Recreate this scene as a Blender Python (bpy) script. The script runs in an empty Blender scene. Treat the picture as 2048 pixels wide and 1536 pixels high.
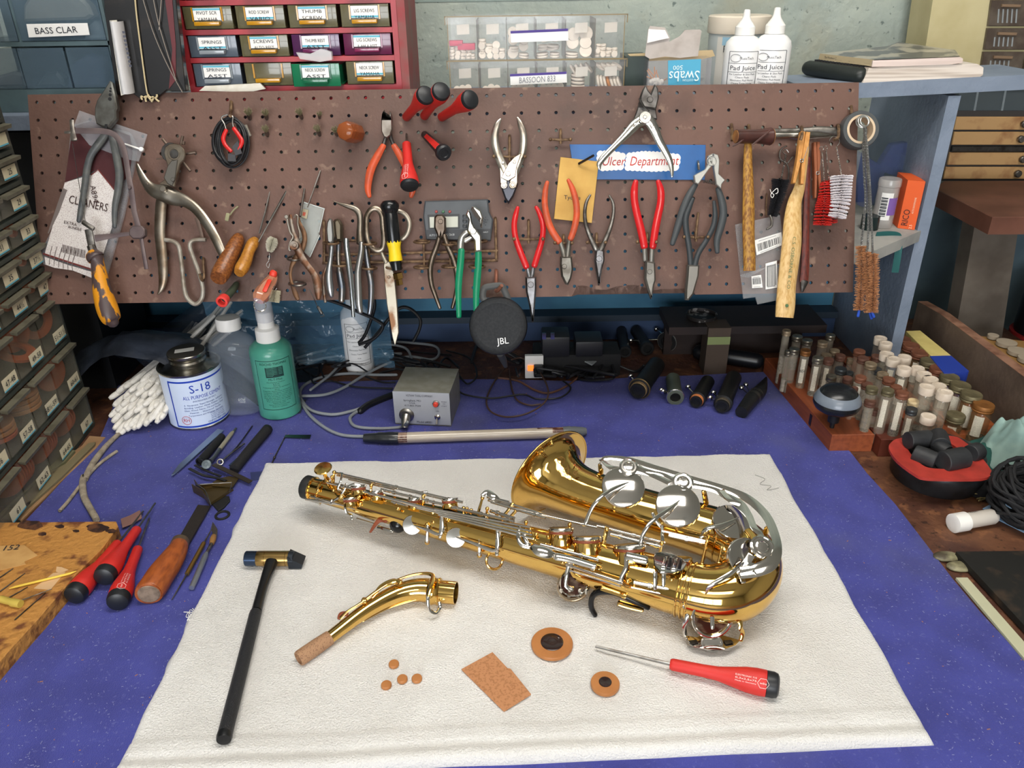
import bpy,bmesh,math,random
from mathutils import Vector as V,Matrix as MX
from math import sin,cos,pi,radians as R
random.seed(7)
SC=bpy.context.scene;COL=SC.collection
FPX=1570.0;PIT=R(27.55);ROLL=R(0.85);H=0.66
EYE=V((0,0,H))
FW=V((0,cos(PIT),-sin(PIT)));R0=V((1,0,0));U0=V((0,sin(PIT),cos(PIT)))
CR=R0*cos(ROLL)-U0*sin(ROLL);CU=U0*cos(ROLL)+R0*sin(ROLL)
def ray(px,py):return FW+CR*((px-1024)/FPX)-CU*((py-768)/FPX)
def P(px,py,z=0.0):
 d=ray(px,py);return EYE+d*((z-H)/d.z)
def Q(px,py,y):
 d=ray(px,py);return EYE+d*(y/d.y)
TH=R(21.7)
BU=V((0,sin(TH),cos(TH)));BN=V((0,-cos(TH),sin(TH)))
BTOP=EYE+ray(887,177)*1.151
def T(px,py,off=0.0):
 d=ray(px,py);p0=BTOP+BN*off
 return EYE+d*((p0-EYE).dot(BN)/d.dot(BN))
cam=bpy.data.cameras.new('camera');co=bpy.data.objects.new('camera',cam);COL.objects.link(co)
cam.sensor_width=36;cam.lens=36*FPX/2048;cam.clip_start=0.01
co.matrix_world=MX.Translation(EYE)@MX((CR,CU,-FW)).transposed().to_4x4()
SC.camera=co
def lin(h):
 if isinstance(h,str):
  h=[int(h[i:i+2],16)/255 for i in(0,2,4)]
 return[((c+0.055)/1.055)**2.4 if c>0.04045 else c/12.92 for c in h]+[1.0]
MATS={}
def mat(name,col,rough=0.5,metal=0.0,col2=None,scale=20,mix=(0.4,0.65),bump=0.0,bscale=200,alpha=None,trans=0.0,ior=1.45,emit=0,stretch=None,coat=0.0,sheen=0.0,detail=4,spec=None,rough2=None):
 if name in MATS:return MATS[name]
 m=bpy.data.materials.new(name);m.use_nodes=True;nt=m.node_tree;N=nt.nodes;L=nt.links
 b=N['Principled BSDF'];b.inputs['Base Color'].default_value=lin(col)
 b.inputs['Roughness'].default_value=rough;b.inputs['Metallic'].default_value=metal
 b.inputs['IOR'].default_value=ior;b.inputs['Transmission Weight'].default_value=trans
 b.inputs['Coat Weight'].default_value=coat;b.inputs['Sheen Weight'].default_value=sheen
 if spec is not None:b.inputs['Specular IOR Level'].default_value=spec
 if alpha is not None:b.inputs['Alpha'].default_value=alpha
 if emit:b.inputs['Emission Color'].default_value=lin(col);b.inputs['Emission Strength'].default_value=emit
 tc=None
 def coords():
  nonlocal tc
  if tc is None:
   tc=N.new('ShaderNodeTexCoord')
   if stretch:
    mp=N.new('ShaderNodeMapping');mp.inputs['Scale'].default_value=stretch
    L.new(tc.outputs['Object'],mp.inputs[0]);tc=mp;return mp.outputs[0]
   return tc.outputs['Object']
  return tc.outputs[0]if stretch else tc.outputs['Object']
 if col2 is not None:
  n=N.new('ShaderNodeTexNoise');n.inputs['Scale'].default_value=scale;n.inputs['Detail'].default_value=detail
  L.new(coords(),n.inputs['Vector'])
  r=N.new('ShaderNodeValToRGB');r.color_ramp.elements[0].position=mix[0];r.color_ramp.elements[1].position=mix[1]
  r.color_ramp.elements[0].color=lin(col);r.color_ramp.elements[1].color=lin(col2)
  L.new(n.outputs['Fac'],r.inputs[0]);L.new(r.outputs[0],b.inputs['Base Color'])
  if rough2 is not None:
   mr=N.new('ShaderNodeMapRange');mr.inputs['From Min'].default_value=mix[0];mr.inputs['From Max'].default_value=mix[1]
   mr.inputs['To Min'].default_value=rough;mr.inputs['To Max'].default_value=rough2
   L.new(n.outputs['Fac'],mr.inputs[0]);L.new(mr.outputs[0],b.inputs['Roughness'])
 if bump:
  n2=N.new('ShaderNodeTexNoise');n2.inputs['Scale'].default_value=bscale;n2.inputs['Detail'].default_value=3
  L.new(coords(),n2.inputs['Vector'])
  bp=N.new('ShaderNodeBump');bp.inputs['Strength'].default_value=1.0;bp.inputs['Distance'].default_value=bump
  L.new(n2.outputs['Fac'],bp.inputs['Height']);L.new(bp.outputs[0],b.inputs['Normal'])
 MATS[name]=m;return m
def frames(pts,up=None):
 ts=[]
 n=len(pts)
 for i in range(n):
  a=pts[max(i-1,0)];b=pts[min(i+1,n-1)];t=b-a
  ts.append(t.normalized()if t.length>1e-12 else V((0,0,1)))
 out=[]
 if up is None:
  t=ts[0];s=t.cross(V((0,0,1))if abs(t.z)<0.9 else V((1,0,0))).normalized()
 for i in range(n):
  t=ts[i]
  if up is not None:
   s=t.cross(up)
   s=s.normalized()if s.length>1e-6 else t.orthogonal().normalized()
  else:
   s=(s-t*s.dot(t));s=s.normalized()if s.length>1e-9 else t.orthogonal().normalized()
  out.append((t,s,s.cross(t).normalized()))
 return out
def spline(pts,n=6,closed=False):
 """Catmull-Rom through pts (tuples or Vectors of any size)"""
 out=[];m=len(pts);g=(lambda i:pts[i%m])if closed else(lambda i:pts[min(max(i,0),m-1)])
 for i in range(m if closed else m-1):
  a,b,c,d=g(i-1),g(i),g(i+1),g(i+2)
  for k in range(n):
   t=k/n
   out.append(tuple(0.5*((2*b[j])+(c[j]-a[j])*t+(2*a[j]-5*b[j]+4*c[j]-d[j])*t*t+(3*b[j]-a[j]-3*c[j]+d[j])*t**3)for j in range(len(b))))
 if not closed:out.append(tuple(pts[-1]))
 return out
_FT={}
def textmesh(s):
 if s in _FT:return _FT[s]
 cu=bpy.data.curves.new('t','FONT');cu.body=s;cu.size=1;cu.resolution_u=2
 ob=bpy.data.objects.new('t',cu);COL.objects.link(ob)
 me=ob.to_mesh();vs=[v.co.copy()for v in me.vertices];fs=[tuple(p.vertices)for p in me.polygons]
 ob.to_mesh_clear();bpy.data.objects.remove(ob);bpy.data.curves.remove(cu)
 _FT[s]=(vs,fs);return _FT[s]
class B:
 def __init__(s):s.v=[];s.f=[];s.m=[];s.mi=0
 def add(s,vs,fs,mi=None):
  o=len(s.v);s.v+=[V(v)for v in vs]
  for f in fs:s.f.append([o+i for i in f]);s.m.append(s.mi if mi is None else mi)
  return s
 def poly(s,pts,mi=None):return s.add(pts,[range(len(pts))],mi)
 def box(s,lo,hi,M=None,mi=None,b=0.0):
  x0,y0,z0=lo;x1,y1,z1=hi
  if b<=0:
   vs=[V((x,y,z))for z in(z0,z1)for y in(y0,y1)for x in(x0,x1)]
   fs=[(0,2,3,1),(4,5,7,6),(0,1,5,4),(2,6,7,3),(0,4,6,2),(1,3,7,5)]
  else:
   bm=bmesh.new();bmesh.ops.create_cube(bm,size=1)
   for v in bm.verts:v.co=V((x0+(v.co.x+.5)*(x1-x0),y0+(v.co.y+.5)*(y1-y0),z0+(v.co.z+.5)*(z1-z0)))
   bmesh.ops.bevel(bm,geom=bm.edges[:],offset=b,segments=2,profile=0.6,affect='EDGES')
   bm.verts.index_update();vs=[v.co.copy()for v in bm.verts];fs=[[v.index for v in f.verts]for f in bm.faces];bm.free()
  if M is not None:vs=[M@v for v in vs]
  return s.add(vs,fs,mi)
 def hexa(s,p,mi=None):
  return s.add(p,[(3,2,1,0),(4,5,6,7),(0,1,5,4),(1,2,6,5),(2,3,7,6),(3,0,4,7)],mi)
 def tube(s,pts,r,n=10,up=None,flat=1.0,caps=True,mi=None,closed=False,rounded=False):
  pts=[V(p[:3])for p in pts];k=len(pts)
  if not hasattr(r,'__len__'):r=[r]*k
  if rounded and not closed:
   d0=(pts[0]-pts[1]).normalized();d1=(pts[-1]-pts[-2]).normalized();r0,r1=r[0],r[-1]
   pts=[pts[0]+d0*r0*.8*flat,pts[0]+d0*r0*.5*flat]+pts+[pts[-1]+d1*r1*.5*flat,pts[-1]+d1*r1*.8*flat]
   r=[r0*.35,r0*.8]+list(r)+[r1*.8,r1*.35];k+=4
  fr=frames(pts if not closed else pts,up)
  if closed:
   for i in range(k):
    t=(pts[(i+1)%k]-pts[i-1]).normalized();u=up if up is not None else fr[i][2]
    sd=t.cross(u).normalized();fr[i]=(t,sd,sd.cross(t))
  vs=[]
  for i,p in enumerate(pts):
   t,sd,nn=fr[i];fl=flat[i]if hasattr(flat,'__len__')else flat
   for j in range(n):
    a=2*pi*(j+.5)/n;vs.append(p+sd*(cos(a)*r[i])+nn*(sin(a)*r[i]*fl))
  fs=[]
  for i in range(k if closed else k-1):
   i2=(i+1)%k
   for j in range(n):fs.append((i*n+j,i*n+(j+1)%n,i2*n+(j+1)%n,i2*n+j))
  if caps and not closed:fs.append(list(range(n))[::-1]);fs.append([(k-1)*n+j for j in range(n)])
  return s.add(vs,fs,mi)
 def lathe(s,prof,M=None,n=24,mi=None,sx=1.0,sy=1.0,mis=None,caps=True):
  vs=[];k=len(prof)
  for r,z in prof:
   for j in range(n):
    a=2*pi*j/n;vs.append(V((r*cos(a)*sx,r*sin(a)*sy,z)))
  if M is not None:vs=[M@v for v in vs]
  o=len(s.v);s.v+=vs
  for i in range(k-1):
   for j in range(n):
    s.f.append([o+i*n+j,o+i*n+(j+1)%n,o+(i+1)*n+(j+1)%n,o+(i+1)*n+j]);s.m.append((mis[i]if mis else(s.mi if mi is None else mi)))
  if caps:
   for i,rev in((0,True),(k-1,False)):
    if prof[i][0]>1e-6:
     l=[o+i*n+j for j in range(n)];s.f.append(l[::-1]if rev else l);s.m.append((mis[min(i,k-2)]if mis else(s.mi if mi is None else mi)))
  return s
 def prism(s,pts,d,bev=0.0,mi=None):
  pts=[V(p)for p in pts];n=len(pts);d=V(d);nn=d.normalized()
  ar=V((0,0,0))
  for i in range(n):ar+=pts[i].cross(pts[(i+1)%n])
  if ar.dot(nn)<0:pts.reverse()
  def inset(b):
   o=[]
   for i in range(n):
    e1=(pts[i]-pts[i-1]);e2=(pts[(i+1)%n]-pts[i])
    e1=e1.normalized()if e1.length>1e-9 else e2.normalized();e2=e2.normalized()if e2.length>1e-9 else e1
    n1=nn.cross(e1);n2=nn.cross(e2);m=n1+n2
    m=m.normalized()if m.length>1e-6 else n1
    o.append(pts[i]+m*min(b/max(m.dot(n1),.5),b*1.6))
   return o
  if bev>0:
   a=inset(0);c=[p+d-nn*bev for p in a];e=[p+d for p in inset(bev)]
   vs=pts+c+e;L=3
  else:vs=pts+[p+d for p in pts];L=2
  fs=[list(range(n))[::-1],[(L-1)*n+i for i in range(n)]]
  for l in range(L-1):
   for i in range(n):fs.append((l*n+i,l*n+(i+1)%n,(l+1)*n+(i+1)%n,(l+1)*n+i))
  return s.add(vs,fs,mi)
 def sphere(s,c,r,n=10,mi=None,M=None):
  pr=[(max(r*sin(pi*i/(n//2+2)),1e-7),-r*cos(pi*i/(n//2+2)))for i in range(n//2+3)]
  X=MX.Translation(V(c))
  if M is not None:X=X@M
  return s.lathe(pr,X,n,mi,caps=False)
 def torus(s,c,axis,RR,r,n=24,k=8,mi=None,sx=1,sy=1):
  q=V(axis).to_track_quat('Z','Y').to_matrix();pts=[V(c)+q@V((RR*cos(2*pi*i/n)*sx,RR*sin(2*pi*i/n)*sy,0))for i in range(n)]
  return s.tube(pts,r,k,up=q@V((0,0,1)),closed=True,mi=mi)
 def text(s,st,o,x,y,h,mi=1,align='C',fn=None,wid=None,lift=0.0004):
  vs,fs=textmesh(st)
  if not vs:return s
  x0=min(v.x for v in vs);x1=max(v.x for v in vs);sc=h/0.7
  sx=sc if wid is None else wid/(x1-x0)
  ox={'C':(x0+x1)/2,'L':x0,'R':x1}[align]
  o=V(o)if fn is None else o
  pts=[]
  for v in vs:
   a=(v.x-ox)*sx;b=v.y*sc
   pts.append(fn(o[0]+a,o[1]+b)if fn else o+V(x)*a+V(y)*b+V(x).cross(V(y)).normalized()*lift)
  return s.add(pts,fs,mi)
 def build(s,name,mats,parent=None,label=None,smooth=True,ang=35,mods=None,local=False):
  me=bpy.data.meshes.new(name)
  o0=V((0,0,0))
  if parent is not None and not local:
   r=parent
   while r.parent:r=r.parent
   o0=r.location.copy()
  me.from_pydata([v-o0 for v in s.v],[],s.f);me.validate(verbose=False)
  if len(me.polygons)==len(s.m):me.polygons.foreach_set('material_index',s.m)
  if not hasattr(mats,'__len__'):mats=[mats]
  for m in mats:me.materials.append(m)
  if smooth:
   me.polygons.foreach_set('use_smooth',[True]*len(me.polygons));me.set_sharp_from_angle(angle=R(ang))
  ob=bpy.data.objects.new(name,me);COL.objects.link(ob)
  if parent is not None:ob.parent=parent
  if label:ob['label']=label
  return ob
def tag(o,label=None,cat=None,group=None,kind=None):
 if label:o['label']=label
 if cat:o['category']=cat
 if group:o['group']=group
 if kind:o['kind']=kind
 return o
def thing(name,label,cat,loc=(0,0,0),group=None):
 o=bpy.data.objects.new(name,None);COL.objects.link(o);o.location=V(loc);o.empty_display_size=.02
 return tag(o,label,cat,group)
def struct(name,b,mats,**k):return tag(b.build(name,mats,**k),kind='structure')
def kids(o):return[c for c in bpy.data.objects if c.parent==o]
def dup(root,M=None,label=None,group=None,swap=None):
 r=root.copy();COL.objects.link(r)
 if M is not None:r.matrix_world=M;r.matrix_basis=M
 if label:r['label']=label
 if group:r['group']=group
 def rec(src,dst):
  for ch in src.children:
   c=ch.copy();COL.objects.link(c);c.parent=dst
   if swap and c.type=='MESH':
    for a,bb in swap.items():
     for i,sl in enumerate(c.material_slots):
      if sl.material==a:sl.link='OBJECT';sl.material=bb
   rec(ch,c)
 rec(root,r);return r
def frameM(o,x,y=None,z=None):
 """matrix with origin o and axes; z from x,y when not given"""
 if z is None:z=V(x).cross(V(y))
 elif y is None:y=V(z).cross(V(x))
 return MX.Translation(V(o))@MX((V(x).normalized(),V(y).normalized(),V(z).normalized())).transposed().to_4x4()
def axisM(a,b):
 d=(V(b)-V(a)).normalized();s=V((0,0,1)).cross(d)
 s=s.normalized()if s.length>1e-5 else V((1,0,0))
 return frameM(a,s,d.cross(s),d)
steel=mat('steel','a8a6a2',.28,1,'7d7872',60,rough2=.45)
oldsteel=mat('old_steel','8a8680',.38,1,'55504b',70,rough2=.6)
darksteel=mat('dark_steel','5c5a58',.42,1,'38332f',60,rough2=.6)
chrome=mat('chrome','dcd9d4',.12,1)
rust=mat('rusty_steel','7a6454',.6,.7,'4a3428',90)
rustwire=mat('rusty_wire','82694f',.6,.6,'4e392b',120)
redgrip=mat('red_grip','c4201f',.32,0,coat=.2)
orggrip=mat('worn_orange_grip','c4512e',.4,0,'a84a30',90)
black=mat('black_plastic','161618',.4)
blackm=mat('black_matt','141416',.75)
white=mat('white_plastic','e9e7e2',.4)
paper=mat('paper','e8e3d6',.8,0,'d8d0be',60)
ink=mat('ink','20242c',.7)
yellow=mat('yellow_plastic','e6c41a',.45)
wood=mat('pale_wood','cfa25a',.5,0,'a87a3c',6,stretch=(1,1,.12))
rubber=mat('rubber','26272b',.7)
wallm=mat('painted_block','a9b1a6',.8,0,'95a099',6,bump=.004,bscale=60)
def specks(m,sc,lo,hi,col,f=1.0):
 nt=m.node_tree;N=nt.nodes;L=nt.links;bs=N['Principled BSDF'];src=bs.inputs['Base Color']
 n=N.new('ShaderNodeTexNoise');n.inputs['Scale'].default_value=sc;n.inputs['Detail'].default_value=5;tc=N.new('ShaderNodeTexCoord');L.new(tc.outputs['Object'],n.inputs['Vector'])
 mr=N.new('ShaderNodeMapRange');mr.inputs['From Min'].default_value=lo;mr.inputs['From Max'].default_value=hi;mr.inputs['To Max'].default_value=f;L.new(n.outputs['Fac'],mr.inputs[0])
 mx=N.new('ShaderNodeMix');mx.data_type='RGBA';L.new(mr.outputs[0],mx.inputs[0])
 if src.links:L.new(src.links[0].from_socket,mx.inputs[6])
 else:mx.inputs[6].default_value=src.default_value
 mx.inputs[7].default_value=lin(col);L.new(mx.outputs[2],src)
specks(wallm,75,.63,.70,'55635f',.8);specks(wallm,9,.58,.75,'a59f86',.5)
b=B();YW=1.64;YB=1.50
b.box((-2.6,YW,-.9),(2.6,YW+.15,1.75));struct('wall_back',b,wallm)
b=B()
for z in(.62,.82,1.02,1.22,1.42):b.box((-2.6,YW-.0015,z-.004),(2.6,YW+.001,z+.004))
for i,x in enumerate((-2.1,-1.7,-1.3,-.9,-.5,-.1,.325,.73,1.13,1.53)):b.box((x-.003,YW-.0015,.62),(x+.003,YW+.001,.82))
for i,x in enumerate((-1.9,-1.5,-1.1,-.7,-.3,.1,.52,.93,1.33)):b.box((x-.003,YW-.0015,.82),(x+.003,YW+.001,1.02))
struct('trim_1',b,mat('mortar','8d9c95',.9))
pl=mat('plain_wall','b9b7ad',.85)
b=B();b.box((-2.7,-2.6,-.9),(-2.6,1.7,1.75));struct('wall_left',b,pl)
b=B();b.box((2.6,-2.6,-.9),(2.7,1.7,1.75));struct('wall_right',b,pl)
b=B()
b.box((-2.6,-2.7,-.9),(-1.5,-2.6,1.75));b.box((.5,-2.7,-.9),(2.6,-2.6,1.75));b.box((-1.5,-2.7,-.9),(.5,-2.6,.1));b.box((-1.5,-2.7,1.4),(.5,-2.6,1.75))
struct('wall_front',b,pl)
b=B();b.box((-2.7,-2.7,-.95),(2.7,1.7,-.9));struct('floor',b,mat('floor_concrete','4a4642',.8))
b=B();b.box((-2.7,-2.7,1.75),(2.7,1.7,1.85));struct('ceiling',b,mat('ceiling_paint','c9c7c0',.85))
b=B()
for x in(-1.5,-.83,-.17,.5):b.box((x-.03,-2.66,.1),(x+.03,-2.62,1.4))
for z in(.1,.75,1.4):b.box((-1.5,-2.66,z-.03),(.5,-2.62,z+.03))
w1=struct('window_1',b,mat('window_frame','6d6a66',.5))
glass=mat('clear_glass','ffffff',.02,0,trans=1)
def lamp(x,y,L,rz,en):
 t=thing('ceiling_light','long white fluorescent fixture on the ceiling over the bench','light',(x,y,1.75),'ceiling fixtures')
 M=MX.Translation((x,y,1.75))@MX.Rotation(rz,4,'Z')
 b=B();b.box((-L/2,-.25,-.07),(L/2,.25,0),M);b.build('housing',white,t)
 b=B()
 for s in(-.15,-.05,.05,.15):b.tube([M@V((-L/2+.03,s,-.095)),M@V((L/2-.03,s,-.095))],.019,12)
 b.build('tube',mat('lamp_tube','fffaf2',emit=9),t)
 l=bpy.data.lights.new('lamp_light','AREA');l.shape='RECTANGLE';l.size=L;l.size_y=.46;l.energy=en;l.color=(1,.97,.925)
 o=bpy.data.objects.new('lamp_light',l);COL.objects.link(o);o.matrix_world=M@MX.Translation((0,0,-.13))
lamp(.15,.60,1.3,0,13)
lamp(.2,-.95,1.3,0,10)
l=bpy.data.lights.new('daylight','AREA');l.shape='RECTANGLE';l.size=1.9;l.size_y=1.2;l.energy=105;l.color=(.93,.96,1)
o=bpy.data.objects.new('daylight',l);COL.objects.link(o);o.location=(-.5,-2.75,.75);o.rotation_euler=(R(90),0,0)
wd=bpy.data.worlds.new('world');SC.world=wd;wd.use_nodes=True
wd.node_tree.nodes['Background'].inputs[0].default_value=(.75,.86,1,1);wd.node_tree.nodes['Background'].inputs[1].default_value=1.0
vs=SC.view_settings;vs.view_transform='Standard';vs.look='None';vs.gamma=1;vs.exposure=-0.13;vs.use_curve_mapping=False
SC.cycles.max_bounces=10;SC.cycles.transmission_bounces=8;SC.cycles.transparent_max_bounces=16
SC.cycles.use_denoising=True;SC.cycles.sample_clamp_indirect=6
benchm=mat('worn_bench','4c2d22',.6,0,'6b4630',14,(.42,.62),bump=.0015,bscale=90)
b=B();b.box((-1.5,-.05,-.045),(1.02,YW-.1,0),b=.004)
t=thing('workbench','scratched brown wooden workbench top under the blue felt','workbench',(0,.7,-.045))
b.build('bench_top',benchm,t)
b=B()
for x in(-1.4,.92):
 b=B();b.box((x,.05,-.9),(x+.09,.14,-.045));b.build('leg',benchm,t)
 b=B();b.box((x,1.3,-.9),(x+.09,1.39,-.045));b.build('leg',benchm,t)
specks(benchm,45,.56,.64,'8a5c3c',.6);specks(benchm,120,.62,.68,'2a1812',.8)
felt=mat('blue_felt','3e4396',.95,0,'343884',18,bump=.0012,bscale=900,sheen=.15)
fp=[(236,772),(420,770),(640,766),(800,762),(1000,760),(1140,764),(1260,757),(1400,752),(1470,748),(1545,745),(1580,800),(1640,866),(1700,905),(1735,950),(1790,1010),(1850,1088),(1905,1160),(1960,1226),(2010,1280),(2085,1370),(2200,1500),(2330,1700),(-120,1760),(-160,1330),(20,1075),(55,1040),(118,972),(195,890),(224,822)]
b=B();pts=[P(x,y,.0003)for x,y in fp]
b.prism([p for p in pts],(0,0,.0022),.0006)
tag(b.build('bench_mat',felt),'blue felt mat covering the workbench, sprinkled with lint','mat')
specks(felt,260,.60,.70,'6a6fae',.45);specks(felt,6,.55,.75,'505273',.6)
b=B();rr=random.Random(3)
def infelt(px,py):
 c=False
 for i in range(len(fp)):
  x1,y1=fp[i-1];x2,y2=fp[i]
  if(y1>py)!=(y2>py)and px<(x2-x1)*(py-y1)/(y2-y1)+x1:c=not c
 return c
def intowel(px,py):return py>925 and 530-.452*(py-930)-14<px<1545+.561*(py-915)+14
k=0
while k<1500:
 px=rr.uniform(0,2048);py=rr.uniform(765,1536)
 if rr.random()<.0:continue
 if not infelt(px,py)or intowel(px,py):continue
 k+=1;c=P(px,py,.0029);L=rr.choice((.0005,.0006,.0007,.0009,.0015))*rr.uniform(.6,1.3);a=rr.uniform(0,pi)
 d=V((cos(a),sin(a),0))*L;e=V((-sin(a),cos(a),0))*rr.uniform(.00015,.00035)
 q=V((0,0,.0005));mi=0 if rr.random()<.93 else 1
 b.hexa([c-d-e,c+d-e,c+d*.9+e,c-d*.8+e,c-d-e+q,c+d-e+q,c+d*.9+e+q,c-d*.8+e+q],mi)
tag(b.build('lint',[mat('lint','8589b4',.9),mat('cork_crumb','b47a55',.9)],smooth=False),'pale lint and cork crumbs scattered over the blue felt','lint',kind='stuff')
tow=mat('terry_towel','dcdad6',.95,0,'d0cdc8',5,(.45,.75),bump=.0022,bscale=520,sheen=.2)
N0=[P(531,934,0),P(1541,916,0)];N1=[P(222,1572,0),P(1866,1494,0)]
import mathutils
def nz(p,s):return mathutils.noise.noise(V(p)*s)
b=B();NU,NV=230,160;idx={}
def tpt(u,v):
 x=N0[0].lerp(N0[1],u);y=N1[0].lerp(N1[1],u);p=x.lerp(y,v)
 p.x+=.0025*nz((0,p.y,3),14)*(1 if u>.5 else 1);p.y+=.003*nz((p.x,0,7),9)
 if u<.004:p.x+=.004*nz((1,p.y,3),30)
 return p
vsl=[]
for j in range(NV+1):
 for i in range(NU+1):
  u=i/NU;v=j/NV;p=tpt(u,v)
  e=min(u,1-u)*.78;e2=min(v,1-v)*.62;d=min(e,e2)
  h=.0085*min(1,(max(d,0)/.007))**.5 if d<.007 else.0085
  h+=.0016*nz(p,11)+.0012*nz(p,30)+.0007*nz(p,260)
  if v>.93:h+=.0028*math.exp(-((v-.965)/.006)**2)*-1+.0012
  p.z=max(h,.0)+.0026;vsl.append(p)
fs=[(j*(NU+1)+i,(j+1)*(NU+1)+i,(j+1)*(NU+1)+i+1,j*(NU+1)+i+1)for j in range(NV)for i in range(NU)]
b.add(vsl,fs)
rim=[j*(NU+1)for j in range(NV+1)]+[NV*(NU+1)+i for i in range(1,NU+1)]+[j*(NU+1)+NU for j in range(NV-1,-1,-1)]+[i for i in range(NU-1,0,-1)]
o=len(b.v)
b.v+=[V((vsl[i].x,vsl[i].y,.0022))for i in rim];n=len(rim)
for i in range(n):b.f.append([rim[i],rim[(i+1)%n],o+(i+1)%n,o+i][::-1]);b.m.append(0)
towel=b.build('towel',tow,ang=80);tag(towel,'white terry towel spread on the blue felt under the saxophone','towel')
ZT=.0115
gp=mat('grey_blue_paint','7f8b9c',.55,0,'6f7b8b',9,bump=.001,bscale=120)
t=thing('bench_shelf','grey-blue painted wooden shelf unit standing at the back of the bench','shelf',(0,1.4,0))
YS=1.235
b=B();zt=lambda x:.4815 if x<.435 else.5075+.0115*max(0,(x-.45)/.33)
xs=[-1.35,.434,.436,.45,.60,.80];pts=[]
for i in(0,2,3,4):
 a,c=xs[i],xs[i+1];YB=1.5 if i==0 else 1.37
 b.hexa([(a,YS,zt(a)-.021),(c,YS,zt(c)-.021),(c,YB,zt(c)-.021),(a,YB,zt(a)-.021),(a,YS,zt(a)),(c,YS,zt(c)),(c,YB,zt(c)),(a,YB,zt(a))])
YB=1.5;b.build('shelf_top',[gp],t)
b=B();b.box((.661,YS+.004,0),(.680,YB,.49));b.build('side_panel',gp,t)
b=B();b.box((-1.06,YS+.004,0),(-1.04,YB,.46));b.build('side_panel',gp,t)
mid=mat('bare_shelf','a9a8a2',.7,0,'8f8f8c',20)
b=B();q=[P(1740,505,.283),P(1843,461,.283)]
b.prism([q[0],q[1],V((.652,1.42,.283)),V((.40,1.42,.283)),V((.40,q[0].y,.283))],(0,0,-.019),.001);b.build('middle_shelf',mid,t)
bp=mat('blue_back_panel','3f7792',.6,0,'2f5f7c',7,bump=.0006,bscale=80)
b=B();b.box((-1.04,1.485,.056),(.652,1.499,.3));b.build('back_panel',bp,t)
b=B();b.box((-1.04,1.455,0),(.652,1.499,.043));b.build('lower_panel',mat('lower_blue','3a4f72',.6,0,'2a3c5a',8),t)
b=B();b.box((-1.035,1.27,.001),(-.72,1.44,.452));tag(b.build('dark_void_block',mat('void_black','17191d',.6)),'tall black storage box filling the dark corner under the shelf','box')  # added near-black block, stands in for the dark void under the shelf
b=B();b.box((-1.04,1.447,.043),(.652,1.499,.056));b.build('ledge',mat('dark_ledge','2a3744',.6),t)
pegm=mat('pegboard_brown','674b40',.6,0,'523c33',5,(.4,.7),bump=.0006,bscale=160,rough2=.5)
IN=.0254;cA=BTOP.x
def bp3(x,s,off=0):return V((x,BTOP.y,BTOP.z))-BU*s+BN*off
XL=T(55,190).x;XR=T(1718,165).x;PW=(XR-XL)/48
ROW0=.0112;NR=12
b=B();NS=10;hr=.0025
jag={}
rr=random.Random(5)
def bot(x):
 s=12.0*IN+.001;px=(x-XL)/(XR-XL)
 if.655<px<.80:s-=.006+.009*abs(sin(px*50))*(1 if px<.76 else.3)+.002*rr.random()
 return s
botc={}
def cell(i,j):
 x0=XL+i*PW;x1=x0+PW;cx=(x0+x1)/2;s0=0 if j==0 else ROW0+(j-.5)*IN;cs=ROW0+j*IN;s1=ROW0+(j+.5)*IN
 for o,fl in((0,0),(-.005,1)):
  ring=[bp3(cx+hr*cos(2*pi*k/12+pi/12),cs-hr*sin(2*pi*k/12+pi/12),o)for k in range(12)]
  def e(k):
   a=2*pi*k/12+pi/12;c,s_=cos(a),sin(a);
   if abs(c)>abs(s_):xx=x1 if c>0 else x0;ss=cs-(abs((xx-cx))*s_/abs(c))
   else:ss=s0 if s_>0 else s1;xx=cx+c/abs(s_)*abs(ss-cs)
   return bp3(min(max(xx,x0),x1),min(max(ss,s0),s1),o)
  cor={1:(x1,s0),4:(x0,s0),7:(x0,s1),10:(x1,s1)}
  out=[e(k)for k in range(12)]
  n0=len(b.v);b.v+=ring+out
  for k in range(12):
   k2=(k+1)%12;f=[n0+k,n0+12+k,n0+12+k2,n0+k2]
   if k in cor:
    b.v.append(bp3(*cor[k],o));f=[n0+k,n0+12+k,len(b.v)-1,n0+12+k2,n0+k2]
   b.f.append(f[::-1]if fl else f);b.m.append(0)
  if not fl:r0=n0
  else:
   for k in range(12):b.f.append([r0+k,r0+(k+1)%12,n0+(k+1)%12,n0+k]);b.m.append(0)
for i in range(48):
 for j in range(NR):cell(i,j)
s1=ROW0+(NR-.5)*IN
for i in range(48*3):
 x0=XL+i*PW/3;x1=x0+PW/3
 for x in(x0,x1):botc.setdefault(round(x,5),bot(x))
 sa,sb=botc[round(x0,5)],botc[round(x1,5)]
 for o,fl in((0,0),(-.005,1)):
  f=[bp3(x0,s1,o),bp3(x0,sa,o),bp3(x1,sb,o),bp3(x1,s1,o)]
  b.poly(f[::-1]if fl else f)
 b.poly([bp3(x0,sa,0),bp3(x0,sa,-.005),bp3(x1,sb,-.005),bp3(x1,sb,0)])
b.poly([bp3(XL,0),bp3(XR,0),bp3(XR,0,-.005),bp3(XL,0,-.005)])
SB=12*IN
b.poly([bp3(XL,0),bp3(XL,0,-.005),bp3(XL,SB,-.005),bp3(XL,SB)]);b.poly([bp3(XR,0,-.005),bp3(XR,0),bp3(XR,SB),bp3(XR,SB,-.005)])
specks(pegm,60,.62,.72,'8f7563',.55);specks(pegm,16,.56,.75,'3e2f2a',.5)
tag(b.build('pegboard',pegm,smooth=False),'long brown perforated hardboard panel hung with tools, leaning over the bench','pegboard')
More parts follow.
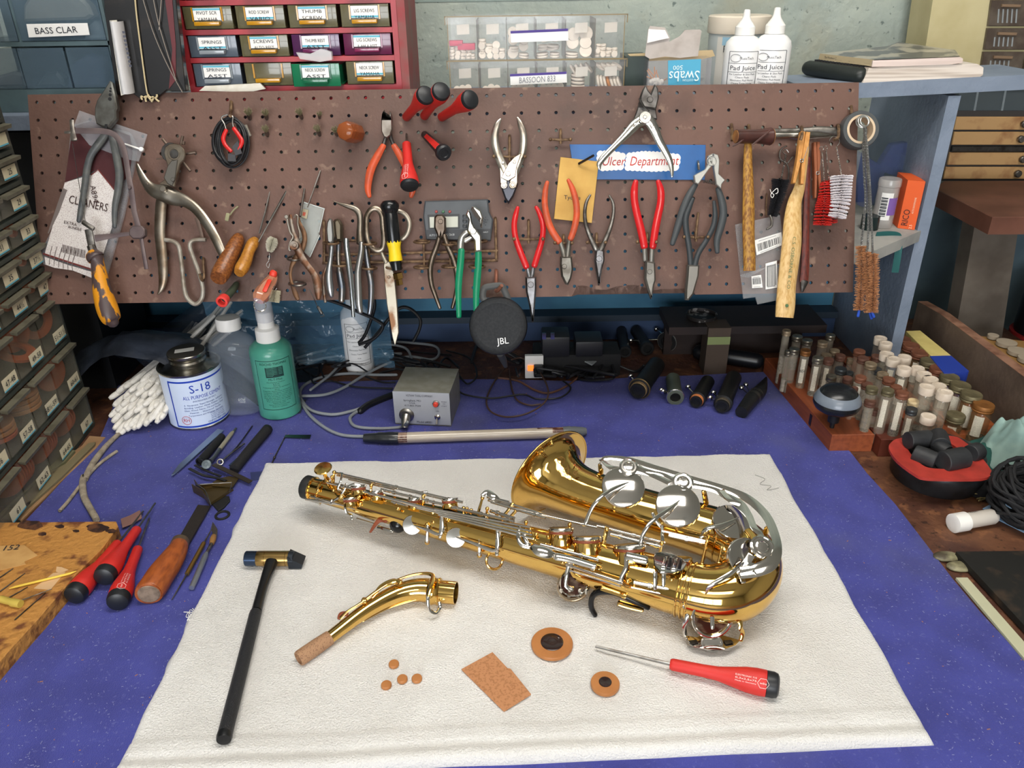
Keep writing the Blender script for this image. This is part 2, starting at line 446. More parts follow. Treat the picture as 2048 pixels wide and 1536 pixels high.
def hole(c,r):
 return bp3(XL+(c+.5)*PW,ROW0+r*IN)
def Zm(ox,oy,s):
 def f(*pts):return[(ox+p[0]/s,oy+p[1]/s)+((p[2]/s,)if len(p)>2 else())+tuple(p[3:])for p in pts]
 return f
zA=Zm(0,0,3.84);zB=Zm(350,0,3.84);zC=Zm(860,0,3.84);zD=Zm(1380,0,3.066);zE=Zm(0,300,3.84);zF=Zm(400,300,3.84)
zG=Zm(820,300,3.84);zH=Zm(1260,250,3.338);zI=Zm(550,380,6.606);zJ=Zm(1440,230,6.4);zK=Zm(70,150,6.4);zL=Zm(780,130,6.4)
S=.00074
def limb(b,pts,off=.012,flat=.65,mi=None,n=10,k=5,rnd=True,sp=True):
 q=[(p[0],p[1],p[2],p[3]if len(p)>3 else off)for p in pts]
 if sp and len(q)>2:q=spline(q,k)
 b.tube([T(x,y,o)for x,y,w,o in q],[w*S/2 for x,y,w,o in q],n,up=BN,flat=flat,mi=mi,rounded=rnd);return b
def plate(b,pts,off=.008,th=.006,bev=.001,mi=None):return b.prism([T(p[0],p[1],off)for p in pts],BN*th,bev,mi)
def disc(b,p,r,off,th,mi=None,n=20,bev=.0006):
 c=T(p[0],p[1],off);M=axisM(c,c+BN);b.lathe([(r*S,0),(r*S,th-bev),(r*S-bev,th),(.00001,th)],M,n,mi);return b
def wire(b,pts,w,off=.006,n=7,mi=None,k=5,sp=True):
 q=[(p[0],p[1],p[2]if len(p)>2 else off)for p in pts]
 if sp and len(q)>2:q=spline(q,k)
 b.tube([T(*p)for p in q],w/2,n,mi=mi);return b
def loc(x,y,off=0):return T(x,y,off)
def item(name,label,cat,x,y,group=None):return thing(name,label,cat,T(x,y,0),group)
def one(b,name,mats,label,cat,group=None,**k):return tag(b.build(name,mats,**k),label,cat,group)
dipred=mat('dipped_red','c01c20',.28,0,coat=.3)
gb=B
def holder(x,y,w,label,up=42,off=.011):
 t=item('tool_hook',label,'hook',x,y,'double-prong hooks on the pegboard')
 b=B();wire(b,[(x,y-up,-.004),(x,y-up+2,.006),(x,y-up+8,off-.002),(x,y,off-.002),(x,y+9,off-.003)],.0042);b.build('shank',rustwire,t)
 b=B();wire(b,[(x-w/2,y,off),(x,y+1,off-.001),(x+w/2,y,off)],.0036,sp=False)
 for s in(-1,1):wire(b,[(x+s*w/2,y,off),(x+s*w/2,y,off+.022)],.0042,sp=False);b.sphere(T(x+s*w/2,y,off+.024),.0026,8)
 b.build('prongs',rustwire,t)
t=item('lineman_pliers','large grey pliers with four small holes in the pointed jaw, over the pipe cleaner packet','pliers',215,240)
b=B();plate(b,zK((990,90),(1020,110),(1060,280),(1090,440),(1070,480),(1075,570),(1010,650),(975,690),(890,680),(820,640),(800,540),(800,440),(830,340),(930,190)),.022,.009,.002)
b.build('jaw',mat('grey_steel','7b7b76',.4,.85,'62605a',60),t)
b=B()
for x,y,r in((970,172,12),(966,208,14),(964,254,19),(960,308,22)):p=zK((x,y))[0];disc(b,p,r/6.4,.0308,.0006,bev=.0001)
plate(b,zK((895,630),(930,630),(925,690),(890,690)),.0308,.0006,0);b.build('hole_marks',blackm,t)
gg=mat('grey_rubber_grip','45484a',.45,0,'5a5b57',60)
b=B();limb(b,zA((815,1030,50),(770,1090,60),(700,1190,54),(668,1300,52),(655,1400,50),(640,1500,46),(620,1620,44),(605,1700,34)),.020,.8);b.build('handle',gg,t)
b=B();limb(b,zA((855,1030,46),(878,1120,56),(905,1250,60),(918,1350,60),(905,1480,56),(885,1580,48),(880,1690,40),(882,1745,28)),.020,.8);b.build('handle',gg,t)
t=item('coping_saw','flat grey saw frame with chipped yellow wooden handle hanging at the packet','saw',250,400)
fm=mat('saw_frame','6d5f5d',.5,.4,'5c4f50',40)
b=B();q=spline([(p[0],p[1])for p in zK((520,715),(700,715),(880,722),(990,750),(1070,820),(1125,920),(1160,1050),(1200,1300),(1235,1480))],5)
q+=zE((1030,470),(1065,600));b2=[(x,y,11.5)for x,y in q]
limb(b,b2,.036,.28,n=8,sp=False,rnd=False);limb(b,zE((1085,680,30),(1105,800,32),(1125,915,34)),.034,.5,n=8,rnd=False)
limb(b,zE((1015,640,30),(900,655,34),(730,678,56)),.034,.28,n=8,sp=False,rnd=False)
b.build('frame',fm,t)
b=B();plate(b,zE((1040,585),(1105,585),(1130,610),(1130,660),(1100,685),(1040,685),(1012,655),(1015,610)),.030,.009,.0015)
b.build('slide_plate',fm,t);b=B();disc(b,zE((1000,290))[0],3.2,.037,.003,n=12);b.build('rivet',fm,t)
b=B();limb(b,zE((680,610,62),(705,740,60)),.034,.5,n=6,rnd=False);limb(b,zE((640,555,40),(715,605,40)),.040,.6,n=6);b.build('clamp',oldsteel,t)
b=B();limb(b,zK((470,580,56),(480,700,60),(500,830,90)),.036,.5,n=8);limb(b,zK((380,735,30),(480,730,44)),.036,.5,n=8);b.build('clamp',mat('worn_nickel','9b958c',.35,.8,'5e5550',90),t)
b=B();wire(b,[zK((480,880))[0]+(.036,),zE((585,130))[0]+(.036,),zE((655,550))[0]+(.04,)],.0009,sp=False,n=5);b.build('blade',steel,t)
b=B();limb(b,zE((700,735,62),(712,770,64)),.036,1,rnd=False);b.build('ferrule',oldsteel,t)
yw=mat('chipped_yellow','d08a1c',.4,0,'4b3d3c',55,(.50,.53),detail=6,stretch=(1,1,.35))
b=B();limb(b,zE((715,775,70),(722,800,118),(732,826,128),(745,850,96),(765,960,112),(790,1100,140),(825,1220,158),(855,1300,140),(868,1325,90)),.036,.95,n=16);b.build('handle',yw,t)
t=item('pipe_cleaner_packet','clear packet of white pipe cleaners with a dark red and white card','packet',190,420)
film=mat('clear_film','cfd4da',.12,0,alpha=.16,spec=.8)
b=B()
def sheet(b,pts,off,mi=0,th=.0008):return plate(b,pts,off,th,0,mi)
maroon=mat('maroon_print','4a2a2c',.3,coat=.5)
card=mat('packet_card','d6d0cb',.5,0,'b0a29f',900,(.5,.62),coat=.4)
gl=mat('dark_strip','6e6460',.5)
P1=zE((350,880),(325,790),(440,560),(530,180),(545,0),(560,-180),(700,-220),(1010,-130),(1060,-20),(1040,120),(960,500),(830,960),(715,985),(560,920),(420,905))
sheet(b,P1,.004,0,.005);b.build('wrapper',film,t)
b=B();sheet(b,zE((540,-40),(560,-180),(700,-220),(1000,-110),(1020,20),(990,200),(880,300),(755,150),(500,250)),.0095,0,.0006)
b.build('header',maroon,t)
b=B();sheet(b,zE((345,800),(500,250),(700,190),(755,150),(880,310),(860,600),(750,930),(540,870)),.0095,0,.0007)
sheet(b,zE((352,880),(345,820),(530,885),(740,945),(715,985),(560,925),(420,905)),.0095,0,.0008)
b.mi=2;limb(b,zE((330,795,14),(520,858,14),(760,935,14)),.0108,.3,n=6,sp=False,rnd=False);limb(b,zE((700,190,10),(755,152,10),(878,305,10)),.0108,.3,n=6,sp=False,rnd=False)
limb(b,zE((500,300,40),(440,470,36),(370,640,10)),.0105,.2,n=6,mi=3,sp=False,rnd=False)
def btext(b,st,p,h,ang=0,mi=1,off=.011,align='C',wid=None):
 x=V((1,0,0))*cos(R(ang))+BU*sin(R(ang));y=BN.cross(x)
 return b.text(st,T(p[0],p[1],off),x,y,h*S,mi,align,wid=None if wid is None else wid*S)
btext(b,'CLEANERS',zE((675,440))[0],16,-14,wid=78);btext(b,'EXTRA',zE((540,575))[0],6,-14);btext(b,'BUNDLE',zE((575,610))[0],5,-14)
btext(b,'A894',zE((705,340))[0],11,-82,off=.0115)
for i in range(20):x=480+i*9;plate(b,zE((x,725+i*2.4),(x+(3,5,4)[i%3],725+i*2.4),(x-8+(3,5,4)[i%3],785+i*2.4),(x-8,785+i*2.4)),.0105,.0003,0,1)
for i in range(6):limb(b,zE((400+i*38,738+i*4,5),(385+i*34,800+i*14,5),(378+i*36,880+i*10,4)),.0112,.5,n=5,mi=3)
b.build('card',[card,mat('brown_ink','3a2420',.6),mat('dark_red_ink','6a2a26',.5),gl],t)
b=B();sheet(b,zK((570,455),(870,560),(1110,650),(1440,760),(1330,1110),(1180,1080),(700,900),(500,650)),.0105,0,.0006)
b.mi=1;limb(b,zK((1150,880,22),(1250,915,22),(1370,955,30)),.0135,.5,n=6,sp=False);disc(b,zK((1370,955))[0],4.5,.012,.004)
b.build('flap',[film,white],t)
t=item('revolving_punch','steel revolving leather punch with radiating tubes and curved handles','punch',340,360)
b=B();pb=mat('punch_steel','8d8375',.34,.9,'70604f',40)
plate(b,zK((1665,1000),(1680,930),(1730,890),(1800,880),(1870,900),(1920,960),(1935,1030),(1920,1090),(1870,1140),(1850,1230),(1820,1320),(1800,1440),(1600,1400),(1690,1330),(1720,1230),(1700,1130),(1680,1070)),.030,.004,.001)
b.build('arm',pb,t)
b=B();plate(b,zK((1690,1330),(1740,1180),(1790,1110),(1870,1100),(1850,1230),(1840,1320),(1800,1440),(1740,1410)),.024,.0115,.001);disc(b,zK((1770,1340))[0],4,.035,.0025,n=12)
b.build('link',mat('punch_link','77736c',.4,.9),t)
b=B();b.torus(T(*zK((1780,1010))[0],.033),BN,.0078,.0018,24,8);b.build('rivet_ring',pb,t)
b=B();disc(b,zK((1780,1010))[0],19,.012,.012);disc(b,zK((1780,1010))[0],8.5,.0345,.0005,n=20)
b.build('turret',darksteel,t)
for p,q in(((1690,890),(1635,820)),((1870,890),(1890,780)),((1920,1010),(2060,990)),((1670,1065),(1555,1075)),((1890,1110),(1990,1230)),((1900,890),(1905,850))):
 b=B();a,c=zK(p,q);wire(b,[a+(.020,),c+(.020,)],.0042 if p[0]!=1670 else.002,sp=False,n=10);b.build('punch_tube',mat('tube_steel','7a6a5e',.4,.9),t)
b=B();limb(b,zA((1052,1258,18,.024),(1075,1320,44,.024),(1120,1400,66,.024),(1180,1460,100,.024),(1270,1490,130,.024),(1340,1520,120,.024),(1420,1545,92,.026),(1500,1600,78,.028),(1580,1700,74,.030),(1650,1820,72,.032),(1700,1930,66,.033),(1735,2000,50,.033)),.028,.42,n=14)
disc(b,zE((1262,302))[0],6,.030,.006,n=16);disc(b,zA((1130,1405))[0],2.6,.031,.003,n=10);b.build('handle',mat('punch_handle','a49c90',.3,.95,'827768',40),t)
b=B();limb(b,zE((1250,330,60),(1240,400,84),(1232,500,86),(1228,640,82),(1240,760,82),(1252,900,78),(1252,1000,66),(1235,1070,40),(1212,1108,12)),.014,.45,n=12);b.build('handle',pb,t)
b=B();wire(b,[p+(.016,)for p in zE((1265,690),(1330,702),(1372,740),(1388,820),(1400,920),(1415,1060),(1440,1140),(1500,1185),(1550,1140),(1556,1050),(1520,920),(1475,800),(1458,735),(1475,700),(1520,690),(1582,690))],.0062,n=10)
one(b,'bent_rod',mat('painted_rod','9d978c',.45,.3,'7b6f60',60),'bent pale metal rod forming a long open loop under the punch','rod')
b=B();wire(b,[p+(o,)for p,o in zip(zE((1562,825),(1562,860),(1566,960),(1560,1000),(1545,990),(1535,950)),(-.004,.008,.012,.016,.022,.024))],.0045);one(b,'peg_hook',rustwire,'brown wire hook holding up the bent pale rod','hook','single wire hooks')
b=B();limb(b,zE((1510,520,36),(1535,600,30),(1560,700,30)),.010,.4,n=6,rnd=False);one(b,'flat_bar',mat('bronze_bar','6e5b50',.5,.5),'short brown flat bar behind the punch handle','bar')
t=item('cable_coil','coiled thin black cable hung on the pegboard round small red-handled pliers','cable',460,275)
b=B();rr=random.Random(11)
for k in range(7):
 cx,cy=1770+rr.uniform(-14,14),1085+rr.uniform(-18,18);rx,ry=110+rr.uniform(-28,28),175+rr.uniform(-15,20)
 pts=[zA((cx+rx*cos(a),cy+ry*sin(a)))[0]+(.010+.004*rr.random()+.002*k,)for a in[2*pi*i/14 for i in range(14)]]
 b.tube([T(*p)for p in spline(pts,3,closed=True)],.0016 if k else.0022,6,up=BN,closed=True)
b.build('cable',mat('black_cable','1b1b1e',.5),t)
b=B();plate(b,zA((1785,1130),(1830,1080),(1862,1180),(1812,1198)),.03,.002,.0003);plate(b,zA((1755,1180),(1812,1190),(1815,1242),(1752,1240)),.03,.002,.0003);b.build('tie',mat('grey_tie','3b3b3e',.6),t)
t=item('small_pliers','little red-handled wire tongs inside the black cable coil','pliers',460,265)
b=B();limb(b,zA((1738,1000,30),(1715,1060,32),(1728,1110,30),(1775,1162,26)),.030,.8);b.build('handle',redgrip,t)
b=B();limb(b,zA((1795,985,30),(1835,1040,32),(1858,1090,32),(1830,1150,28)),.030,.8);b.build('handle',redgrip,t)
b=B();wire(b,[p+(.030,)for p in zA((1740,1005),(1722,950),(1702,915),(1712,892),(1750,880))],.0024);wire(b,[p+(.030,)for p in zA((1795,990),(1785,940),(1788,900),(1770,885))],.0024);b.build('jaws',steel,t)
b=B();wire(b,[p+(o,)for p,o in zip(zB((432,775),(432,800),(428,870),(425,890)),(-.004,.004,.014,.034))],.005);one(b,'peg_hook',rustwire,'brown hook carrying the black cable coil','hook','single wire hooks')
tuft=mat('tuft','8d8666',.9,0,'a59d7c',200)
t0=thing('stub_brush','worn stub brush pushed into a pegboard hole beside the cable coil','brush',(0,0,0),'stub brushes in the pegboard')
b=B();b.lathe([(.0022,0),(.0034,.004),(.0036,.013),(.003,.016)],n=10);b.build('ferrule',oldsteel,t0,local=True)
b=B();rr=random.Random(2)
for i in range(70):
 a=rr.uniform(0,2*pi);q=rr.random()**.5;s=V((cos(a)*q*.0026,sin(a)*q*.0026,.014));e=V((cos(a)*q*.0065,sin(a)*q*.0065,.014+.0155-.004*q))
 b.tube([s,(s+e)/2+V((0,0,.001)),e],[.0004,.0004,.0002],4)
b.build('bristles',tuft,t0,local=True)
sb=[(zB((575,915))[0],zB((560,850))[0],'topmost beside the cable coil'),(zB((705,915))[0],zB((690,850))[0],'second of the top row from the cable coil'),(zB((712,1045))[0],zB((688,970))[0],'standing alone in the lower row'),(zB((975,910))[0],zB((948,845))[0],'with the dark tip in the top row'),(zB((1110,908))[0],zB((1108,850))[0],'thin, last of the top row towards the red screwdrivers'),(zB((1112,1040))[0],zB((1085,970))[0],'just before the amber screwdriver'),(zB((1245,1040))[0],zB((1225,985))[0],'half hidden by the amber screwdriver')]
for i,(h,tp,s)in enumerate(sb):
 a=T(*h,.0);c=T(*tp,.024);lb='small worn stub brush, '+s
 M=axisM(a,c)
 if i==0:t0.matrix_world=M;t0.matrix_basis=M;t0['label']=lb
 else:dup(t0,M@MX.Scale(.9 if i!=4 else.7,4),lb)
b=B();plate(b,zB((525,965),(555,960),(590,1045),(570,1055),(545,1040)),.012,.004,.001);one(b,'felt_tag',mat('grey_felt','7d776c',.9),'small grey felt scrap stuck beside the cable coil','felt scrap')
def driver(name,label,a,c,segs,mats,group=None,cap=None,shaft=None,n=16,parts=('handle','cap','shaft'),mark=None):
 """a = handle start (world), c = butt end; segs = [(t, r)] along a-c ; shaft=(point, r)"""
 t=thing(name,label,'screwdriver',a,group);M=axisM(a,c);L=(V(c)-V(a)).length
 b=B();b.lathe([(r,L*s)for s,r in segs],M,n);b.build(parts[0],mats[0],t)
 if cap:b=B();b.lathe([(r,L*s)for s,r in cap],M,n);b.build(parts[1],mats[1],t)
 if shaft:b=B();b.tube([V(a),V(shaft[0])],[shaft[1],shaft[2]if len(shaft)>2 else shaft[1]],10);b.build(parts[2],steel,t)
 return t,M,L
amber=mat('amber_plastic','b5683c',.12,0,trans=.55,ior=1.3)
a=T(*zB((1395,1025))[0],.006);c=T(*zB((1300,1005))[0],.050)
driver('screwdriver','short amber plastic screwdriver pointing out of the pegboard among the stub brushes',a,c,[(0,.011),(.1,.0145),(.8,.0145),(.95,.0125),(1,.009)],[amber,amber],n=8)
b=B();disc(b,zB((1296,1003))[0],11.5,.051,.001,n=20)
t=item('diagonal_cutters','side cutters with long faded orange handles, left of the three raised red screwdrivers','pliers',775,280)
b=B();plate(b,zB((1612,850),(1595,880),(1588,960),(1590,1020),(1610,1060),(1635,1070),(1660,1050),(1675,1000),(1672,900),(1655,855),(1650,900),(1660,925),(1600,925),(1605,890)),.016,.008,.0015);b.build('jaw',mat('cutter_steel','97918a',.35,.9,'746c64',60),t)
b=B();limb(b,zB((1630,1030,34),(1612,1080,30),(1598,1125,34)),.018,.8,n=8);limb(b,zB((1650,1030,34),(1665,1080,30),(1685,1125,34)),.018,.8,n=8);b.build('shanks',darksteel,t)
b=B();limb(b,zB((1602,1118,44),(1560,1190,58),(1510,1290,62),(1488,1380,58),(1482,1460,48),(1494,1510,32)),.018,.8);b.build('handle',orggrip,t)
b=B();limb(b,zB((1680,1118,44),(1725,1190,56),(1780,1290,60),(1815,1390,56),(1825,1460,48),(1812,1510,32)),.018,.8);b.build('handle',orggrip,t)
b=B();wire(b,[zB((1637,880))[0]+(-.004,),zB((1637,885))[0]+(.012,),zB((1637,1000))[0]+(.0145,)],.004,sp=False);one(b,'peg_hook',rustwire,'hook behind the jaws of the orange-handled side cutters','hook','single wire hooks')
redp=mat('red_handle','c82a24',.42,0,bump=.0002,bscale=2500);capm=mat('black_cap','1d1f22',.4)
rsegs=[(0,.0052),(.02,.0064),(.45,.0070),(.62,.0095),(.8,.0130),(.9,.0134),(.93,.0134)]
csegs=[(.93,.0131),(.955,.0132),(.985,.0115),(1,.008),(1.003,.0001)]
def reddriver(label,a,c,shaft,group,segs=rsegs,cap=csegs,print_=None):
 t,M,L=driver('red_screwdriver',label,a,c,segs,[redp,capm],group,cap,shaft,20)
 if print_:
  b=B();up=V(print_);xa=(V(c)-V(a)).normalized();ya=up.cross(xa).normalized();up2=xa.cross(ya).normalized()
  def rad(s):
   for(s0,r0),(s1,r1)in zip(segs,segs[1:]):
    if s0<=s<=s1:return r0+(r1-r0)*(s-s0)/(s1-s0)
   return segs[-1][1]
  def fn(u,v):
   r=rad(u/L)+.00025;an=v/r;return V(a)+xa*u+(up2*cos(an)+ya*sin(an))*r
  for st,u,v,h in(('ELECTRONIC 710',.70*L,.0032,.0017),('0,3x2,5x75',.70*L,.0003,.0017),('Made in Germany',.70*L,-.0022,.0012)):b.text(st,(u,v),None,None,h,0,'C',fn=fn,wid=.0205)
  b.text('wiha',(.855*L,-.0008),None,None,.0021,0,'C',fn=fn,wid=.007)
  hx=[(.855*L+.0056*cos(pi*k/3),.0052*sin(pi*k/3))for k in range(6)]
  for k in range(6):b.tube([fn(*hx[k]),fn(*hx[(k+1)%6])],.00022,4)
  b.build('printed_mark',mat('white_print','f0d8d2',.6),t)
 return t
g='red screwdrivers in the pegboard'
for(h,k,lb)in(((812,235),(853,188),'red screwdriver sticking out of the board, first of the raised three, at the cutters'),((848,233),(884,180),'red screwdriver, middle and highest of the three raised ones'),((882,235),(943,197),'red screwdriver, last of the raised three, leaning towards the sign')):
 a=T(h[0],h[1],.001);c=T(k[0],k[1],.085);reddriver(lb,a,c,(a-(c-a)*.1,.0015),g)
a=T(*zB((1778,1100))[0],.022);c=T(*zB((1803,1440))[0],.062)
reddriver('red screwdriver drooping over the orange cutter handle with its shaft in a hole',a,c,(T(*zB((1778,1022))[0],-.003),.0015),g,print_=BN-V((.3,0,0)))
a=T(*zL((430,880))[0],.002);c=T(*zL((700,1135))[0],.062)
t,M,L=driver('craft_knife','short red and black handled knife stuck in the board under the raised screwdrivers',a,c,[(0,.0035),(.04,.0052),(.3,.0062),(.8,.0082),(.86,.0086)],[mat('knife_black','3a2c2b',.5),capm],None,[(.86,.0100),(.9,.0115),(.97,.0115),(1,.0095),(1.0,.006),(.985,.0052),(.985,.0001)])
t['category']='knife'
b=B();nn=(EYE-(a+c)/2).normalized();xa=(c-a).normalized();ya=nn.cross(xa).normalized();nn=xa.cross(ya)
pp=[a+xa*(L*s)+ya*w+nn*(r+.0002)for s,w,r in((.22,-.003,.0048),(.82,-.0045,.0066),(.82,.0045,.0066),(.22,.003,.0048))]
b.prism(pp,nn*.0016,.0004);b.build('inlay',redp,t)
t=item('parallel_pliers','bright steel parallel-jaw pliers hanging nose down with open handles','pliers',1018,320)
sm=mat('worn_chrome','b5aea4',.25,.95,'8d8378',50)
b=B();limb(b,zC((543,912,14),(520,950,42),(500,1020,56),(500,1100,60),(520,1180,62),(552,1260,70),(585,1340,76),(600,1370,60)),.022,.35,n=12);b.build('handle',sm,t)
b=B();limb(b,zC((670,900,14),(692,950,42),(715,1020,54),(718,1100,58),(705,1180,60),(672,1260,70),(640,1330,76),(620,1370,60)),.020,.35,n=12);b.build('handle',sm,t)
b=B();plate(b,zC((645,1210),(700,1180),(665,1290),(655,1360),(600,1395),(545,1370),(600,1260)),.024,.004,.0008);disc(b,zC((600,1335))[0],5.2,.028,.0028);disc(b,zC((560,1250))[0],3,.026,.003,n=12);disc(b,zC((648,1246))[0],3,.028,.002,n=12);b.build('pivot_plate',sm,t)
b=B();plate(b,zG((700,250),(755,235),(825,250),(830,270),(795,360),(757,416),(730,380),(695,280)),.014,.010,.002);b.build('nose',mat('nose_steel','50525a',.4,.9),t)
b=B();[plate(b,q,.023,.003,.001)for q in(zG((690,130),(715,170),(745,230),(750,290),(700,295),(692,250)),zG((822,130),(800,170),(765,240),(762,290),(815,295),(826,250)))]
for p in((722,272),(787,270)):disc(b,zG(p)[0],6.8,.026,.0016);disc(b,zG(p)[0],4.4,.0276,.0014)
b.build('side_plates',sm,t)
holder(1019,313,62,'rusty double-prong hook behind the bright parallel pliers')
sg=item('compound_cutters','large cutters with polished spread handles and black jaws across the blue sign','pliers',1290,240)
b=B();plate(b,zC((1650,660),(1668,700),(1690,730),(1700,700),(1720,655),(1745,690),(1752,760),(1730,850),(1600,830),(1608,750),(1625,700)),.022,.008,.002)
plate(b,zC((1600,790),(1730,800),(1728,850),(1740,920),(1560,920),(1590,840)),.019,.006,.0012);disc(b,zC((1690,765))[0],6,.030,.001)
b.build('jaws',mat('cutter_grey','757371',.35,.9,'4d4a48',60),sg)
pol=mat('polished','d3d0cb',.16,1)
b=B();limb(b,zC((1655,905,86),(1620,930,88),(1570,965,80),(1500,1040,62),(1430,1110,50),(1370,1170,48),(1325,1220,48),(1300,1260,42),(1303,1300,18)),.026,.38,n=14);disc(b,zC((1575,952))[0],3,.035,.001,n=12);b.build('handle',pol,sg)
b=B();limb(b,zC((1655,905,88),(1690,940,84),(1720,990,76),(1760,1080,62),(1800,1150,54),(1835,1220,48),(1855,1290,36),(1860,1360,14)),.028,.38,n=14);disc(b,zC((1703,967))[0],3,.037,.001,n=12);b.build('handle',pol,sg)
b=B();disc(b,zC((1650,905))[0],11.5,.034,.004);disc(b,zC((1650,900))[0],4,.038,.0015,n=12);b.build('pivot',pol,sg)
b=B();limb(b,zC((1610,760,16),(1650,830,16),(1680,850,14)),.033,1,n=6);b.build('spring',darksteel,sg)
b=B();wire(b,[p+(o,)for p,o in zip(zC((1650,700),(1650,715),(1655,850)),(-.004,.012,.014))],.004);one(b,'peg_hook',rustwire,'hook behind the black jaws of the large cutters','hook','single wire hooks')
t=item('department_sign','blue sign reading Ulcer Department in red script on white cloud shapes','sign',1275,325)
q=[T(*p,.0015)for p in((1139,289),(1411,290),(1409,360),(1150,359))]
b=B();b.prism(q,BN*.0012,.0002);b.build('board',mat('sign_blue','1d5d9e',.35,0,'194f88',10),t)
b=B()
def cloud(pts):
 o=[]
 for i in range(len(pts)):
  a,c=pts[i],pts[(i+1)%len(pts)];dx,dy=c[0]-a[0],c[1]-a[1];L=math.hypot(dx,dy);k=max(1,round(L/34))
  for j in range(k):
   for m in range(6):
    u=(j+m/6)/k;bl=7*sin(pi*m/6);o.append((a[0]+dx*u+dy/L*bl,a[1]+dy*u-dx/L*bl))
 return o
plate(b,zC(*cloud([(1290,1165),(1395,1160),(1500,1185),(1480,1300),(1310,1310),(1283,1230)])),.0027,.0006,0)
plate(b,zC(*cloud([(1515,1180),(1640,1165),(1760,1170),(1915,1190),(1920,1230),(1900,1305),(1720,1315),(1500,1305),(1505,1240)])),.0027,.0006,0)
def script(st,p,h,wid):
 x=V((1,0,0));y=BU+x*.22;b.text(st,T(*p,.0034),x,y,h*S,1,'L',wid=wid*S)
script('Ulcer',zC((1322,1272))[0],17,45);script('Department',zC((1535,1272))[0],18,96)
b.build('lettering',[white,mat('sign_red','b52a22',.5)],t)
t=item('manila_envelope','small tan coin envelope pinned beside the blue sign with a nail','envelope',1155,380)
b=B();plate(b,zG((1155,55),(1450,90),(1395,562),(1105,530)),.004,.0016,.0004);btext(b,'Tyoule',zG((1245,380))[0],8,-3,off=.0057,wid=33,mi=1);b.build('paper',[mat('manila','c9a156',.75,0,'b98f48',22),ink],t)
b=B();wire(b,[zG((1298,105))[0]+(-.003,),zG((1298,105))[0]+(.008,),zG((1410,42))[0]+(.028,)],.0036,sp=False,n=8);one(b,'nail',darksteel,'dark nail through the top of the tan envelope','nail')
holder(1121,279,40,'empty rusty hook with two short prongs, upper middle of the board',20)
def pliers(name,label,x,y,ml,mr,jaws,hl,hr_,jm,hm,off=.022,shank=None,flat=.8,pv=None):
 t=item(name,label,'pliers',x,y)
 b=B()
 for j in jaws:plate(b,j,off-.005,.010,.0025)
 if pv:disc(b,pv[:2],pv[2],off+.0048,.0012)
 b.build('jaws',jm,t)
 if shank:
  b=B()
  for q in shank:limb(b,q,off,.7,n=8)
  b.build('shanks',jm,t)
 b=B();limb(b,hl,off,flat,n=12);b.build('handle',hm,t)
 b=B();limb(b,hr_,off+.001,flat,n=12);b.build('handle',hm,t);return t
jsteel=mat('jaw_steel','7f7f82',.36,.95,'5d5b5a',80)
pliers('needle_nose_pliers','long needle-nose pliers with bright red handles, hanging above the round speaker',1058,520,0,0,[zG((885,975),(968,975),(970,1060),(960,1180),(948,1320),(935,1325),(915,1200),(890,1090))],zG((828,440,28),(812,500,42),(800,580,44),(812,680,46),(850,790,50),(895,900,50)),zG((968,438,28),(1000,500,40),(1022,590,44),(1014,690,44),(985,790,48),(955,890,48)),jsteel,dipred,shank=[zG((900,895,30),(912,950,34),(925,1000,40)),zG((948,890,30),(940,950,34),(928,1000,40))],pv=zG((927,1035))[0]+(6,))
pliers('diagonal_cutters','side cutters with faded orange handles, one handle over the tan envelope',1130,480,0,0,[zG((1152,820),(1240,820),(1250,920),(1235,990),(1212,1038),(1190,1030),(1160,970),(1150,890))],zG((1055,245,28),(1040,310,42),(1035,400,46),(1048,500,50),(1085,610,54),(1145,705,54)),zG((1215,230,28),(1248,300,44),(1275,400,50),(1280,500,50),(1262,600,50),(1232,685,46)),mat('cutter_jaw','76736c',.4,.9,'5a554e',70),orggrip,off=.030,shank=[zG((1155,710,36),(1175,770,40),(1190,840,50)),zG((1225,690,40),(1215,770,42),(1205,840,50))],pv=zG((1185,895))[0]+(5,))
pliers('snipe_nose_pliers','small bare steel pliers with thin curved handles, below the blue sign',1195,500,0,0,[zG((1420,775),(1445,760),(1488,775),(1490,850),(1470,920),(1450,1040),(1443,1040),(1425,930),(1412,850))],zG((1385,345,16),(1355,400,26),(1342,480,28),(1350,570,32),(1385,670,38),(1430,765,44)),zG((1530,350,16),(1560,410,26),(1562,490,28),(1540,590,32),(1505,680,38),(1465,770,44)),jsteel,oldsteel,pv=zG((1452,835))[0]+(6,))
pliers('flat_nose_pliers','flat-nose pliers with thick bright red handles, under the sign',1295,500,0,0,[zG((1800,850),(1875,865),(1880,1000),(1868,1040),(1850,1140),(1845,1145),(1820,1080),(1795,990))],zG((1735,240,38),(1722,310,56),(1725,400,56),(1745,500,58),(1775,620,60),(1800,745,56)),zG((1905,240,36),(1925,310,54),(1925,400,56),(1905,500,58),(1882,620,58),(1865,745,54)),mat('flat_jaw','6e6b65',.45,.85,'88857e',30),dipred,shank=[zG((1800,740,40),(1808,850,40)),zG((1860,740,36),(1855,860,40))],pv=zG((1840,935))[0]+(5,))
bg=mat('black_grip','2f3437',.45)
pliers('round_nose_pliers','steel-nosed pliers with slim dark handles, hanging in front of the wire stripper',1395,500,0,0,[zH((375,935),(455,935),(450,1010),(415,1130),(385,1170),(360,1168),(362,1100),(370,1010))],zH((422,490,22),(392,560,36),(372,620,40),(375,700,40),(395,820,38),(405,930,38)),zH((560,510,22),(568,600,34),(555,680,36),(510,770,36),(455,860,36),(432,945,36)),mat('wn','85827c',.35,.9),bg,off=.030,flat=.7)
bpy.data.objects['round_nose_pliers'].name='round_nose_pliers'
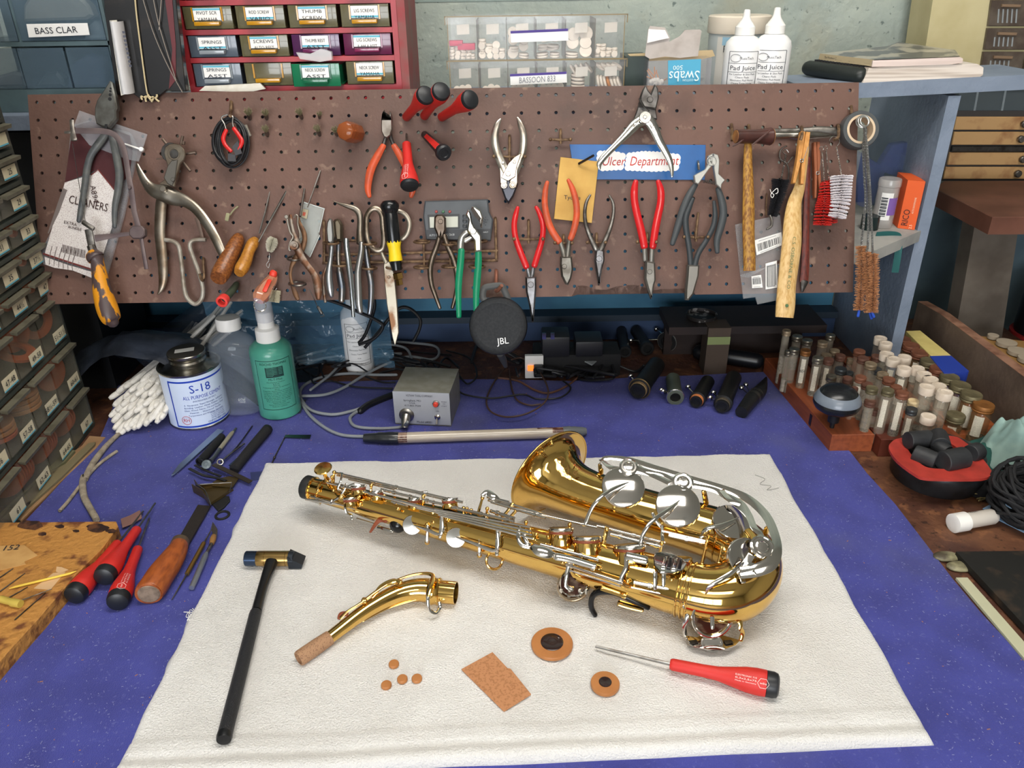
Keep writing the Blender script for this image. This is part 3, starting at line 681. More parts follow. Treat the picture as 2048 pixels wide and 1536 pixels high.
gr2=mat('grey_black_grip','3d4143',.5)
st=mat('stripper_grey','a9a9a4',.35,.6)
t=item('wire_stripper','wire stripper with pale grey head, spring and grey grips beside the sign','pliers',1420,400)
b=B()
plate(b,zH((545,195),(515,210),(520,250),(495,300),(420,340),(428,390),(450,400),(520,300),(548,270)),.026,.007,.001)
b.build('jaw',st,t)
b=B();plate(b,zH((550,195),(580,205),(590,240),(585,330),(628,372),(605,400),(600,430),(568,400),(550,280)),.024,.007,.001);b.build('jaw',st,t)
b=B();b.torus(T(*zH((545,240))[0],.0335),BN,.0066,.0007,20,6);disc(b,zH((547,240))[0],8,.032,.001);b.build('pivot',st,t)
b=B();pts=[T(*zH((490+75*i/60,375+10*sin(2*pi*i/8)+i*.2))[0],.024+.004*cos(2*pi*i/8))for i in range(61)];b.tube(pts,.0005,5);b.build('spring',steel,t)
b=B();limb(b,zH((440,395,34),(400,460,48),(365,540,54),(338,620,54),(312,700,46),(282,795,34)),.024,.8);b.build('handle',gr2,t)
b=B();limb(b,zH((588,425,36),(615,520,50),(622,600,52),(605,680,52),(580,770,44),(583,850,30)),.022,.8);b.build('handle',gr2,t)
b=B();wire(b,[p+(o,)for p,o in zip(zH((455,240),(455,250),(460,300)),(-.004,.01,.012))],.0036);one(b,'peg_hook',steel,'bright hook over the corner of the blue sign','hook','single wire hooks')
b=B();limb(b,zH((455,590,18),(445,680,18),(438,755,20)),.012,1,n=8);one(b,'peg_rod',rustwire,'brown pin between the dark handled pliers','hook')
holder(1057,478,58,'rusty hook carrying the red needle-nose pliers',38);holder(1127,486,34,'rusty hook carrying the orange side cutters',16);holder(1193,485,36,'rusty hook carrying the small steel pliers',18)
holder(1294,484,38,'rusty hook carrying the red flat-nose pliers',18);holder(1392,474,48,'rusty hook carrying the dark handled pliers',8)
t=item('rawhide_hammer','hammer with rolled brown rawhide head and worn yellow wooden handle','hammer',1495,400)
raw=mat('rawhide','4c2a24',.35,0,'35201c',40,coat=.3)
b=B();a,c=T(*zJ((205,275))[0],.040),T(*zJ((655,275))[0],.030);M=axisM(a,c)
L=(c-a).length;b.lathe([(.0095,0),(.0098,.003),(.0098,L*.6),(.011,L*.8),(.0125,L*.97),(.0115,L)],M,20)
limb(b,zJ((165,400,20),(240,360,24),(330,280,20)),.046,.4,n=6);limb(b,zJ((430,370,24),(520,300,30),(640,200,20)),.046,.4,n=6);b.build('head',raw,t)
b=B();b.lathe([(.0001,-.0012),(.0088,-.0012),(.0088,.0005)],M,20);b.lathe([(.0112,L-.0005),(.0112,L+.001),(.0001,L+.001)],M,20);b.build('face',mat('hide_face','a8763f',.7,0,'7d5230',60),t)
wy=mat('worn_yellow_wood','a97d35',.5,0,'7a4f22',420,(.4,.6),stretch=(1,1,.14),bump=.0004,bscale=80)
b=B();limb(b,zJ((352,345,66),(356,400,96),(355,600,112),(358,800,128),(362,1000,140),(364,1250,152),(365,1530,152))+zH((797,900,80),(797,974,80)),.030,.62,n=14,rnd=False);b.build('handle',wy,t)
for p,lb in(((148,125),'first of the two hooks under the rawhide hammer head'),((368,135),'second of the two hooks under the rawhide hammer head')):
 b=B();q=zJ(p)[0];wire(b,[(q[0],q[1],-.004),(q[0],q[1]+1,.008),(q[0]+1,q[1]+16,.024),(q[0]+1,q[1]+32,.030)],.0044);one(b,'peg_hook',rustwire,lb,'hook','single wire hooks')
t=item('cobbler_hammer','long pale hammer handle stamped C.S. OSBORNE & CO. under a polished pointed head','hammer',1600,420)
hs=mat('hammer_steel','a7a39c',.22,1,'8b857d',30)
b=B();limb(b,zJ((670,262,88),(780,262,90),(900,262,90),(1000,268,110),(1080,270,108),(1180,262,92),(1300,262,70),(1400,270,40),(1470,278,10)),.026,.8,n=12);b.build('head',hs,t)
ash=mat('ash_wood','d3b27a',.45,0,'bd9455',300,(.4,.65),stretch=(1,1,.1))
b=B();limb(b,zJ((1090,345,72),(1095,420,86),(1080,560,92),(1050,750,110),(1010,950,140))+zH((1098,520,92),(1085,640,116),(1078,800,128),(1060,950,126),(1045,1080,122),(1038,1200,128),(1030,1285,120)),.030,.55,n=16,rnd=False)
b.build('handle',ash,t)
b=B();p=zH((1088,745))[0]
x=(T(*zH((1050,1095))[0],.04)-T(*zH((1092,745))[0],.04)).normalized()
b.text('C.S. OSBORNE & CO.',T(p[0],p[1],.0425),x,BN.cross(x),6.4*S,0,'L',wid=345/3.338*S);disc(b,zH((1048,1206))[0],3.4,.041,.0006);b.build('stamp',mat('green_ink','4b6a45',.6),t)
t=item('claw_hammer','hammer with reddish brown handle, mostly hidden behind the stamped handle','hammer',1605,420)
b=B();limb(b,zJ((700,205,60),(900,205,64),(1100,200,80),(1250,195,100),(1400,205,110),(1520,215,110)),.010,.6,n=12);b.build('head',oldsteel,t)
rw=mat('red_brown_wood','6a2c22',.5,0,'4a221c',300,stretch=(1,1,.15))
b=B();limb(b,zJ((1130,540,60),(1120,800,66),(1110,1100,76),(1100,1530,90))+zH((1172,800,50),(1168,950,56),(1160,1050,60)),.008,.45,n=10,rnd=False);b.build('handle',rw,t)
b=B();limb(b,zH((1165,1045,56),(1150,1112,16)),.009,.5,n=8);b.build('tip',darksteel,t)
def pin(label,x0,y0,x1,y1,off,m,sc=1.0):
 t=item('clothespin',label,'clothespin',x0,y0,'wooden clothespins');a,c=T(x0,y0,off),T(x1,y1,off);d=(c-a);L=d.length;d.normalize();s=BN.cross(d).normalized()
 for sg in(-1,1):
  b=B();o=[]
  for u,v0,v1 in((0,.0006,.0052),(.10,.0003,.0055),(.28,.0001,.0056),(.45,.0001,.0052),(.62,.0006,.0054),(1,.0030,.0064)):o.append((a+d*(L*u),v0*sc,v1*sc))
  pts=[p+s*(sg*v1)for p,v0,v1 in o]+[p+s*(sg*v0)for p,v0,v1 in o[::-1]]
  b.prism(pts,BN*.009,.0006);b.build('prong',m,t)
 b=B();c=a+d*(L*.56)+BN*.0095;b.torus(c,BN,.0022,.0007,14,6);b.tube([c+s*.002,c+s*.006-d*.02],.0005,5);b.build('spring',steel,t)
pin('pale wooden clothespin hanging on the stamped hammer handle',1607,266,1592,369,.044,mat('pine','c58d4c',.55,0,'b57a3a',400,stretch=(1,1,.15)),1.25)
pin('brown wooden clothespin between the hammers and the red brush',1629,286,1632,397,.010,mat('brown_pine','8c4f30',.6),.85)
b=B();wire(b,[p+(o,)for p,o in zip(zJ((1045,150),(1050,170),(1050,250),(1030,320)),(-.004,.03,.056,.058))],.0044);one(b,'peg_hook',rustwire,'hook through the jaws of the pale clothespin','hook','single wire hooks')
b=B();wire(b,[p+(o,)for p,o in zip(zJ((1500,130),(1515,140),(1520,200),(1510,290),(1460,320)),(-.004,.02,.040,.042,.045))],.0044);one(b,'peg_hook',rustwire,'hook at the point of the polished hammer head','hook','single wire hooks')
def twist(b,pts,r=.0008,pitch=.004,mi=0,n=5,tk=.75):
 q=[T(*p)for p in pts];q=[V(v)for v in spline([tuple(v)for v in q],8)];Ls=[0]
 for i in range(1,len(q)):Ls.append(Ls[-1]+(q[i]-q[i-1]).length)
 m=max(8,int(Ls[-1]/pitch*6));out=[];j=0
 fr=[]
 for i in range(m+1):
  s=Ls[-1]*i/m
  while j<len(q)-2 and Ls[j+1]<s:j+=1
  u=(s-Ls[j])/max(Ls[j+1]-Ls[j],1e-9);out.append(q[j].lerp(q[j+1],u))
 for ph in(0,pi):
  pp=[]
  for i,p in enumerate(out):
   d=(out[min(i+1,m)]-out[max(i-1,0)]).normalized();s=d.cross(BN).normalized();n2=s.cross(d);a=2*pi*i/6+ph
   pp.append(p+(s*cos(a)+n2*sin(a))*r)
  b.tube(pp,r*tk,n,mi=mi)
def bristles(b,pts,rad,rows,per,thick,seed,flatz=.6,tuft=False,jit=.1):
 rr=random.Random(seed);q=[T(*p)for p in pts];q=[V(v)for v in spline([tuple(v)for v in q],12)]
 for i in range(rows):
  u=i/(rows-1)*(len(q)-1.001);j=int(u);c=q[j].lerp(q[j+1],u-j);d=(q[j+1]-q[j]).normalized();s=d.cross(BN).normalized();n2=s.cross(d)
  for k in range(per):
   a=2*pi*(k+rr.uniform(-.3,.3))/per+i*.7;rd=rad(i/(rows-1))*rr.uniform(1-jit,1+jit*.5)
   e=c+(s*cos(a)+n2*(sin(a)*flatz))*rd+d*rr.uniform(-1,1)*.0008
   b.tube([c,(c+e)/2,e],[thick,thick,thick*.7],4)
t=item('bottle_brush','black bottle brush with pale threads caught in it, between the hammers','brush',1560,330,'bottle brushes')
b=B();twist(b,[p+(.02,)for p in zJ((845,500),(820,640),(780,820),(720,1050),(650,1290))]);b.tube([T(*p)for p in spline([p+(.02,)for p in zJ((845,510),(800,470),(845,440),(880,480))],5)],.0008,5)
limb(b,zJ((640,1290,30),(660,1340,34),(655,1420,34),(600,1460,28)),.022,1,n=8);b.build('twisted_wire',oldsteel,t)
b=B();bristles(b,[p+(.02,)for p in zJ((775,830),(760,950),(715,1130),(670,1290))],lambda u:.0135*(1-.45*u),46,26,.00042,3);b.build('bristles',mat('black_bristle','15151a',.7),t)
b=B();wire(b,[p+(.034,)for p in zJ((640,950),(660,1000),(690,1020),(670,1060),(650,1020),(700,960),(735,940),(740,990),(710,1010))],.001);b.build('thread',white,t)
b=B();limb(b,zJ((850,400,22),(775,450,24),(770,560,24),(850,620,24),(880,720,22),(872,830,20)),.010,1,n=8);limb(b,zJ((870,610,22),(930,540,22)),.010,1,n=8);one(b,'bent_hook_tool',oldsteel,'dull metal rod with a round hooked end behind the black bottle brush','hook')
def rbrush(label,loop,wirep,br,col,r,seed,off,rows=16,per=46):
 t=item('bottle_brush',label,'brush',loop[0],loop[1],'bottle brushes')
 b=B();cx,cy=loop[0],loop[1];lr=loop[2];wire(b,[(cx+lr*sin(a),cy-lr*cos(a),off)for a in[2*pi*i/10*.82-2.57 for i in range(11)]],.0011);twist(b,[p+(off,)for p in wirep],.0008);b.build('twisted_wire',chrome,t)
 b=B();bristles(b,[p+(off,)for p in br],r,rows,per,.0007,seed,.8,jit=.04);b.build('bristles',mat(col[0],col[1],.55),t)
rbrush('white round bottle brush on a long looped wire, beside the red one',zJ((1465,340))[0]+(10,),zJ((1490,405),(1520,580),(1550,780),(1545,1100),(1500,1310)),zJ((1555,790),(1550,950),(1545,1100),(1500,1300)),('white_bristle','e6e0e2'),lambda u:.0162-.003*u if u<.85 else.013,5,.034,15,90)
rbrush('red round bottle brush, the shorter one beside the white brush',zJ((1300,430))[0]+(4,),zJ((1305,470),(1320,650),(1335,850),(1330,1100),(1315,1400)),zJ((1345,870),(1345,1050),(1330,1200),(1310,1400)),('red_bristle','c9271e'),lambda u:.0070+.0062*min(1,u*1.6),6,.022,17,80)
rbrush('second red bottle brush, half hidden between the red and the white ones',zJ((1350,420))[0]+(4,),zJ((1358,450),(1375,650),(1395,840),(1400,1100),(1420,1380)),zJ((1395,850),(1400,1100),(1420,1380)),('red_bristle','c9271e'),lambda u:.0095,8,.012,15,60)
t=item('tape_roll','roll of grey electrical tape hanging at the top corner of the board','tape',1711,264)
c=T(1711,264,.006);M=frameM(c,(1,0,0),None,BN)if False else MX.Translation(c)@BN.to_track_quat('Z','Y').to_matrix().to_4x4()
b=B();k=S/1;b.lathe([(.0205,0),(.0262,0),(.0266,.002),(.0266,.017),(.0258,.019),(.0205,.019)],M,40,caps=False);b.build('tape',mat('grey_tape','4a4d4e',.45,coat=.2),t)
b=B();b.lathe([(.0205,0),(.0205,.0193),(.0172,.0193),(.0172,0)],M,40,caps=False);b.build('core',mat('card_core','cbb497',.7),t)
b=B();wire(b,[p+(o,)for p,o in zip(zD((988,650),(990,665),(988,700)),(-.004,.01,.016))],.0045);one(b,'peg_hook',rustwire,'hook holding the roll of grey tape','hook','single wire hooks')
sil=mat('cord_wire','b9b9b4',.35,.8);dk=mat('cord_dark','26282b',.6);br=mat('brown_swab','a3704c',.9,0,'c58d5f',200);bl=mat('blue_tip','2a4fb0',.4)
sws=[([(1080,790),(1062,900),(1070,1100),(1075,1250),(1050,1500)],[(1545,810),(1545,950),(1540,1100),(1530,1235)],(1522,1275),'the one nearest the hammers',0),([(1068,780),(1075,900),(1090,1100),(1095,1250),(1090,1500)],[(1580,850),(1590,1000),(1605,1130),(1600,1250)],(1612,1290),'middle of the three',1),([(1072,790),(1085,900),(1100,1100),(1110,1300),(1118,1500)],[(1620,860),(1625,980),(1625,1100),(1615,1250)],(1628,1280),'the one nearest the orange carton',2)]
for up,lo,tp,lb,i in sws:
 o=.032+.006*i;t=item('swab_brush','long black and white corded cleaning brush with brown tuft and blue tip, '+lb,'brush',1728,240,'corded cleaning brushes')
 t['label']='brown tufted cleaning brush on a striped cord, '+lb
 q=[p+(o,)for p in zD(*up)]+[p+(o,)for p in zH(*[(x,y)for x,y in lo])]
 b=B();wire(b,q,.0022,n=6);b.build('cord',dk,t)
 b=B();twist(b,q[:-1],.0014,.0045,n=4,tk=.42);b.build('spiral',sil,t)
 b=B();cc=zD((1060+5*i,745))[0];b.torus(T(cc[0],cc[1],o+.004),BN+V((.3*i-.3,0,.2)),.0088-.001*i,.0009,24,6);b.build('loop',sil,t)
 b=B();bristles(b,[p+(o,)for p in zH(*lo)],lambda u:.0074,70,20,.00045,30+i,.9,jit=.6);b.build('tuft',br,t)
 b=B();p=zH(tp)[0];e=zH(lo[-1])[0];limb(b,[(e[0],e[1],5),(p[0],p[1],6)],o,1,n=8);b.build('tip',bl,t)
film2=mat('bag_film','cfd2d4',.15,0,alpha=.15,spec=.8,bump=.002,bscale=60)
def zipbag(label,quad,labs,off,x,y):
 t=item('zip_bag',label,'bag',x,y,'small zip bags');b=B();plate(b,quad,off,.0022,.0006);b.build('film',film2,t)
 for q,rows in labs:
  b=B();plate(b,q,off+.0024,.0003,0);p0,p1,p2,p3=[V(v[:2])for v in q];rr=random.Random(len(label))
  u=0.08
  while u<.92:
   w=rr.choice((.012,.02,.03));f=lambda a,c:tuple(p0.lerp(p1,a).lerp(p3.lerp(p2,a),c))
   plate(b,[f(u,rows[0]),f(u+w,rows[0]),f(u+w,rows[1]),f(u,rows[1])],off+.0028,.0002,0,1);u+=w+rr.choice((.014,.02,.03))
  for k in(.12,.9):plate(b,[f(.15,k),f(.8,k),f(.8,k+.04),f(.15,k+.04)],off+.0028,.0002,0,2)
  b.build('barcode_label',[white,black,mat('pale_print','9a9a9a',.7)],t)
zipbag('clear zip bag with a wide barcode, behind the rawhide hammer handle',zH((700,665),(1000,600),(1035,880),(790,1020),(735,1010)),[(zH((830,770),(1010,715),(1020,800),(845,870)),(.3,.8))],.003,1520,450)
zipbag('clear zip bag with two barcodes, lowest of the bags',zH((735,1000),(1010,920),(1010,1120),(985,1170),(850,1198),(835,1150),(755,1160)),[(zH((905,925),(980,905),(985,1085),(905,1098)),(.1,.9)),(zH((810,1010),(875,1000),(885,1085),(815,1090)),(.2,.7))],.008,1530,560)
b=B();limb(b,zJ((600,1010,20),(592,1150,20),(590,1290,20)),.006,1,n=8);one(b,'peg_rod',rustwire,'brown pin holding the zip bags','hook')
def awl(label,pts,off0,off1,m,sh=None,hole_=None,name='awl',n=14):
 t=item(name,label,'tool',pts[0][0],pts[0][1]);k=len(pts)
 b=B();limb(b,[(p[0],p[1],p[2],off0+(off1-off0)*i/(k-1))for i,p in enumerate(pts)],0,1,n=n,k=4,rnd=False);b.build('handle',m,t);return t
cork=mat('turned_wood','8f5526',.5,0,'6a3a18',320,(.4,.6),coat=.2)
t=awl('fat brown wooden handled awl pointing out at the punch handle end',zF((290,665,60),(290,690,100),(255,760,118),(210,850,130),(165,940,140),(140,985,120)),.004,.050,cork)
b=B();limb(b,[(p[0],p[1],p[2],.020)for p in zF((240,705,112),(300,745,112))],.0,.9,n=14,rnd=False)if False else None
ochre=mat('ochre_wood','b1782a',.45,0,'98601f',320,coat=.2)
t=awl('ochre wooden handled awl with a steel shaft behind the fat brown one',zF((425,690,60),(405,720,90),(375,780,84),(350,850,96),(320,910,104),(300,945,76)),.010,.045,ochre)
b=B();wire(b,[zF((545,290))[0]+(-.003,),zF((500,480))[0]+(.008,),zF((455,640))[0]+(.012,)],.0026,sp=False);one(b,'steel_rod',steel,'thin steel rod leaning from a hole towards the wooden awls','rod')
b=B();wire(b,[zF((678,290))[0]+(-.003,),zF((545,530))[0]+(.010,)],.0034,sp=False);wire(b,[zF((545,530))[0]+(.010,),zF((435,730))[0]+(.016,)],.0022,sp=False);one(b,'steel_rod',steel,'longer steel rod slanting down to the ochre awl','rod')
b=B();wire(b,[zF((805,285))[0]+(-.003,),zF((770,510))[0]+(.030,)],.0034,sp=False);one(b,'steel_rod',steel,'upright steel rod in front of the clear plastic case','rod')
b=B();wire(b,[zF((932,145))[0]+(-.003,),zF((880,290))[0]+(.012,)],.0034,sp=False);wire(b,[zF((880,290))[0]+(.012,),zF((825,440))[0]+(.024,)],.0022,sp=False);one(b,'steel_rod',steel,'topmost slanting steel rod ending over the clear plastic case','rod')
b=B();limb(b,zF((290,435,12),(260,460,12),(230,500,12)),.01,1,n=6);limb(b,zF((215,490,30),(205,540,30)),.014,.5,n=8);one(b,'stub_brush',mat('tuft2','8f8c6c',.8),'single little bent brush above the wooden awls','brush')
t=item('small_brush','small white tube brush with a looped wire, head up','brush',540,500)
b=B();twist(b,[p+(.014,)for p in zF((560,690),(540,760),(530,850))],.0006);wire(b,[p+(.014,)for p in zF((530,850),(510,880),(525,905),(535,870))],.0011);b.build('twisted_wire',steel,t)
b=B();bristles(b,[p+(.014,)for p in zF((565,675),(550,720),(535,780))],lambda u:.0085*sin(pi*(.2+.65*u)),26,30,.0003,9,.8,jit=.15);b.build('bristles',mat('pale_bristle','cfcbb8',.7),t)
t=item('green_driver','dark green handled tool with red ring end pointing out above the clear bottle','screwdriver',455,580)
b=B();limb(b,[(p[0],p[1],p[2],o)for p,o in zip(zF((280,1030,44),(255,1070,56),(195,1140,62)),(.010,.022,.045))],0,1,n=12,rnd=True);b.build('handle',mat('olive','3c4435',.6),t)
c0,c1=T(*zF((190,1140))[0],.044),T(*zF((155,1180))[0],.060);b=B();b.lathe([(.0078,0),(.0085,.003),(.0085,.012),(.0055,.0125),(.005,.003)],axisM(c0,c1),16);b.build('cap',mat('red_cap','e0413a',.4),t)
t=item('screwdriver','fat clear orange screwdriver handle with a red stripe, hanging over the spray bottle','screwdriver',530,580)
am2=mat('pink_amber','d08a6a',.15,0,trans=.35,coat=.5)
b=B();limb(b,[(p[0],p[1],p[2],o)for p,o in zip(zF((565,965,70),(550,1000,90),(520,1040,104),(490,1090,124),(465,1130,120),(450,1160,80)),(.010,.014,.02,.03,.038,.042))],0,1,n=8,rnd=False);b.build('handle',am2,t)
b=B();limb(b,[(p[0],p[1],p[2],o)for p,o in zip(zF((555,950,66),(572,955,60)),(.016,.016))],0,.8,n=8);limb(b,[(p[0],p[1],p[2],o)for p,o in zip(zF((535,1000,36),(495,1085,36)),(.030,.044))],0,.5,n=6);b.build('stripe',mat('red_stripe','d23a28',.4),t)
b=B();c=T(*zF((460,1195))[0],.044);b.torus(c,BN+V((.5,0,0)),.0085,.0009,20,6);b.build('ring',chrome,t)
t=item('small_brush','pale bristle brush tucked behind the clear orange screwdriver','brush',545,600)
b=B();bristles(b,[p+(.008,)for p in zF((575,1080),(565,1165))],lambda u:.009,20,26,.0004,19,.6);b.build('bristles',mat('cream_bristle','c4bda3',.8),t)
b=B();wire(b,[p+(.008,)for p in zF((590,1060),(575,1090),(560,1170))],.0015);b.build('wire',steel,t)
t=item('clear_case','thin clear plastic case tilted behind the rusty ring pliers','case',630,450)
cf=mat('case_plastic','c8cfca',.1,0,alpha=.35,spec=.8)
b=B();plate(b,zI((375,155),(655,250),(585,560),(590,610),(460,890),(330,760),(340,300)),.004,.006,.001);b.build('lid',cf,t)
b=B();
for q in(zI((375,160,14),(655,250,14)),zI((650,250,12),(580,560,12)),zI((590,600,12),(462,885,12)),zI((375,160,10),(345,300,10))):limb(b,q,.0105,.6,n=6,sp=False)
b.build('rim',mat('case_edge','c9cfcc',.2,0,alpha=.8),t)
b=B();plate(b,zI((355,245),(445,265),(420,385),(335,355)),.011,.0012,.0003);plate(b,zI((372,290),(408,298),(395,345),(362,335)),.0123,.0003,0,1);b.build('sticker',[mat('tan_sticker','a59c84',.6),mat('sticker_red','b5543f',.6)],t)
t=item('eyelet_pliers','rusty eyelet pliers with round ring jaws, nose up in front of the clear case','pliers',595,480)
rs=mat('rusty_brown','6b4a36',.45,.75,'8d8378',60,(.45,.6))
b=B();limb(b,zI((205,330,40),(215,420,50),(240,560,60),(280,700,110),(330,850,100),(400,960,90),(500,1090,86),(550,1200,110),(570,1330,110),(575,1440,56)),.030,.5,n=12);b.build('handle',rs,t)
b=B();limb(b,zI((300,350,34),(330,450,50),(380,560,66),(390,680,70),(330,820,90),(250,940,70),(205,1080,44),(220,1230,44),(270,1370,70),(305,1450,50)),.024,.45,n=12);b.build('handle',mat('rusty_brown2','5a4334',.5,.7,'7b5a3f',70),t)
b=B();disc(b,zI((262,735))[0],9,.034,.006);disc(b,zI((262,732))[0],4,.040,.002);b.build('pivot',rs,t)
b=B();wire(b,[p+(.036,)for p in zI((255,370),(275,330),(300,350),(300,450),(325,560),(330,640))],.0026);wire(b,[p+(.034,)for p in zI((160,360),(175,450),(205,560),(240,620),(200,700),(190,790),(210,800))],.0035);disc(b,zI((158,358))[0],4,.034,.004);b.build('spring',mat('worn_nickel2','9c958a',.35,.9),t)
def ringwire(label,cx,cy,rx,ry,off=.022,m=rustwire,w=.003):
 b=B();pts=[T(cx+rx*cos(a),cy+ry*sin(a),off+.0+.016*(-sin(a)*-1))for a in[2*pi*i/20 for i in range(20)]];b.tube(pts,w/2,7,up=BU,closed=True);return b
b=ringwire('x',*zI((250,905))[0],13,4);one(b,'holder_ring',oldsteel,'small steel ring on the board, upper one at the rusty eyelet pliers','ring','holder rings')
b=ringwire('x',*zI((295,1240))[0],17,4);one(b,'holder_ring',oldsteel,'small steel ring low at the rusty eyelet pliers','ring','holder rings')
b=B();wire(b,[p+(.02,)for p in zF((840,1070),(870,1130),(905,1210))],.0012);limb(b,zF((905,1205,22),(935,1255,26)),.02,.8,n=8);wire(b,[p+(.02,)for p in zF((940,1255),(955,1275),(925,1280))],.001);one(b,'dental_pick',darksteel,'thin wire pick hanging beside the ring of the rusty pliers','pick')
t=item('tool_rack','long rusty wire rack with rings, carrying the row of pliers across the board','rack',830,515)
b=B()
for y0,y1 in((808,775),(868,848)):wire(b,[zF((935,y0-10))[0]+(.010,),zF((2640,y1+10))[0]+(.010,)]if False else[zF((940,y0))[0]+(.010,),(996,zG((660,y1))[0][1],.010)],.004,sp=False)
wire(b,[zG((655,520))[0]+(-.003,),zG((655,530))[0]+(.010,),zG((662,850))[0]+(.010,)],.0045,sp=False);wire(b,[zI((645,405))[0]+(-.003,),zI((645,420))[0]+(.01,),zI((650,980))[0]+(.010,)],.0045,sp=False)
b.build('rails',rustwire,t)
for i,(cx,cy)in enumerate([zI((740,700))[0],zI((860,990))[0],zI((1235,705))[0],zI((1240,1030))[0],zI((1570,690))[0],zI((1575,1025))[0],zI((1940,685))[0],zI((1940,1020))[0],zG((305,720))[0],zG((305,895))[0],zG((530,700))[0],zG((515,895))[0]]):
 b=ringwire('',cx,cy,15.5,2.6,.026,w=.0034);b.build('ring',rustwire,t)
for q in[zI((x,690),(x+8,1020))for x in(1240,1570,1965,724)]+[zI((890,670),(1150,670))]+[zG((x,710),(x,895))for x in(310,520)]:b=B();wire(b,[p+(.010,)for p in q],.004,sp=False);b.build('strut',rustwire,t)
t=item('end_cutters','short steel end cutters with bulbous grips, beside the rusty ring pliers','pliers',660,480)
b=B();plate(b,zI((730,378),(700,430),(690,530),(705,690),(740,715),(785,690),(790,600),(775,420),(755,385)),.030,.008,.002);b.build('jaw',mat('bright_jaw','9b9a96',.3,.95),t)
b=B();limb(b,zI((750,700,54),(745,800,58),(735,900,56),(715,1050,84),(710,1180,104),(730,1320,100),(745,1400,60)),.032,.8,n=12);b.build('handle',mat('satin','a5a7a9',.28,.95),t)
b=B();limb(b,zI((690,990,30),(640,1130,34),(640,1300,44),(665,1480,40)),.018,.7,n=10);b.build('handle',rs,t)
t=item('end_cutters','brown steel pliers behind the bulbous end cutters','pliers',680,470)
b=B();plate(b,zI((790,420),(830,385),(870,400),(905,470),(905,680),(820,680),(800,560)),.014,.010,.003);b.build('jaw',mat('brown_jaw','6a6152',.35,.9),t)
b=B();limb(b,zI((840,690,70),(835,850,60),(840,1000,70),(860,1150,90),(885,1300,96),(880,1470,80)),.016,.7,n=10);b.build('handle',mat('blue_steel','6d737b',.3,.95,'8f8578',40),t)
b=B();limb(b,zI((940,640,74),(945,760,80),(975,1000,84),(1010,1300,74))+zF((1178,1284,26),),.040,.9,n=12,rnd=False);one(b,'steel_tube',mat('bright_tube','b3b8bd',.15,1),'bright steel tube handle standing upright before the bent-nose pliers','tube')
t=item('bent_nose_pliers','steel pliers with long bent nose pointing sideways, upright in the rack','pliers',715,480)
b=B();limb(b,zI((765,145,10),(850,178,34),(950,210,62),(1060,250,80),(1115,320,84),(1125,420,78),(1120,560,84),(1125,640,100),(1130,700,110)),.028,.6,n=12,rnd=True);b.build('jaw',mat('bent_steel','857d72',.32,.95,'6a5f52',30),t)
b=B();limb(b,zI((1140,700,66),(1140,800,72),(1115,950,80),(1095,1100,90),(1100,1300,96),(1110,1500,92))+zF((1232,1245,40),),.036,.8,n=12);b.build('handle',mat('satin2','9b9a98',.28,.95),t)
b=B();limb(b,zI((1190,720,50),(1205,850,64),(1235,1050,78),(1270,1250,84),(1265,1500,70))+zF((1300,1258,34),),.020,.7,n=12);b.build('handle',mat('blue_steel2','777b82',.3,.95,'8d8172',40),t)
t=item('bent_scissors','long shears with metal finger loops, blade pointing down over the lower panel','scissors',780,500)
b=B();pts=[p+(o,)for p,o in zip(zI((1345,250),(1270,260),(1215,350),(1205,480),(1215,620),(1250,730),(1340,800),(1420,770),(1440,650),(1425,480),(1410,330)),[.024]*11)]
b.tube([T(*p)for p in spline(pts,5,closed=True)],.0042,8,up=BN,closed=True,flat=.6);b.build('finger_loop',mat('loop_steel','8b8072',.3,.95,'5f5448',60),t)
b=B();pts=[p+(.018,)for p in zI((1600,290),(1700,310),(1765,400),(1770,500),(1730,600),(1640,660),(1560,600),(1540,400))]
b.tube([T(*p)for p in spline(pts,5,closed=True)],.0036,8,up=BN,closed=True,flat=.5);b.build('finger_loop',mat('loop2','9d9486',.35,.9),t)
b=B();limb(b,zI((1400,800,40),(1430,880,50),(1470,960,60)),.022,.6,n=8)
plate(b,zI((1455,930),(1520,950),(1580,1100),(1600,1300),(1620,1520))+zF((1530,1400),(1500,1505),(1478,1440))+zI((1480,1519),(1450,1230),(1435,1000)),.020,.003,.0012);disc(b,zI((1505,1150))[0],3,.023,.002,n=12);b.build('blade',mat('rusty_blade','9b9384',.35,.85,'6b4c36',40,(.5,.62)),t)
t=item('torch_tool','black ribbed handle tool with yellow collar and brass fitting, upright in the rack','tool',785,470)
ax0,ax1=T(*zI((1510,165))[0],.046),T(*zI((1610,1060))[0],.038);M=axisM(ax0,ax1);L=(ax1-ax0).length
b=B();b.lathe([(.0001,-.003),(.009,-.0025),(.013,.002),(.0135,.006),(.0122,.011),(.0098,.015),(.0103,.018),(.0105,.03),(.0103,.055),(.0100,L*.60)],M,20);b.lathe([(.008,L*.84),(.0085,L*.90),(.0075,L)],M,16);b.build('handle',mat('gloss_black','121416',.22),t)
b=B();b.lathe([(.0103,L*.56),(.0104,L*.6),(.0092,L*.66),(.0088,L*.72),(.0096,L*.80),(.0100,L*.86),(.009,L*.862)],M,12);b.build('collar',yellow,t)
a2=T(*zI((1620,1090))[0],.036);c2=T(*zI((1645,1220))[0],.034);b=B();b.lathe([(.0065,0),(.0078,.001),(.0078,.009),(.005,.010),(.0055,.018),(.0045,.0185)],axisM(a2,c2),6);b.build('fitting',mat('brass','b99458',.25,1),t)
t=item('tuner','dark grey electronic tuner with a small display, on the board behind two pliers','tuner',918,440)
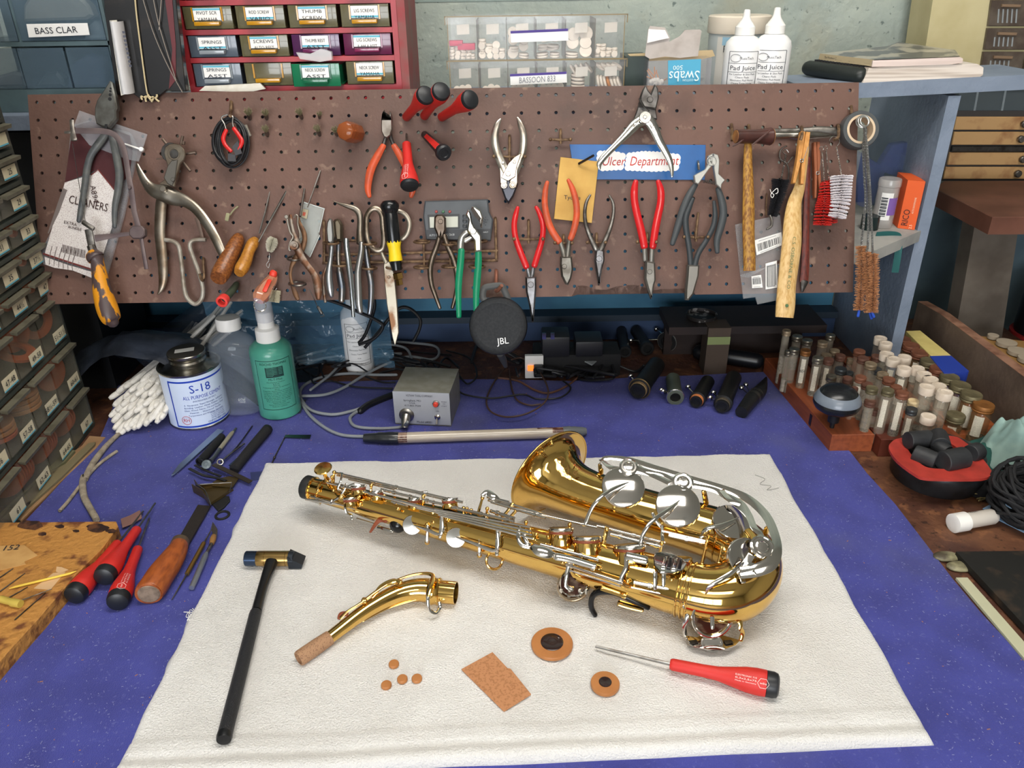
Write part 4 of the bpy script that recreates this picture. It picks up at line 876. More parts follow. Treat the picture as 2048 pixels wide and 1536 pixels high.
b=B();plate(b,zG((118,398),(600,385),(610,480),(640,540),(620,700),(130,690),(106,520)),.002,.012,.002);b.build('case',mat('tuner_grey','4b4f53',.45,0,'43474b',30),t)
b=B();plate(b,zG((136,498),(380,492),(382,602),(142,608)),.0143,.0006,.0002);plate(b,zG((150,515),(368,510),(368,592),(154,597)),.0149,.0003,0,1);b.build('display',[mat('bezel','2a2c2e',.4),mat('lcd','b3b5a8',.3)],t)
b=B();plate(b,zG((120,615),(618,605),(618,690),(132,682)),.0143,.0003,0);
for i,(x,m)in enumerate(((202,1),(255,2),(306,1))):disc(b,zG((x,474))[0],3,.0143,.001,m,12)
for i,y in enumerate((510,546,584)):limb(b,zG((408,y,30),(436,y-2,30)),.0145,.3,mi=0,n=8)
for i in range(14):disc(b,zG((572+22*cos(i*2.4)*(.2+i/14),545+34*sin(i*2.4)*(.2+i/14)))[0],1,.0143,.0003,0,8)
btext(b,'AUTO CHROMATIC CA-30',zG((245,660))[0],4,1,3,.0149,wid=50);btext(b,'INPUT',zG((582,636))[0],2.5,1,3,.0149);b.build('face_details',[mat('dark_panel','25282c',.4),mat('led_red','8c2b26',.3),mat('led_green','3b6b4a',.3),mat('light_print','c5c8c8',.6)],t)
pliers('slip_pliers','bare brown-grey pliers with wide curved handles in front of the tuner display',880,480,0,0,[zG((190,520),(210,500),(255,500),(278,525),(280,620),(262,665),(243,690),(240,640),(232,690),(205,640),(188,600))],zG((228,660,38),(205,740,42),(172,830,42),(155,920,42),(165,1030,38),(195,1120,34),(230,1215,26)),zG((262,655,38),(290,740,42),(330,830,44),(355,920,44),(365,1030,38),(350,1120,34),(325,1212,26)),mat('brown_steel','7b7168',.35,.95,'5d5148',50),mat('brown_steel2','766b60',.32,.95,'5b4f44',50),off=.034,pv=zG((235,550))[0]+(5,))
t=item('channel_pliers','slip-joint pliers with green handles and chrome offset jaws, on the tuner','pliers',940,480)
ch2=mat('channel_chrome','bdbbb6',.22,.95)
b=B();plate(b,zG((450,460),(468,490),(480,560),(500,600),(548,660),(550,780),(500,785),(495,700),(470,670),(440,620),(452,540),(430,500)),.038,.008,.002)
plate(b,zG((480,440),(500,438),(545,470),(562,520),(555,600),(540,595),(545,545),(525,540),(490,495),(470,460)),.036,.009,.002);disc(b,zG((485,625))[0],6.5,.047,.003,n=6);b.build('upper_jaw',ch2,t)
b=B();limb(b,zG((440,630,44),(400,670,50),(388,730,56),(392,790,50)),.036,.6,n=10);limb(b,zG((420,700,36),(470,670,34),(500,640,30)),.036,.6,n=8);b.build('lower_jaw',ch2,t)
b=B();disc(b,zG((490,465))[0],1,.04,.001);limb(b,zG((478,450,30),(510,500,34),(535,530,26)),.046,.3,n=6);b.build('teeth',mat('dark_teeth','3b342f',.5,.6),t)
gn=mat('green_grip','0f7a55',.35)
b=B();limb(b,zG((395,770,50),(388,870,54),(375,1000,54),(372,1120,48),(376,1280,38)),.038,.8);b.build('handle',gn,t)
b=B();limb(b,zG((525,775,50),(525,870,54),(515,1000,56),(508,1120,50),(508,1255,40)),.040,.8);b.build('handle',gn,t)
t=item('round_speaker','round black portable speaker hanging from a hook over the grey box','speaker',998,640)
c=T(997,651,.02);c2=T(997,651,.055);fc=mat('speaker_cloth','222427',.8,0,'2c2e31',300,bump=.0006,bscale=1800)
M=MX.Translation(c)@BN.to_track_quat('Z','Y').to_matrix().to_4x4();b=B();R1=.0415
b.lathe([(R1*.9,0),(R1,.006),(R1*1.0,.022),(R1*.97,.028),(R1*.90,.032),(R1*.80,.0335),(R1*.74,.0325),(R1*.4,.0335),(.00001,.034)],M,48);b.build('body',fc,t)
b=B();b.lathe([(R1*1.005,.010),(R1*1.03,.014),(R1*1.03,.018),(R1*1.005,.022)],M,48,caps=False);b.build('rim',black,t)
b=B();btext(b,'JBL',(1006,688),12.5,6,0,.0585,wid=23);b.build('logo',mat('logo_white','e8e8e8',.5),t)
b=B();q=spline([p+(.036,)for p in zG((590,1170),(560,1130),(570,1065),(620,1048),(700,1045),(725,1080),(755,1150))],6);b.tube([T(*p)for p in q],.0052,8,up=BN,flat=.6);b.build('carry_loop',mat('loop_grey','3c3d3c',.5),t)
b=B();wire(b,[p+(o,)for p,o in zip(zG((660,925),(662,940),(660,1030),(665,1085),(705,1040)),(-.003,.006,.02,.044,.06))],.0055);one(b,'peg_hook',mat('brown_hook','8a5a48',.5,.4),'thick brown hook carrying the round speaker','hook','single wire hooks')
brass=mat('gold_lacquer','e6bd6c',.07,1);brass2=mat('gold_lacquer_parts','ebc172',.12,1);nick=mat('nickel_silver','dedad3',.10,1)
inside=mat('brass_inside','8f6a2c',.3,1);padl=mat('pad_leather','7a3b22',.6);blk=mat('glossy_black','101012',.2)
zN=Zm(900,850,2.926);zO=Zm(590,910,4.655);zR=Zm(1160,1100,4.655);zW=Zm(560,880,3.268)
sax=thing('alto_saxophone','gold lacquered saxophone with nickel keys lying across the white towel','saxophone',P(1000,1090,ZT))
def pp(q,z):return P(q[0],q[1],z)
bell_n=V((-.61,.772,.162)).normalized()
body=[(617,975,.055,.0142),(1375,1180,.055,.0305),(1425,1188,.055,.0322),(1468,1181,.056,.0340),(1496,1154,.058,.0348),(1501,1122,.060,.0342),(1480,1094,.063,.0332),(1440,1071,.066,.0318),(1395,1056,.0675,.0308),(1300,1029,.070,.0296),(1250,1013,.0705,.0297)]
b=B()
A0=P(617,975,.055);A1=P(1375,1180,.055);AD=(A1-A0).normalized()
segs=[(*(A0.lerp(A1,i/12)),.0142+(.0305-.0142)*i/12)for i in range(12)]
segs+=spline([(*P(x,y,z),r)for x,y,z,r in body[1:]],8)
P3=V(segs[-1][:3]);td=(V(segs[-1][:3])-V(segs[-4][:3])).normalized();C=P(1100,946,.0745);Lb=(C-P3).length
bz=[]
for i in range(1,41):
 u=i/40;u=1-(1-u)**1.5;p=P3*(1-u)**3+(P3+td*Lb*.42)*3*u*(1-u)**2+(C-bell_n*Lb*.38)*3*u*u*(1-u)+C*u**3;bz.append(p)
def fl(s):
 T_=[(0,.0645),(.001,.0635),(.0025,.0595),(.005,.0542),(.009,.0485),(.015,.0432),(.024,.0388),(.036,.0352),(.05,.0330),(.07,.0312),(.095,.0300),(.2,.0297)]
 for(a,ra),(c,rc)in zip(T_,T_[1:]):
  if a<=s<=c:return ra+(rc-ra)*(s-a)/(c-a)
 return.0297
rem=[0]*len(bz)
for i in range(len(bz)-2,-1,-1):rem[i]=rem[i+1]+(bz[i+1]-bz[i]).length
full=segs+[(*p,fl(rem[i]))for i,p in enumerate(bz)]
b.tube([V(s[:3])for s in full],[s[3]for s in full],64,caps=False)
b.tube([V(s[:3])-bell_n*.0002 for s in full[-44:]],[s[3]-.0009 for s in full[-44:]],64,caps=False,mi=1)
b.torus(C,bell_n,.0642,.0013,64,8)
b.build('body_tube',[brass,inside],sax,ang=60)
def ax(px):
 u=(px-617)/758;d=ray(px,975+205*u);
 n=AD.cross(V((0,0,1)));return EYE+d*((A0-EYE).dot(n)/d.dot(n))
def rad(p):return.0142+.0163*((p-A0).dot(AD)/(A1-A0).length)
for p,r,th in((ax(627),.0150,.0016),(ax(646),.0154,.0010),(ax(1362),.0312,.0012),(ax(1372),.0316,.0012),(ax(1382),.0314,.0012)):b=B();b.torus(p,AD,r,th,40,8);b.build('ring',brass2,sax)
p7=P(1440,1071,.066);p8=P(1395,1056,.0675)
for s in(0,.35):b=B();b.torus(p7.lerp(p8,s),p8-p7,.0322,.0011,40,8);b.build('ring',brass2,sax)
b=B();d0=-AD;b.lathe([(.0001,-.001),(.0152,-.001),(.0160,.001),(.0160,.012),(.0145,.0135),(.0001,.0138)],axisM(A0+AD*.008,A0-AD*.01),32);b.build('end_plug',mat('plug_black','1c1d1d',.5),sax)
def rod(b,p,q,z0,z1=None,r=.0016,n=10,balls=False,mi=None):
 z1=z0 if z1 is None else z1;a,c=pp(p,z0),pp(q,z1);b.tube([a,c],r,n,mi=mi)
def bump(b,p,z,r):b.sphere(pp(p,z),r,12)
def post(p,z,ztop=None,foot=None,r=.0025):
 """brass ball post from the tube to a rod"""
 c=pp(p,z);q=A0+AD*((c-A0).dot(AD));q2=q+(c-q).normalized()*.012;b=B()
 b.sphere(c,r,12);b.tube([q2,c],[r*.9,r*.55],8);b.build('post',brass2,sax);return c
def prod(p,q,z0,z1=None,r=.0016,m=None,rings=()):
 b=B();z1=z0 if z1 is None else z1;a,c=pp(p,z0),pp(q,z1);b.tube([a,c],r,12)
 for u in rings:k=a.lerp(c,u);d=(c-a).normalized();b.tube([k-d*.0022,k-d*.0018,k+d*.0018,k+d*.0022],[r*1.05,r*1.45,r*1.45,r*1.05],12)
 b.build('rod',m or nick,sax)
o=lambda*q:zO(*q)
prod(*o((370,165),(1560,440)),.082,.090,.0016,rings=(.05,.5,.9));prod(*o((390,190),(1400,415)),.079,.087,.0011)
prod(*o((500,225),(930,320)),.076,.079,.0013);prod(*o((800,320),(1420,470)),.080,.084,.0017,rings=(.2,.45,.7,.95));prod(*o((1440,480),(2040,620)),.084,.088,.0019,rings=(.1,.5,.9))
prod(*o((300,255),(1330,520)),.078,.086,.0017,rings=(.15,));prod(*o((480,290),(1330,540)),.075,.083,.0011)
n_=lambda*q:zN(*q)
for k in range(4):
 dy=k*11;a=o((1300+k*12,505+k*17))[0];c=n_((470+k*6,600+k*22))[0];prod(a,c,.088-.002*k,.094-.002*k,.0013)
prod(*o((900,435),(1280,525)),.072,.076,.0019,rings=(.1,.5));prod(*o((100,412),(500,470)),.052,.056,.0018,rings=(.3,.6));prod(*o((150,385),(560,500)),.056,.060,.0013)
prod(*o((560,545),(740,612)),.045,.047,.0012);prod(*o((575,590),(740,640)),.042,.044,.0012);prod(*o((1170,680),(1370,745)),.060,.062,.0011);prod(*o((1560,770),(1880,900)),.058,.060,.0011)
prod(*o((1290,655),(1405,690)),.062,.064,.0026,rings=(.1,.9));prod(*o((1590,752),(1880,822)),.060,.063,.0026,rings=(.1,.5,.9))
prod(*o((1790,390),(1990,440)),.082,.084,.0018);prod(*o((1800,420),(2000,470)),.080,.082,.0018);prod(*o((1820,520),(2040,590)),.082,.086,.0022,rings=(.3,))
prod(*n_((240,425),(540,520)),.088,.090,.0014);prod(*n_((240,450),(560,545)),.086,.088,.0017,rings=(.5,.8));prod(*n_((380,490),(860,600)),.088,.088,.0016,rings=(.3,.85));prod(*n_((860,590),(1260,690)),.088,.086,.0016,rings=(.1,.55));prod(*n_((940,640),(1240,715)),.084,.084,.0022,rings=(.2,.6,.9));prod(*n_((1280,645),(1490,690)),.090,.088,.0022,rings=(.5,.9));prod(*n_((1240,620),(1500,680)),.093,.090,.0014)
prod(*n_((530,700),(870,790)),.086,.084,.0021,rings=(.2,.7));prod(*n_((610,765),(850,835)),.080,.078,.0028,rings=(.05,.45,.95));prod(*n_((680,815),(1010,925)),.072,.070,.0018,rings=(.1,.95));prod(*n_((700,850),(1000,945)),.066,.064,.0011)
prod(*n_((1075,920),(1550,1010)),.072,.068,.0022,rings=(.2,.6,.9));prod(*n_((1060,950),(1500,1040)),.066,.062,.0011)
for q,z in((o((345,205))[0],.079),(o((365,160))[0],.083),(o((300,250))[0],.078),(o((710,285))[0],.079),(o((715,395))[0],.071),(o((1195,385))[0],.085),(o((1195,435))[0],.080),(o((1320,530))[0],.080),(o((1570,495))[0],.084),(o((1790,500))[0],.086),(o((1795,555))[0],.082),(o((1745,400))[0],.086),(o((550,490))[0],.058),(o((610,455))[0],.064),(o((215,330))[0],.066),(o((360,330))[0],.068),(o((1230,650))[0],.064),(o((1290,625))[0],.067),(o((1720,750))[0],.062),(o((1785,745))[0],.066),(o((1930,640))[0],.074),(n_((470,610))[0],.084),(n_((505,640))[0],.082),(n_((575,655))[0],.080),(n_((560,700))[0],.076),(n_((445,570))[0],.086),(n_((700,585))[0],.084),(n_((918,610))[0],.093),(n_((1240,690))[0],.088),(n_((1505,680))[0],.090),(n_((1590,720))[0],.088),(n_((1040,915))[0],.070),(n_((1155,900))[0],.072),(n_((1580,1015))[0],.066),(n_((660,805))[0],.072)):
 post(q,z,r=.0026 if z>.064 else.0030)
b=B();b.torus(pp(n_((1045,910))[0],.069),V((0,-.6,.8)),.0085,.0014,24,8);b.build('post_ring',brass2,sax)
b=B();b.torus(pp(n_((1590,1018))[0],.064),V((0,-.6,.8)),.0075,.0018,24,8);b.build('post_ring',brass2,sax)
def bar(q,zs,w,flat=.5,name='key_arm',m=None,n=8,up=None,k=5,rnd=True):
 b=B();pts=[(*pp(p,z),ww)for p,z,ww in zip(q,zs,w)]
 if len(pts)>2:pts=spline(pts,k)
 b.tube([V(p[:3])for p in pts],[p[3]/2 for p in pts],n,up=up or V((0,-.5,.85)),flat=flat,rounded=rnd);b.build(name,m or nick,sax)
bar(n_((918,600),(905,660),(895,720)),(.094,.085,.075),(.006,.005,.007),.4,'guard_post',brass2)
bar(n_((365,460),(340,500),(305,540)),(.09,.082,.075),(.004,)*3,.6,'bell_brace',brass2);bar(n_((370,460),(385,500),(350,540)),(.09,.082,.075),(.004,)*3,.6,'bell_brace',brass2)
def cup(p,z,r,m,h=.006,arm=None,armz=None,chim=True,pad=True,armw=.0048,name='key_cup',chl=.014):
 c=pp(p,z);m=V(m).normalized();M=axisM(c-m*h,c)
 b=B();b.lathe([(r*.96,0),(r,.0008),(r,h-.0016),(r*.985,h-.0006),(r*.95,h),(.00001,h+.0003)],M,40)
 k=b.build(name,nick,sax)
 if pad:b=B();b.lathe([(r*.93,-.0028),(r*.95,0),(r*.95,.0005)],M,32);b.build('key_pad',padl,k)
 if chim:b=B();b.lathe([(r*.98,-chl),(r*.90,-chl*.6),(r*.88,-.0035),(r*.90,-.003)],M,32);b.build('tone_hole',brass,sax)
 if arm:bar(arm,armz,[armw*.3]+[armw]*(len(arm)-1),.45,'key_arm',up=m)
mt=(0,-.523,.836)
cup(n_((1015,358))[0],.108,.0262,(-.02,-.52,.83),arm=n_((1045,335),(960,370),(880,425),(825,495),(792,580)),armz=(.113,.114,.112,.102,.090))
cup(n_((1335,468))[0],.105,.0262,(-.02,-.55,.83),arm=n_((1345,440),(1270,500),(1180,565),(1130,640),(1115,700)),armz=(.111,.111,.108,.098,.088))
cup(n_((1655,565))[0],.100,.0232,(.1,-.35,.93),arm=n_((1690,540),(1590,585),(1500,610),(1465,665)),armz=(.106,.106,.104,.090))
cup(n_((1740,775))[0],.094,.0222,(.25,-.62,.75),arm=n_((1760,775),(1640,870),(1520,945),(1500,1000)),armz=(.100,.096,.086,.070))
cup(o((1090,652))[0],.058,.0122,(-.05,-.85,.5),arm=o((1110,655),(1230,695),(1360,735),(1365,540)),armz=(.060,.062,.063,.082),chl=.010,armw=.004)
cup(o((1497,770))[0],.060,.0122,(-.05,-.85,.5),arm=o((1500,765),(1640,815),(1870,890),(1885,700)),armz=(.062,.062,.062,.084),chl=.010,armw=.004)
for q,z,r in((n_((650,600))[0],.094,.0150),(n_((800,650))[0],.094,.0165),(n_((1050,700))[0],.092,.0185),(n_((1330,775))[0],.086,.0165)):cup(q,z-.003,r,(0,.54,.84),chl=.016,h=.004)
for q,z,r in((o((590,280))[0],.085,.010),(o((1440,400))[0],.089,.0105),(o((520,390))[0],.072,.0105),(o((760,330))[0],.082,.0085),(o((1110,400))[0],.083,.009)):cup(q,z,r,(-.05,.5,.86),chl=.009,h=.003)
for q in((1480,520),(1560,580),(1180,540)):pass
bar(o((440,170),(425,240),(400,310),(430,330)),(.086,.086,.078,.074),(.003,)*4,.6);bar(o((480,270),(430,370),(350,430)),(.080,.070,.060),(.004,)*3,.6)
bar(o((190,370),(200,420),(235,465)),(.058,.052,.044),(.003,)*3,.5,m=nick);bar(o((465,450),(470,510),(490,545),(525,560),(530,600)),(.062,.055,.050,.046,.042),(.0035,)*5,.5);bar(o((770,670),(910,710)),(.040,.040),(.0045,.0045),.4);bar(o((110,410),(220,440)),(.050,.050),(.004,.004),.4)
bar(o((340,425),(350,440)),(.060,.058),(.006,.006),.8);bar(o((1365,545),(1360,640),(1350,770)),(.080,.068,.056),(.004,)*3,.6,m=nick);bar(o((1900,700),(1885,800),(1880,930)),(.082,.068,.058),(.006,.005,.005),.6)
for a,bq in(((1235,660),(1230,815)),((1720,780),(1717,935))):bar(o(a,bq),(.064,.046),(.0045,.0040),.9,'guard_post',nick);b=B();b.sphere(pp(o(bq)[0],.045),.0032,10);b.build('guard_ball',brass2,sax)
for q in((1280,760),(1790,880)):bar(o((q[0],q[1]-80),(q[0]-30,q[1])),(.056,.046),(.003,.003),.8,'guard_post',brass2)
bar(n_((405,600),(400,660),(420,700),(470,715)),(.090,.086,.082,.080),(.005,.005,.006,.005),.6,'key_lever');bar(n_((430,640),(450,690),(470,700)),(.088,.084,.082),(.005,)*3,.6,'key_lever')
bar(n_((485,712),(520,735),(570,752),(610,760)),(.088,.087,.085,.083),(.009,.013,.012,.006),.5,'side_key_touch');bar(n_((620,770),(720,790),(850,830)),(.083,.082,.080),(.009,.008,.007),.5,'side_key_touch')
bar(n_((1035,765),(1150,795)),(.090,.088),(.011,.010),.5,'side_key_touch');bar(n_((1030,760),(1030,830),(1005,890),(1000,930)),(.09,.082,.074,.068),(.005,)*4,.5,'key_lever')
bar(n_((700,800),(685,870),(680,940),(720,960)),(.072,.062,.050,.046),(.006,.005,.005,.006),.5,'key_lever')
bar(o((700,720),(770,620),(830,600),(850,620)),(.046,.048,.050,.050),(.003,.006,.008,.006),.5,'thumb_key',padl)
b=B();q=n_((1200,755),(1240,748),(1300,760),(1360,790),(1385,820),(1360,855),(1300,875),(1230,870),(1195,830),(1188,785));b.prism([pp(v,.091)for v in q],V((0,-.3,.95))*.003,.0008);tb=b.build('finger_table',mat('dark_nickel','a8a6a2',.10,1),sax)
for i in range(4):
 b=B();x=1255+i*30;b.prism([pp(v,.0945)for v in n_((x,775+i*5),(x+18,770+i*5),(x+2,835+i*6),(x-18,832+i*6))],V((0,-.3,.95))*.0016,.0005);b.build('roller',blk if i%2 else nick,tb)
for x in(1200,1250):bar(n_((x,860),(x,960)),(.086,.070),(.005,.004),.5)
b=B();b.sphere(pp(n_((1297,905))[0],.078),.003,10);b.build('guard_ball',brass2,sax)
gz=lambda i,n:.125-.020*(i/n)**1.6
def guard(pts,z0,z1,w,name='guard_strip',flat=.28,zs=None):
 n=len(pts);b=B();zz=zs or[z0+(z1-z0)*i/(n-1)for i in range(n)]
 q=spline([(*pp(p,z),ww)for p,z,ww in zip(zN(*pts),zz,w if hasattr(w,'__len__')else[w]*n)],6)
 b.tube([V(v[:3])for v in q],[v[3]*.68 for v in q],8,up=V((0,-.45,.89)),flat=flat*.6,rounded=True);return b
kg=guard([(885,215),(890,200),(950,192),(1060,208),(1220,258),(1420,318),(1600,372),(1740,430),(1845,525),(1900,640),(1915,740),(1885,820),(1800,865),(1700,880)],0,0,[.004,.005,.005,.0065,.0065,.0065,.007,.0085,.0085,.008,.008,.008,.007,.006],zs=[.108,.120,.122,.122,.121,.119,.117,.115,.112,.108,.104,.100,.097,.094]).build('key_guard',nick,sax)
guard([(880,270),(878,230),(890,205)],.098,.120,.004).build('guard_strip',nick,kg)
guard([(890,205),(935,245),(1000,262),(1100,270),(1180,292),(1290,340)],.120,.118,[.004,.005,.006,.006,.005,.006]).build('guard_strip',nick,kg)
guard([(1100,240),(1160,270),(1250,290),(1310,320)],.121,.119,.004).build('guard_strip',nick,kg)
guard([(1420,355),(1540,378),(1610,412),(1690,462),(1745,525),(1780,600),(1822,650),(1800,700)],.118,.106,[.006,.006,.007,.010,.007,.006,.005,.006]).build('guard_strip',nick,kg)
guard([(1590,380),(1640,440),(1700,465)],.117,.114,.005).build('guard_strip',nick,kg)
guard([(1765,760),(1740,800),(1700,850),(1705,880),(1718,925)],.104,.086,[.006,.006,.006,.005,.004]).build('guard_strip',nick,kg)
guard([(1700,845),(1780,830),(1850,800),(1880,770)],.098,.103,.005).build('guard_strip',nick,kg)
guard([(1780,870),(1790,830),(1740,810)],.097,.102,.004).build('guard_strip',nick,kg)
for q,z,r,m in(((1045,248),.1205,.0115,(0,-.45,.89)),((1362,338),.118,.0128,(0,-.45,.89)),((1825,718),.105,.0135,(.1,-.5,.86))):
 c=pp(zN(q)[0],z);M=axisM(c,c+V(m));b=B();b.lathe([(r,0),(r,.0022),(r*.85,.0030),(r*.8,.0024),(r*.62,.0024),(r*.58,.0036),(r*.45,.0040),(r*.40,.0032),(.00001,.0034)],M,32);b.build('felt_cup',nick,kg)
for a,c,z in(((1485,385),(1500,460),.112),((1855,600),(1840,660),.100),((885,260),(882,310),.100)):
 bar(zN(a,c),(z,z-.018),(.006,.007),.7,'guard_foot',brass2)
bar(n_((1185,515),(1205,560),(1240,600)),(.098,.092,.086),(.004,)*3,.6);bar(n_((1240,590),(1245,700)),(.092,.086),(.004,)*2,.6)
def edgecup(p,z,r,m,name='low_key_cup'):
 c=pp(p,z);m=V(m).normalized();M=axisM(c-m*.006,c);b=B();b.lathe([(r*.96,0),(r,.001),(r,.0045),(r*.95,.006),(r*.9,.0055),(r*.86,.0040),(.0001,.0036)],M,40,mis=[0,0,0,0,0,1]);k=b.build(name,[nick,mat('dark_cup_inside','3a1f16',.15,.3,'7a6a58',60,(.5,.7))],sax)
 b=B();b.lathe([(r*.9,-.003),(r*.94,0)],M,32);b.build('key_pad',padl,k);b=B();b.lathe([(r,-.016),(r*.9,-.008),(r*.9,-.0035)],M,32);b.build('tone_hole',brass,sax);return c
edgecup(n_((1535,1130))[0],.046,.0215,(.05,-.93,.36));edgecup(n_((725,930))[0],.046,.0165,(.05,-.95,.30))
b=B();b.torus(pp(n_((1535,1128))[0],.047),V((.05,-.93,.36)),.0215,.0016,40,8);b.build('guard_ring',nick,sax)
b=B();q=n_((1372,1232),(1440,1245),(1500,1222),(1560,1222),(1620,1240),(1700,1262),(1670,1295),(1600,1320),(1500,1318),(1420,1300),(1385,1270));b.prism([pp(v,.019)for v in q],V((0,-.5,.85))*.0022,.0006)
g=b.build('low_guard',nick,sax);b=B();c=pp(n_((1532,1278))[0],.0215);M=axisM(c,c+V((0,-.5,.85)))
b.lathe([(.0095,0),(.0095,.001),(.008,.0012),(.0075,.0004),(.0001,.0006)],M,32,sx=1.25);b.build('felt_cup',nick,g)
for x in(1430,1635):b=B();b.prism([pp(v,.0215)for v in n_((x-35,1262),(x+10,1258),(x+25,1275),(x-20,1285))],V((0,-.5,.85))*.0009,.0002);b.build('slot',darksteel,g)
bar(n_((1365,1060),(1395,1080),(1385,1130),(1370,1180),(1378,1235)),(.060,.052,.044,.034,.022),(.005,)*5,.5,'guard_leg');bar(n_((1640,1130),(1695,1150),(1700,1190),(1712,1215),(1700,1262)),(.044,.042,.036,.030,.022),(.005,)*5,.5,'guard_leg',brass2)
bar(n_((1545,1010),(1535,1080),(1535,1190)),(.066,.056,.044),(.006,.006,.004),.6)
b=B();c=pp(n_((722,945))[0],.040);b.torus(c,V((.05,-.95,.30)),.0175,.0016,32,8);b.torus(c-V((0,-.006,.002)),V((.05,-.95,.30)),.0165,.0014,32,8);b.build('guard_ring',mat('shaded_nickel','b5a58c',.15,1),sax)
for x in(650,700,760,800):bar(n_((x,960),(x-4,1005)),(.040,.026),(.004,.004),.5,'guard_leg')
b=B();q=spline([(*pp(p,z),w)for p,z,w in zip(n_((1160,1070),(1080,1030),(980,985),(900,970),(850,985),(828,1020),(828,1070),(850,1112)),(.036,.042,.048,.046,.040,.032,.022,.014),(.006,.008,.008,.010,.009,.008,.008,.007))],6)
b.tube([V(v[:3])for v in q],[v[3]/2 for v in q],12,flat=.8,rounded=True);b.build('thumb_hook',blk,sax)
bar(n_((885,955),(950,975),(1030,1002)),(.052,.051,.050),(.006,)*3,.3,'thumb_plate',brass2);bar(n_((985,1040),(1050,1060),(1130,1082)),(.036,.034,.032),(.007,.008,.006),.35,'thumb_plate',brass2)
b=B();b.torus(pp(o((1855,985))[0],.038),V((.3,-.75,.6)),.0098,.0016,32,10);b.tube([pp(o((1890,925))[0],.046),pp(o((1960,935))[0],.048)],.003,10);b.build('strap_ring',brass2,sax)
b=B();b.sphere(pp(o((960,645))[0],.046),.011,16);b.build('thumb_rest',blk,sax)
b=B();c=pp(o((262,128))[0],.094);M=axisM(c,c+V((-.1,-.2,1)));b.lathe([(.0001,-.0015),(.010,-.001),(.0118,.0006),(.0105,.002),(.0001,.0026)],M,28);b.build('octave_touch',brass2,sax)
bar(o((272,160),(285,200),(300,230)),(.090,.082,.076),(.006,.005,.008),.7,'octave_arm',brass2)
bar(o((230,250),(215,300),(200,370)),(.074,.070,.058),(.003,)*3,.8,'key_arm',brass2);bar(o((500,290),(560,270),(620,285)),(.084,.086,.084),(.003,.004,.003),.6)
bar(o((450,380),(420,390),(380,350)),(.070,.070,.070),(.005,)*3,.7,'key_arm',brass2);bar(o((600,380),(570,430),(560,480)),(.074,.066,.060),(.005,)*3,.7,'key_arm',brass2)
bar(o((1740,380),(1790,350),(1850,390),(1900,420)),(.090,.092,.090,.086),(.005,.008,.009,.005),.4,'key_lever');bar(o((1180,350),(1230,345)),(.088,.088),(.004,.004),.6)
for q in((930,350),(1290,440),(1430,470),(1600,500),(1640,515),(830,380),(1100,490),(960,500),(1420,600),(1620,620)):b=B();b.sphere(pp(o(q)[0],.074),.0026,8);b.build('screw_post',brass2,sax)
for q,z,r in((n_((620,655))[0],.078,.011),(n_((775,700))[0],.076,.013),(n_((1010,775))[0],.074,.013),(n_((1310,850))[0],.072,.014)):
 c=pp(q,z);a=A0+AD*((c-A0).dot(AD));m=(c-a).normalized();b=B();b.lathe([(r*1.05,-.010),(r*.95,-.003),(r*.93,0),(r*.88,0),(r*.88,-.006)],axisM(c,c+m),28);b.build('tone_hole',brass,sax)
eng=mat('engraving','6b4a1c',.5,.6)
def on_bell(px,py):
 d=ray(px,py).normalized();best=None
 for i in range(900):
  p=EYE+d*(.75+i*.0006)
  for s in full[-46:]:
   if(p-V(s[:3])).length<s[3]+.0006:
    return p
 return None
b=B();c=on_bell(*zN((650,207))[0]);vd=(EYE-c).normalized()
b.torus(c+vd*.001,vd,.0042,.00055,24,5)
for k in range(3):b.tube([c+vd*.001,c+vd*.001+(CR*cos(k*2.09+.5)+CU*sin(k*2.09+.5))*.0036],.0005,4)
rr=random.Random(4)
for(x,y)in((672,262),(700,270),(728,282),(690,240),(718,252),(745,265)):
 c=on_bell(*zN((x,y))[0])
 if c:pts=[c+vd*.0012+CR*rr.uniform(-.0028,.0028)+CU*rr.uniform(-.004,.004)for _ in range(4)];b.tube([V(v)for v in spline([tuple(p)for p in pts],3)],.0005,4)
b.build('engraving',eng,sax)
nk=thing('saxophone_neck','curved gold saxophone neck with cork end lying in front of the saxophone','saxophone neck',P(760,1220,ZT))
def zq(*q):return zW(*q)
b=B();q=spline([(*P(p[0],p[1],z),r)for p,z,r in zip(zq((300,1310),(410,1226),(510,1150),(600,1090),(690,1040),(790,1000),(900,980),(1000,985)),(.0205,.022,.024,.0255,.0262,.0262,.026,.0255),(.0068,.0074,.0082,.0092,.0104,.0120,.0134,.0140))],8)
b.tube([V(v[:3])for v in q],[v[3]for v in q],36,caps=False);b.build('neck_tube',brass,nk,ang=60)
a,c=P(*zq((985,985))[0],.0255),P(*zq((1150,1000))[0],.0262);M=axisM(a,c);L=(c-a).length
b=B();b.lathe([(.0139,-.002),(.0160,0),(.0164,.002),(.0158,.004),(.0150,.006),(.0154,L*.30),(.0160,L*.33),(.0150,L*.38),(.0132,L*.40),(.0132,L),(.0122,L),(.0122,L*.3)],M,40,mis=[0]*10+[1],caps=False);b.build('tenon',[brass,inside],nk)
a,c=P(*zq((120,1432))[0],.0185),P(*zq((325,1292))[0],.0205);M=axisM(a,c);L=(c-a).length
b=B();b.lathe([(.0062,.004),(.0062,0),(.0078,0),(.0086,.002),(.0086,L*.6),(.0080,L)],M,28);b.build('neck_cork',mat('neck_cork','9f7a5b',.8,0,'86634a',600,(.55,.6)),nk)
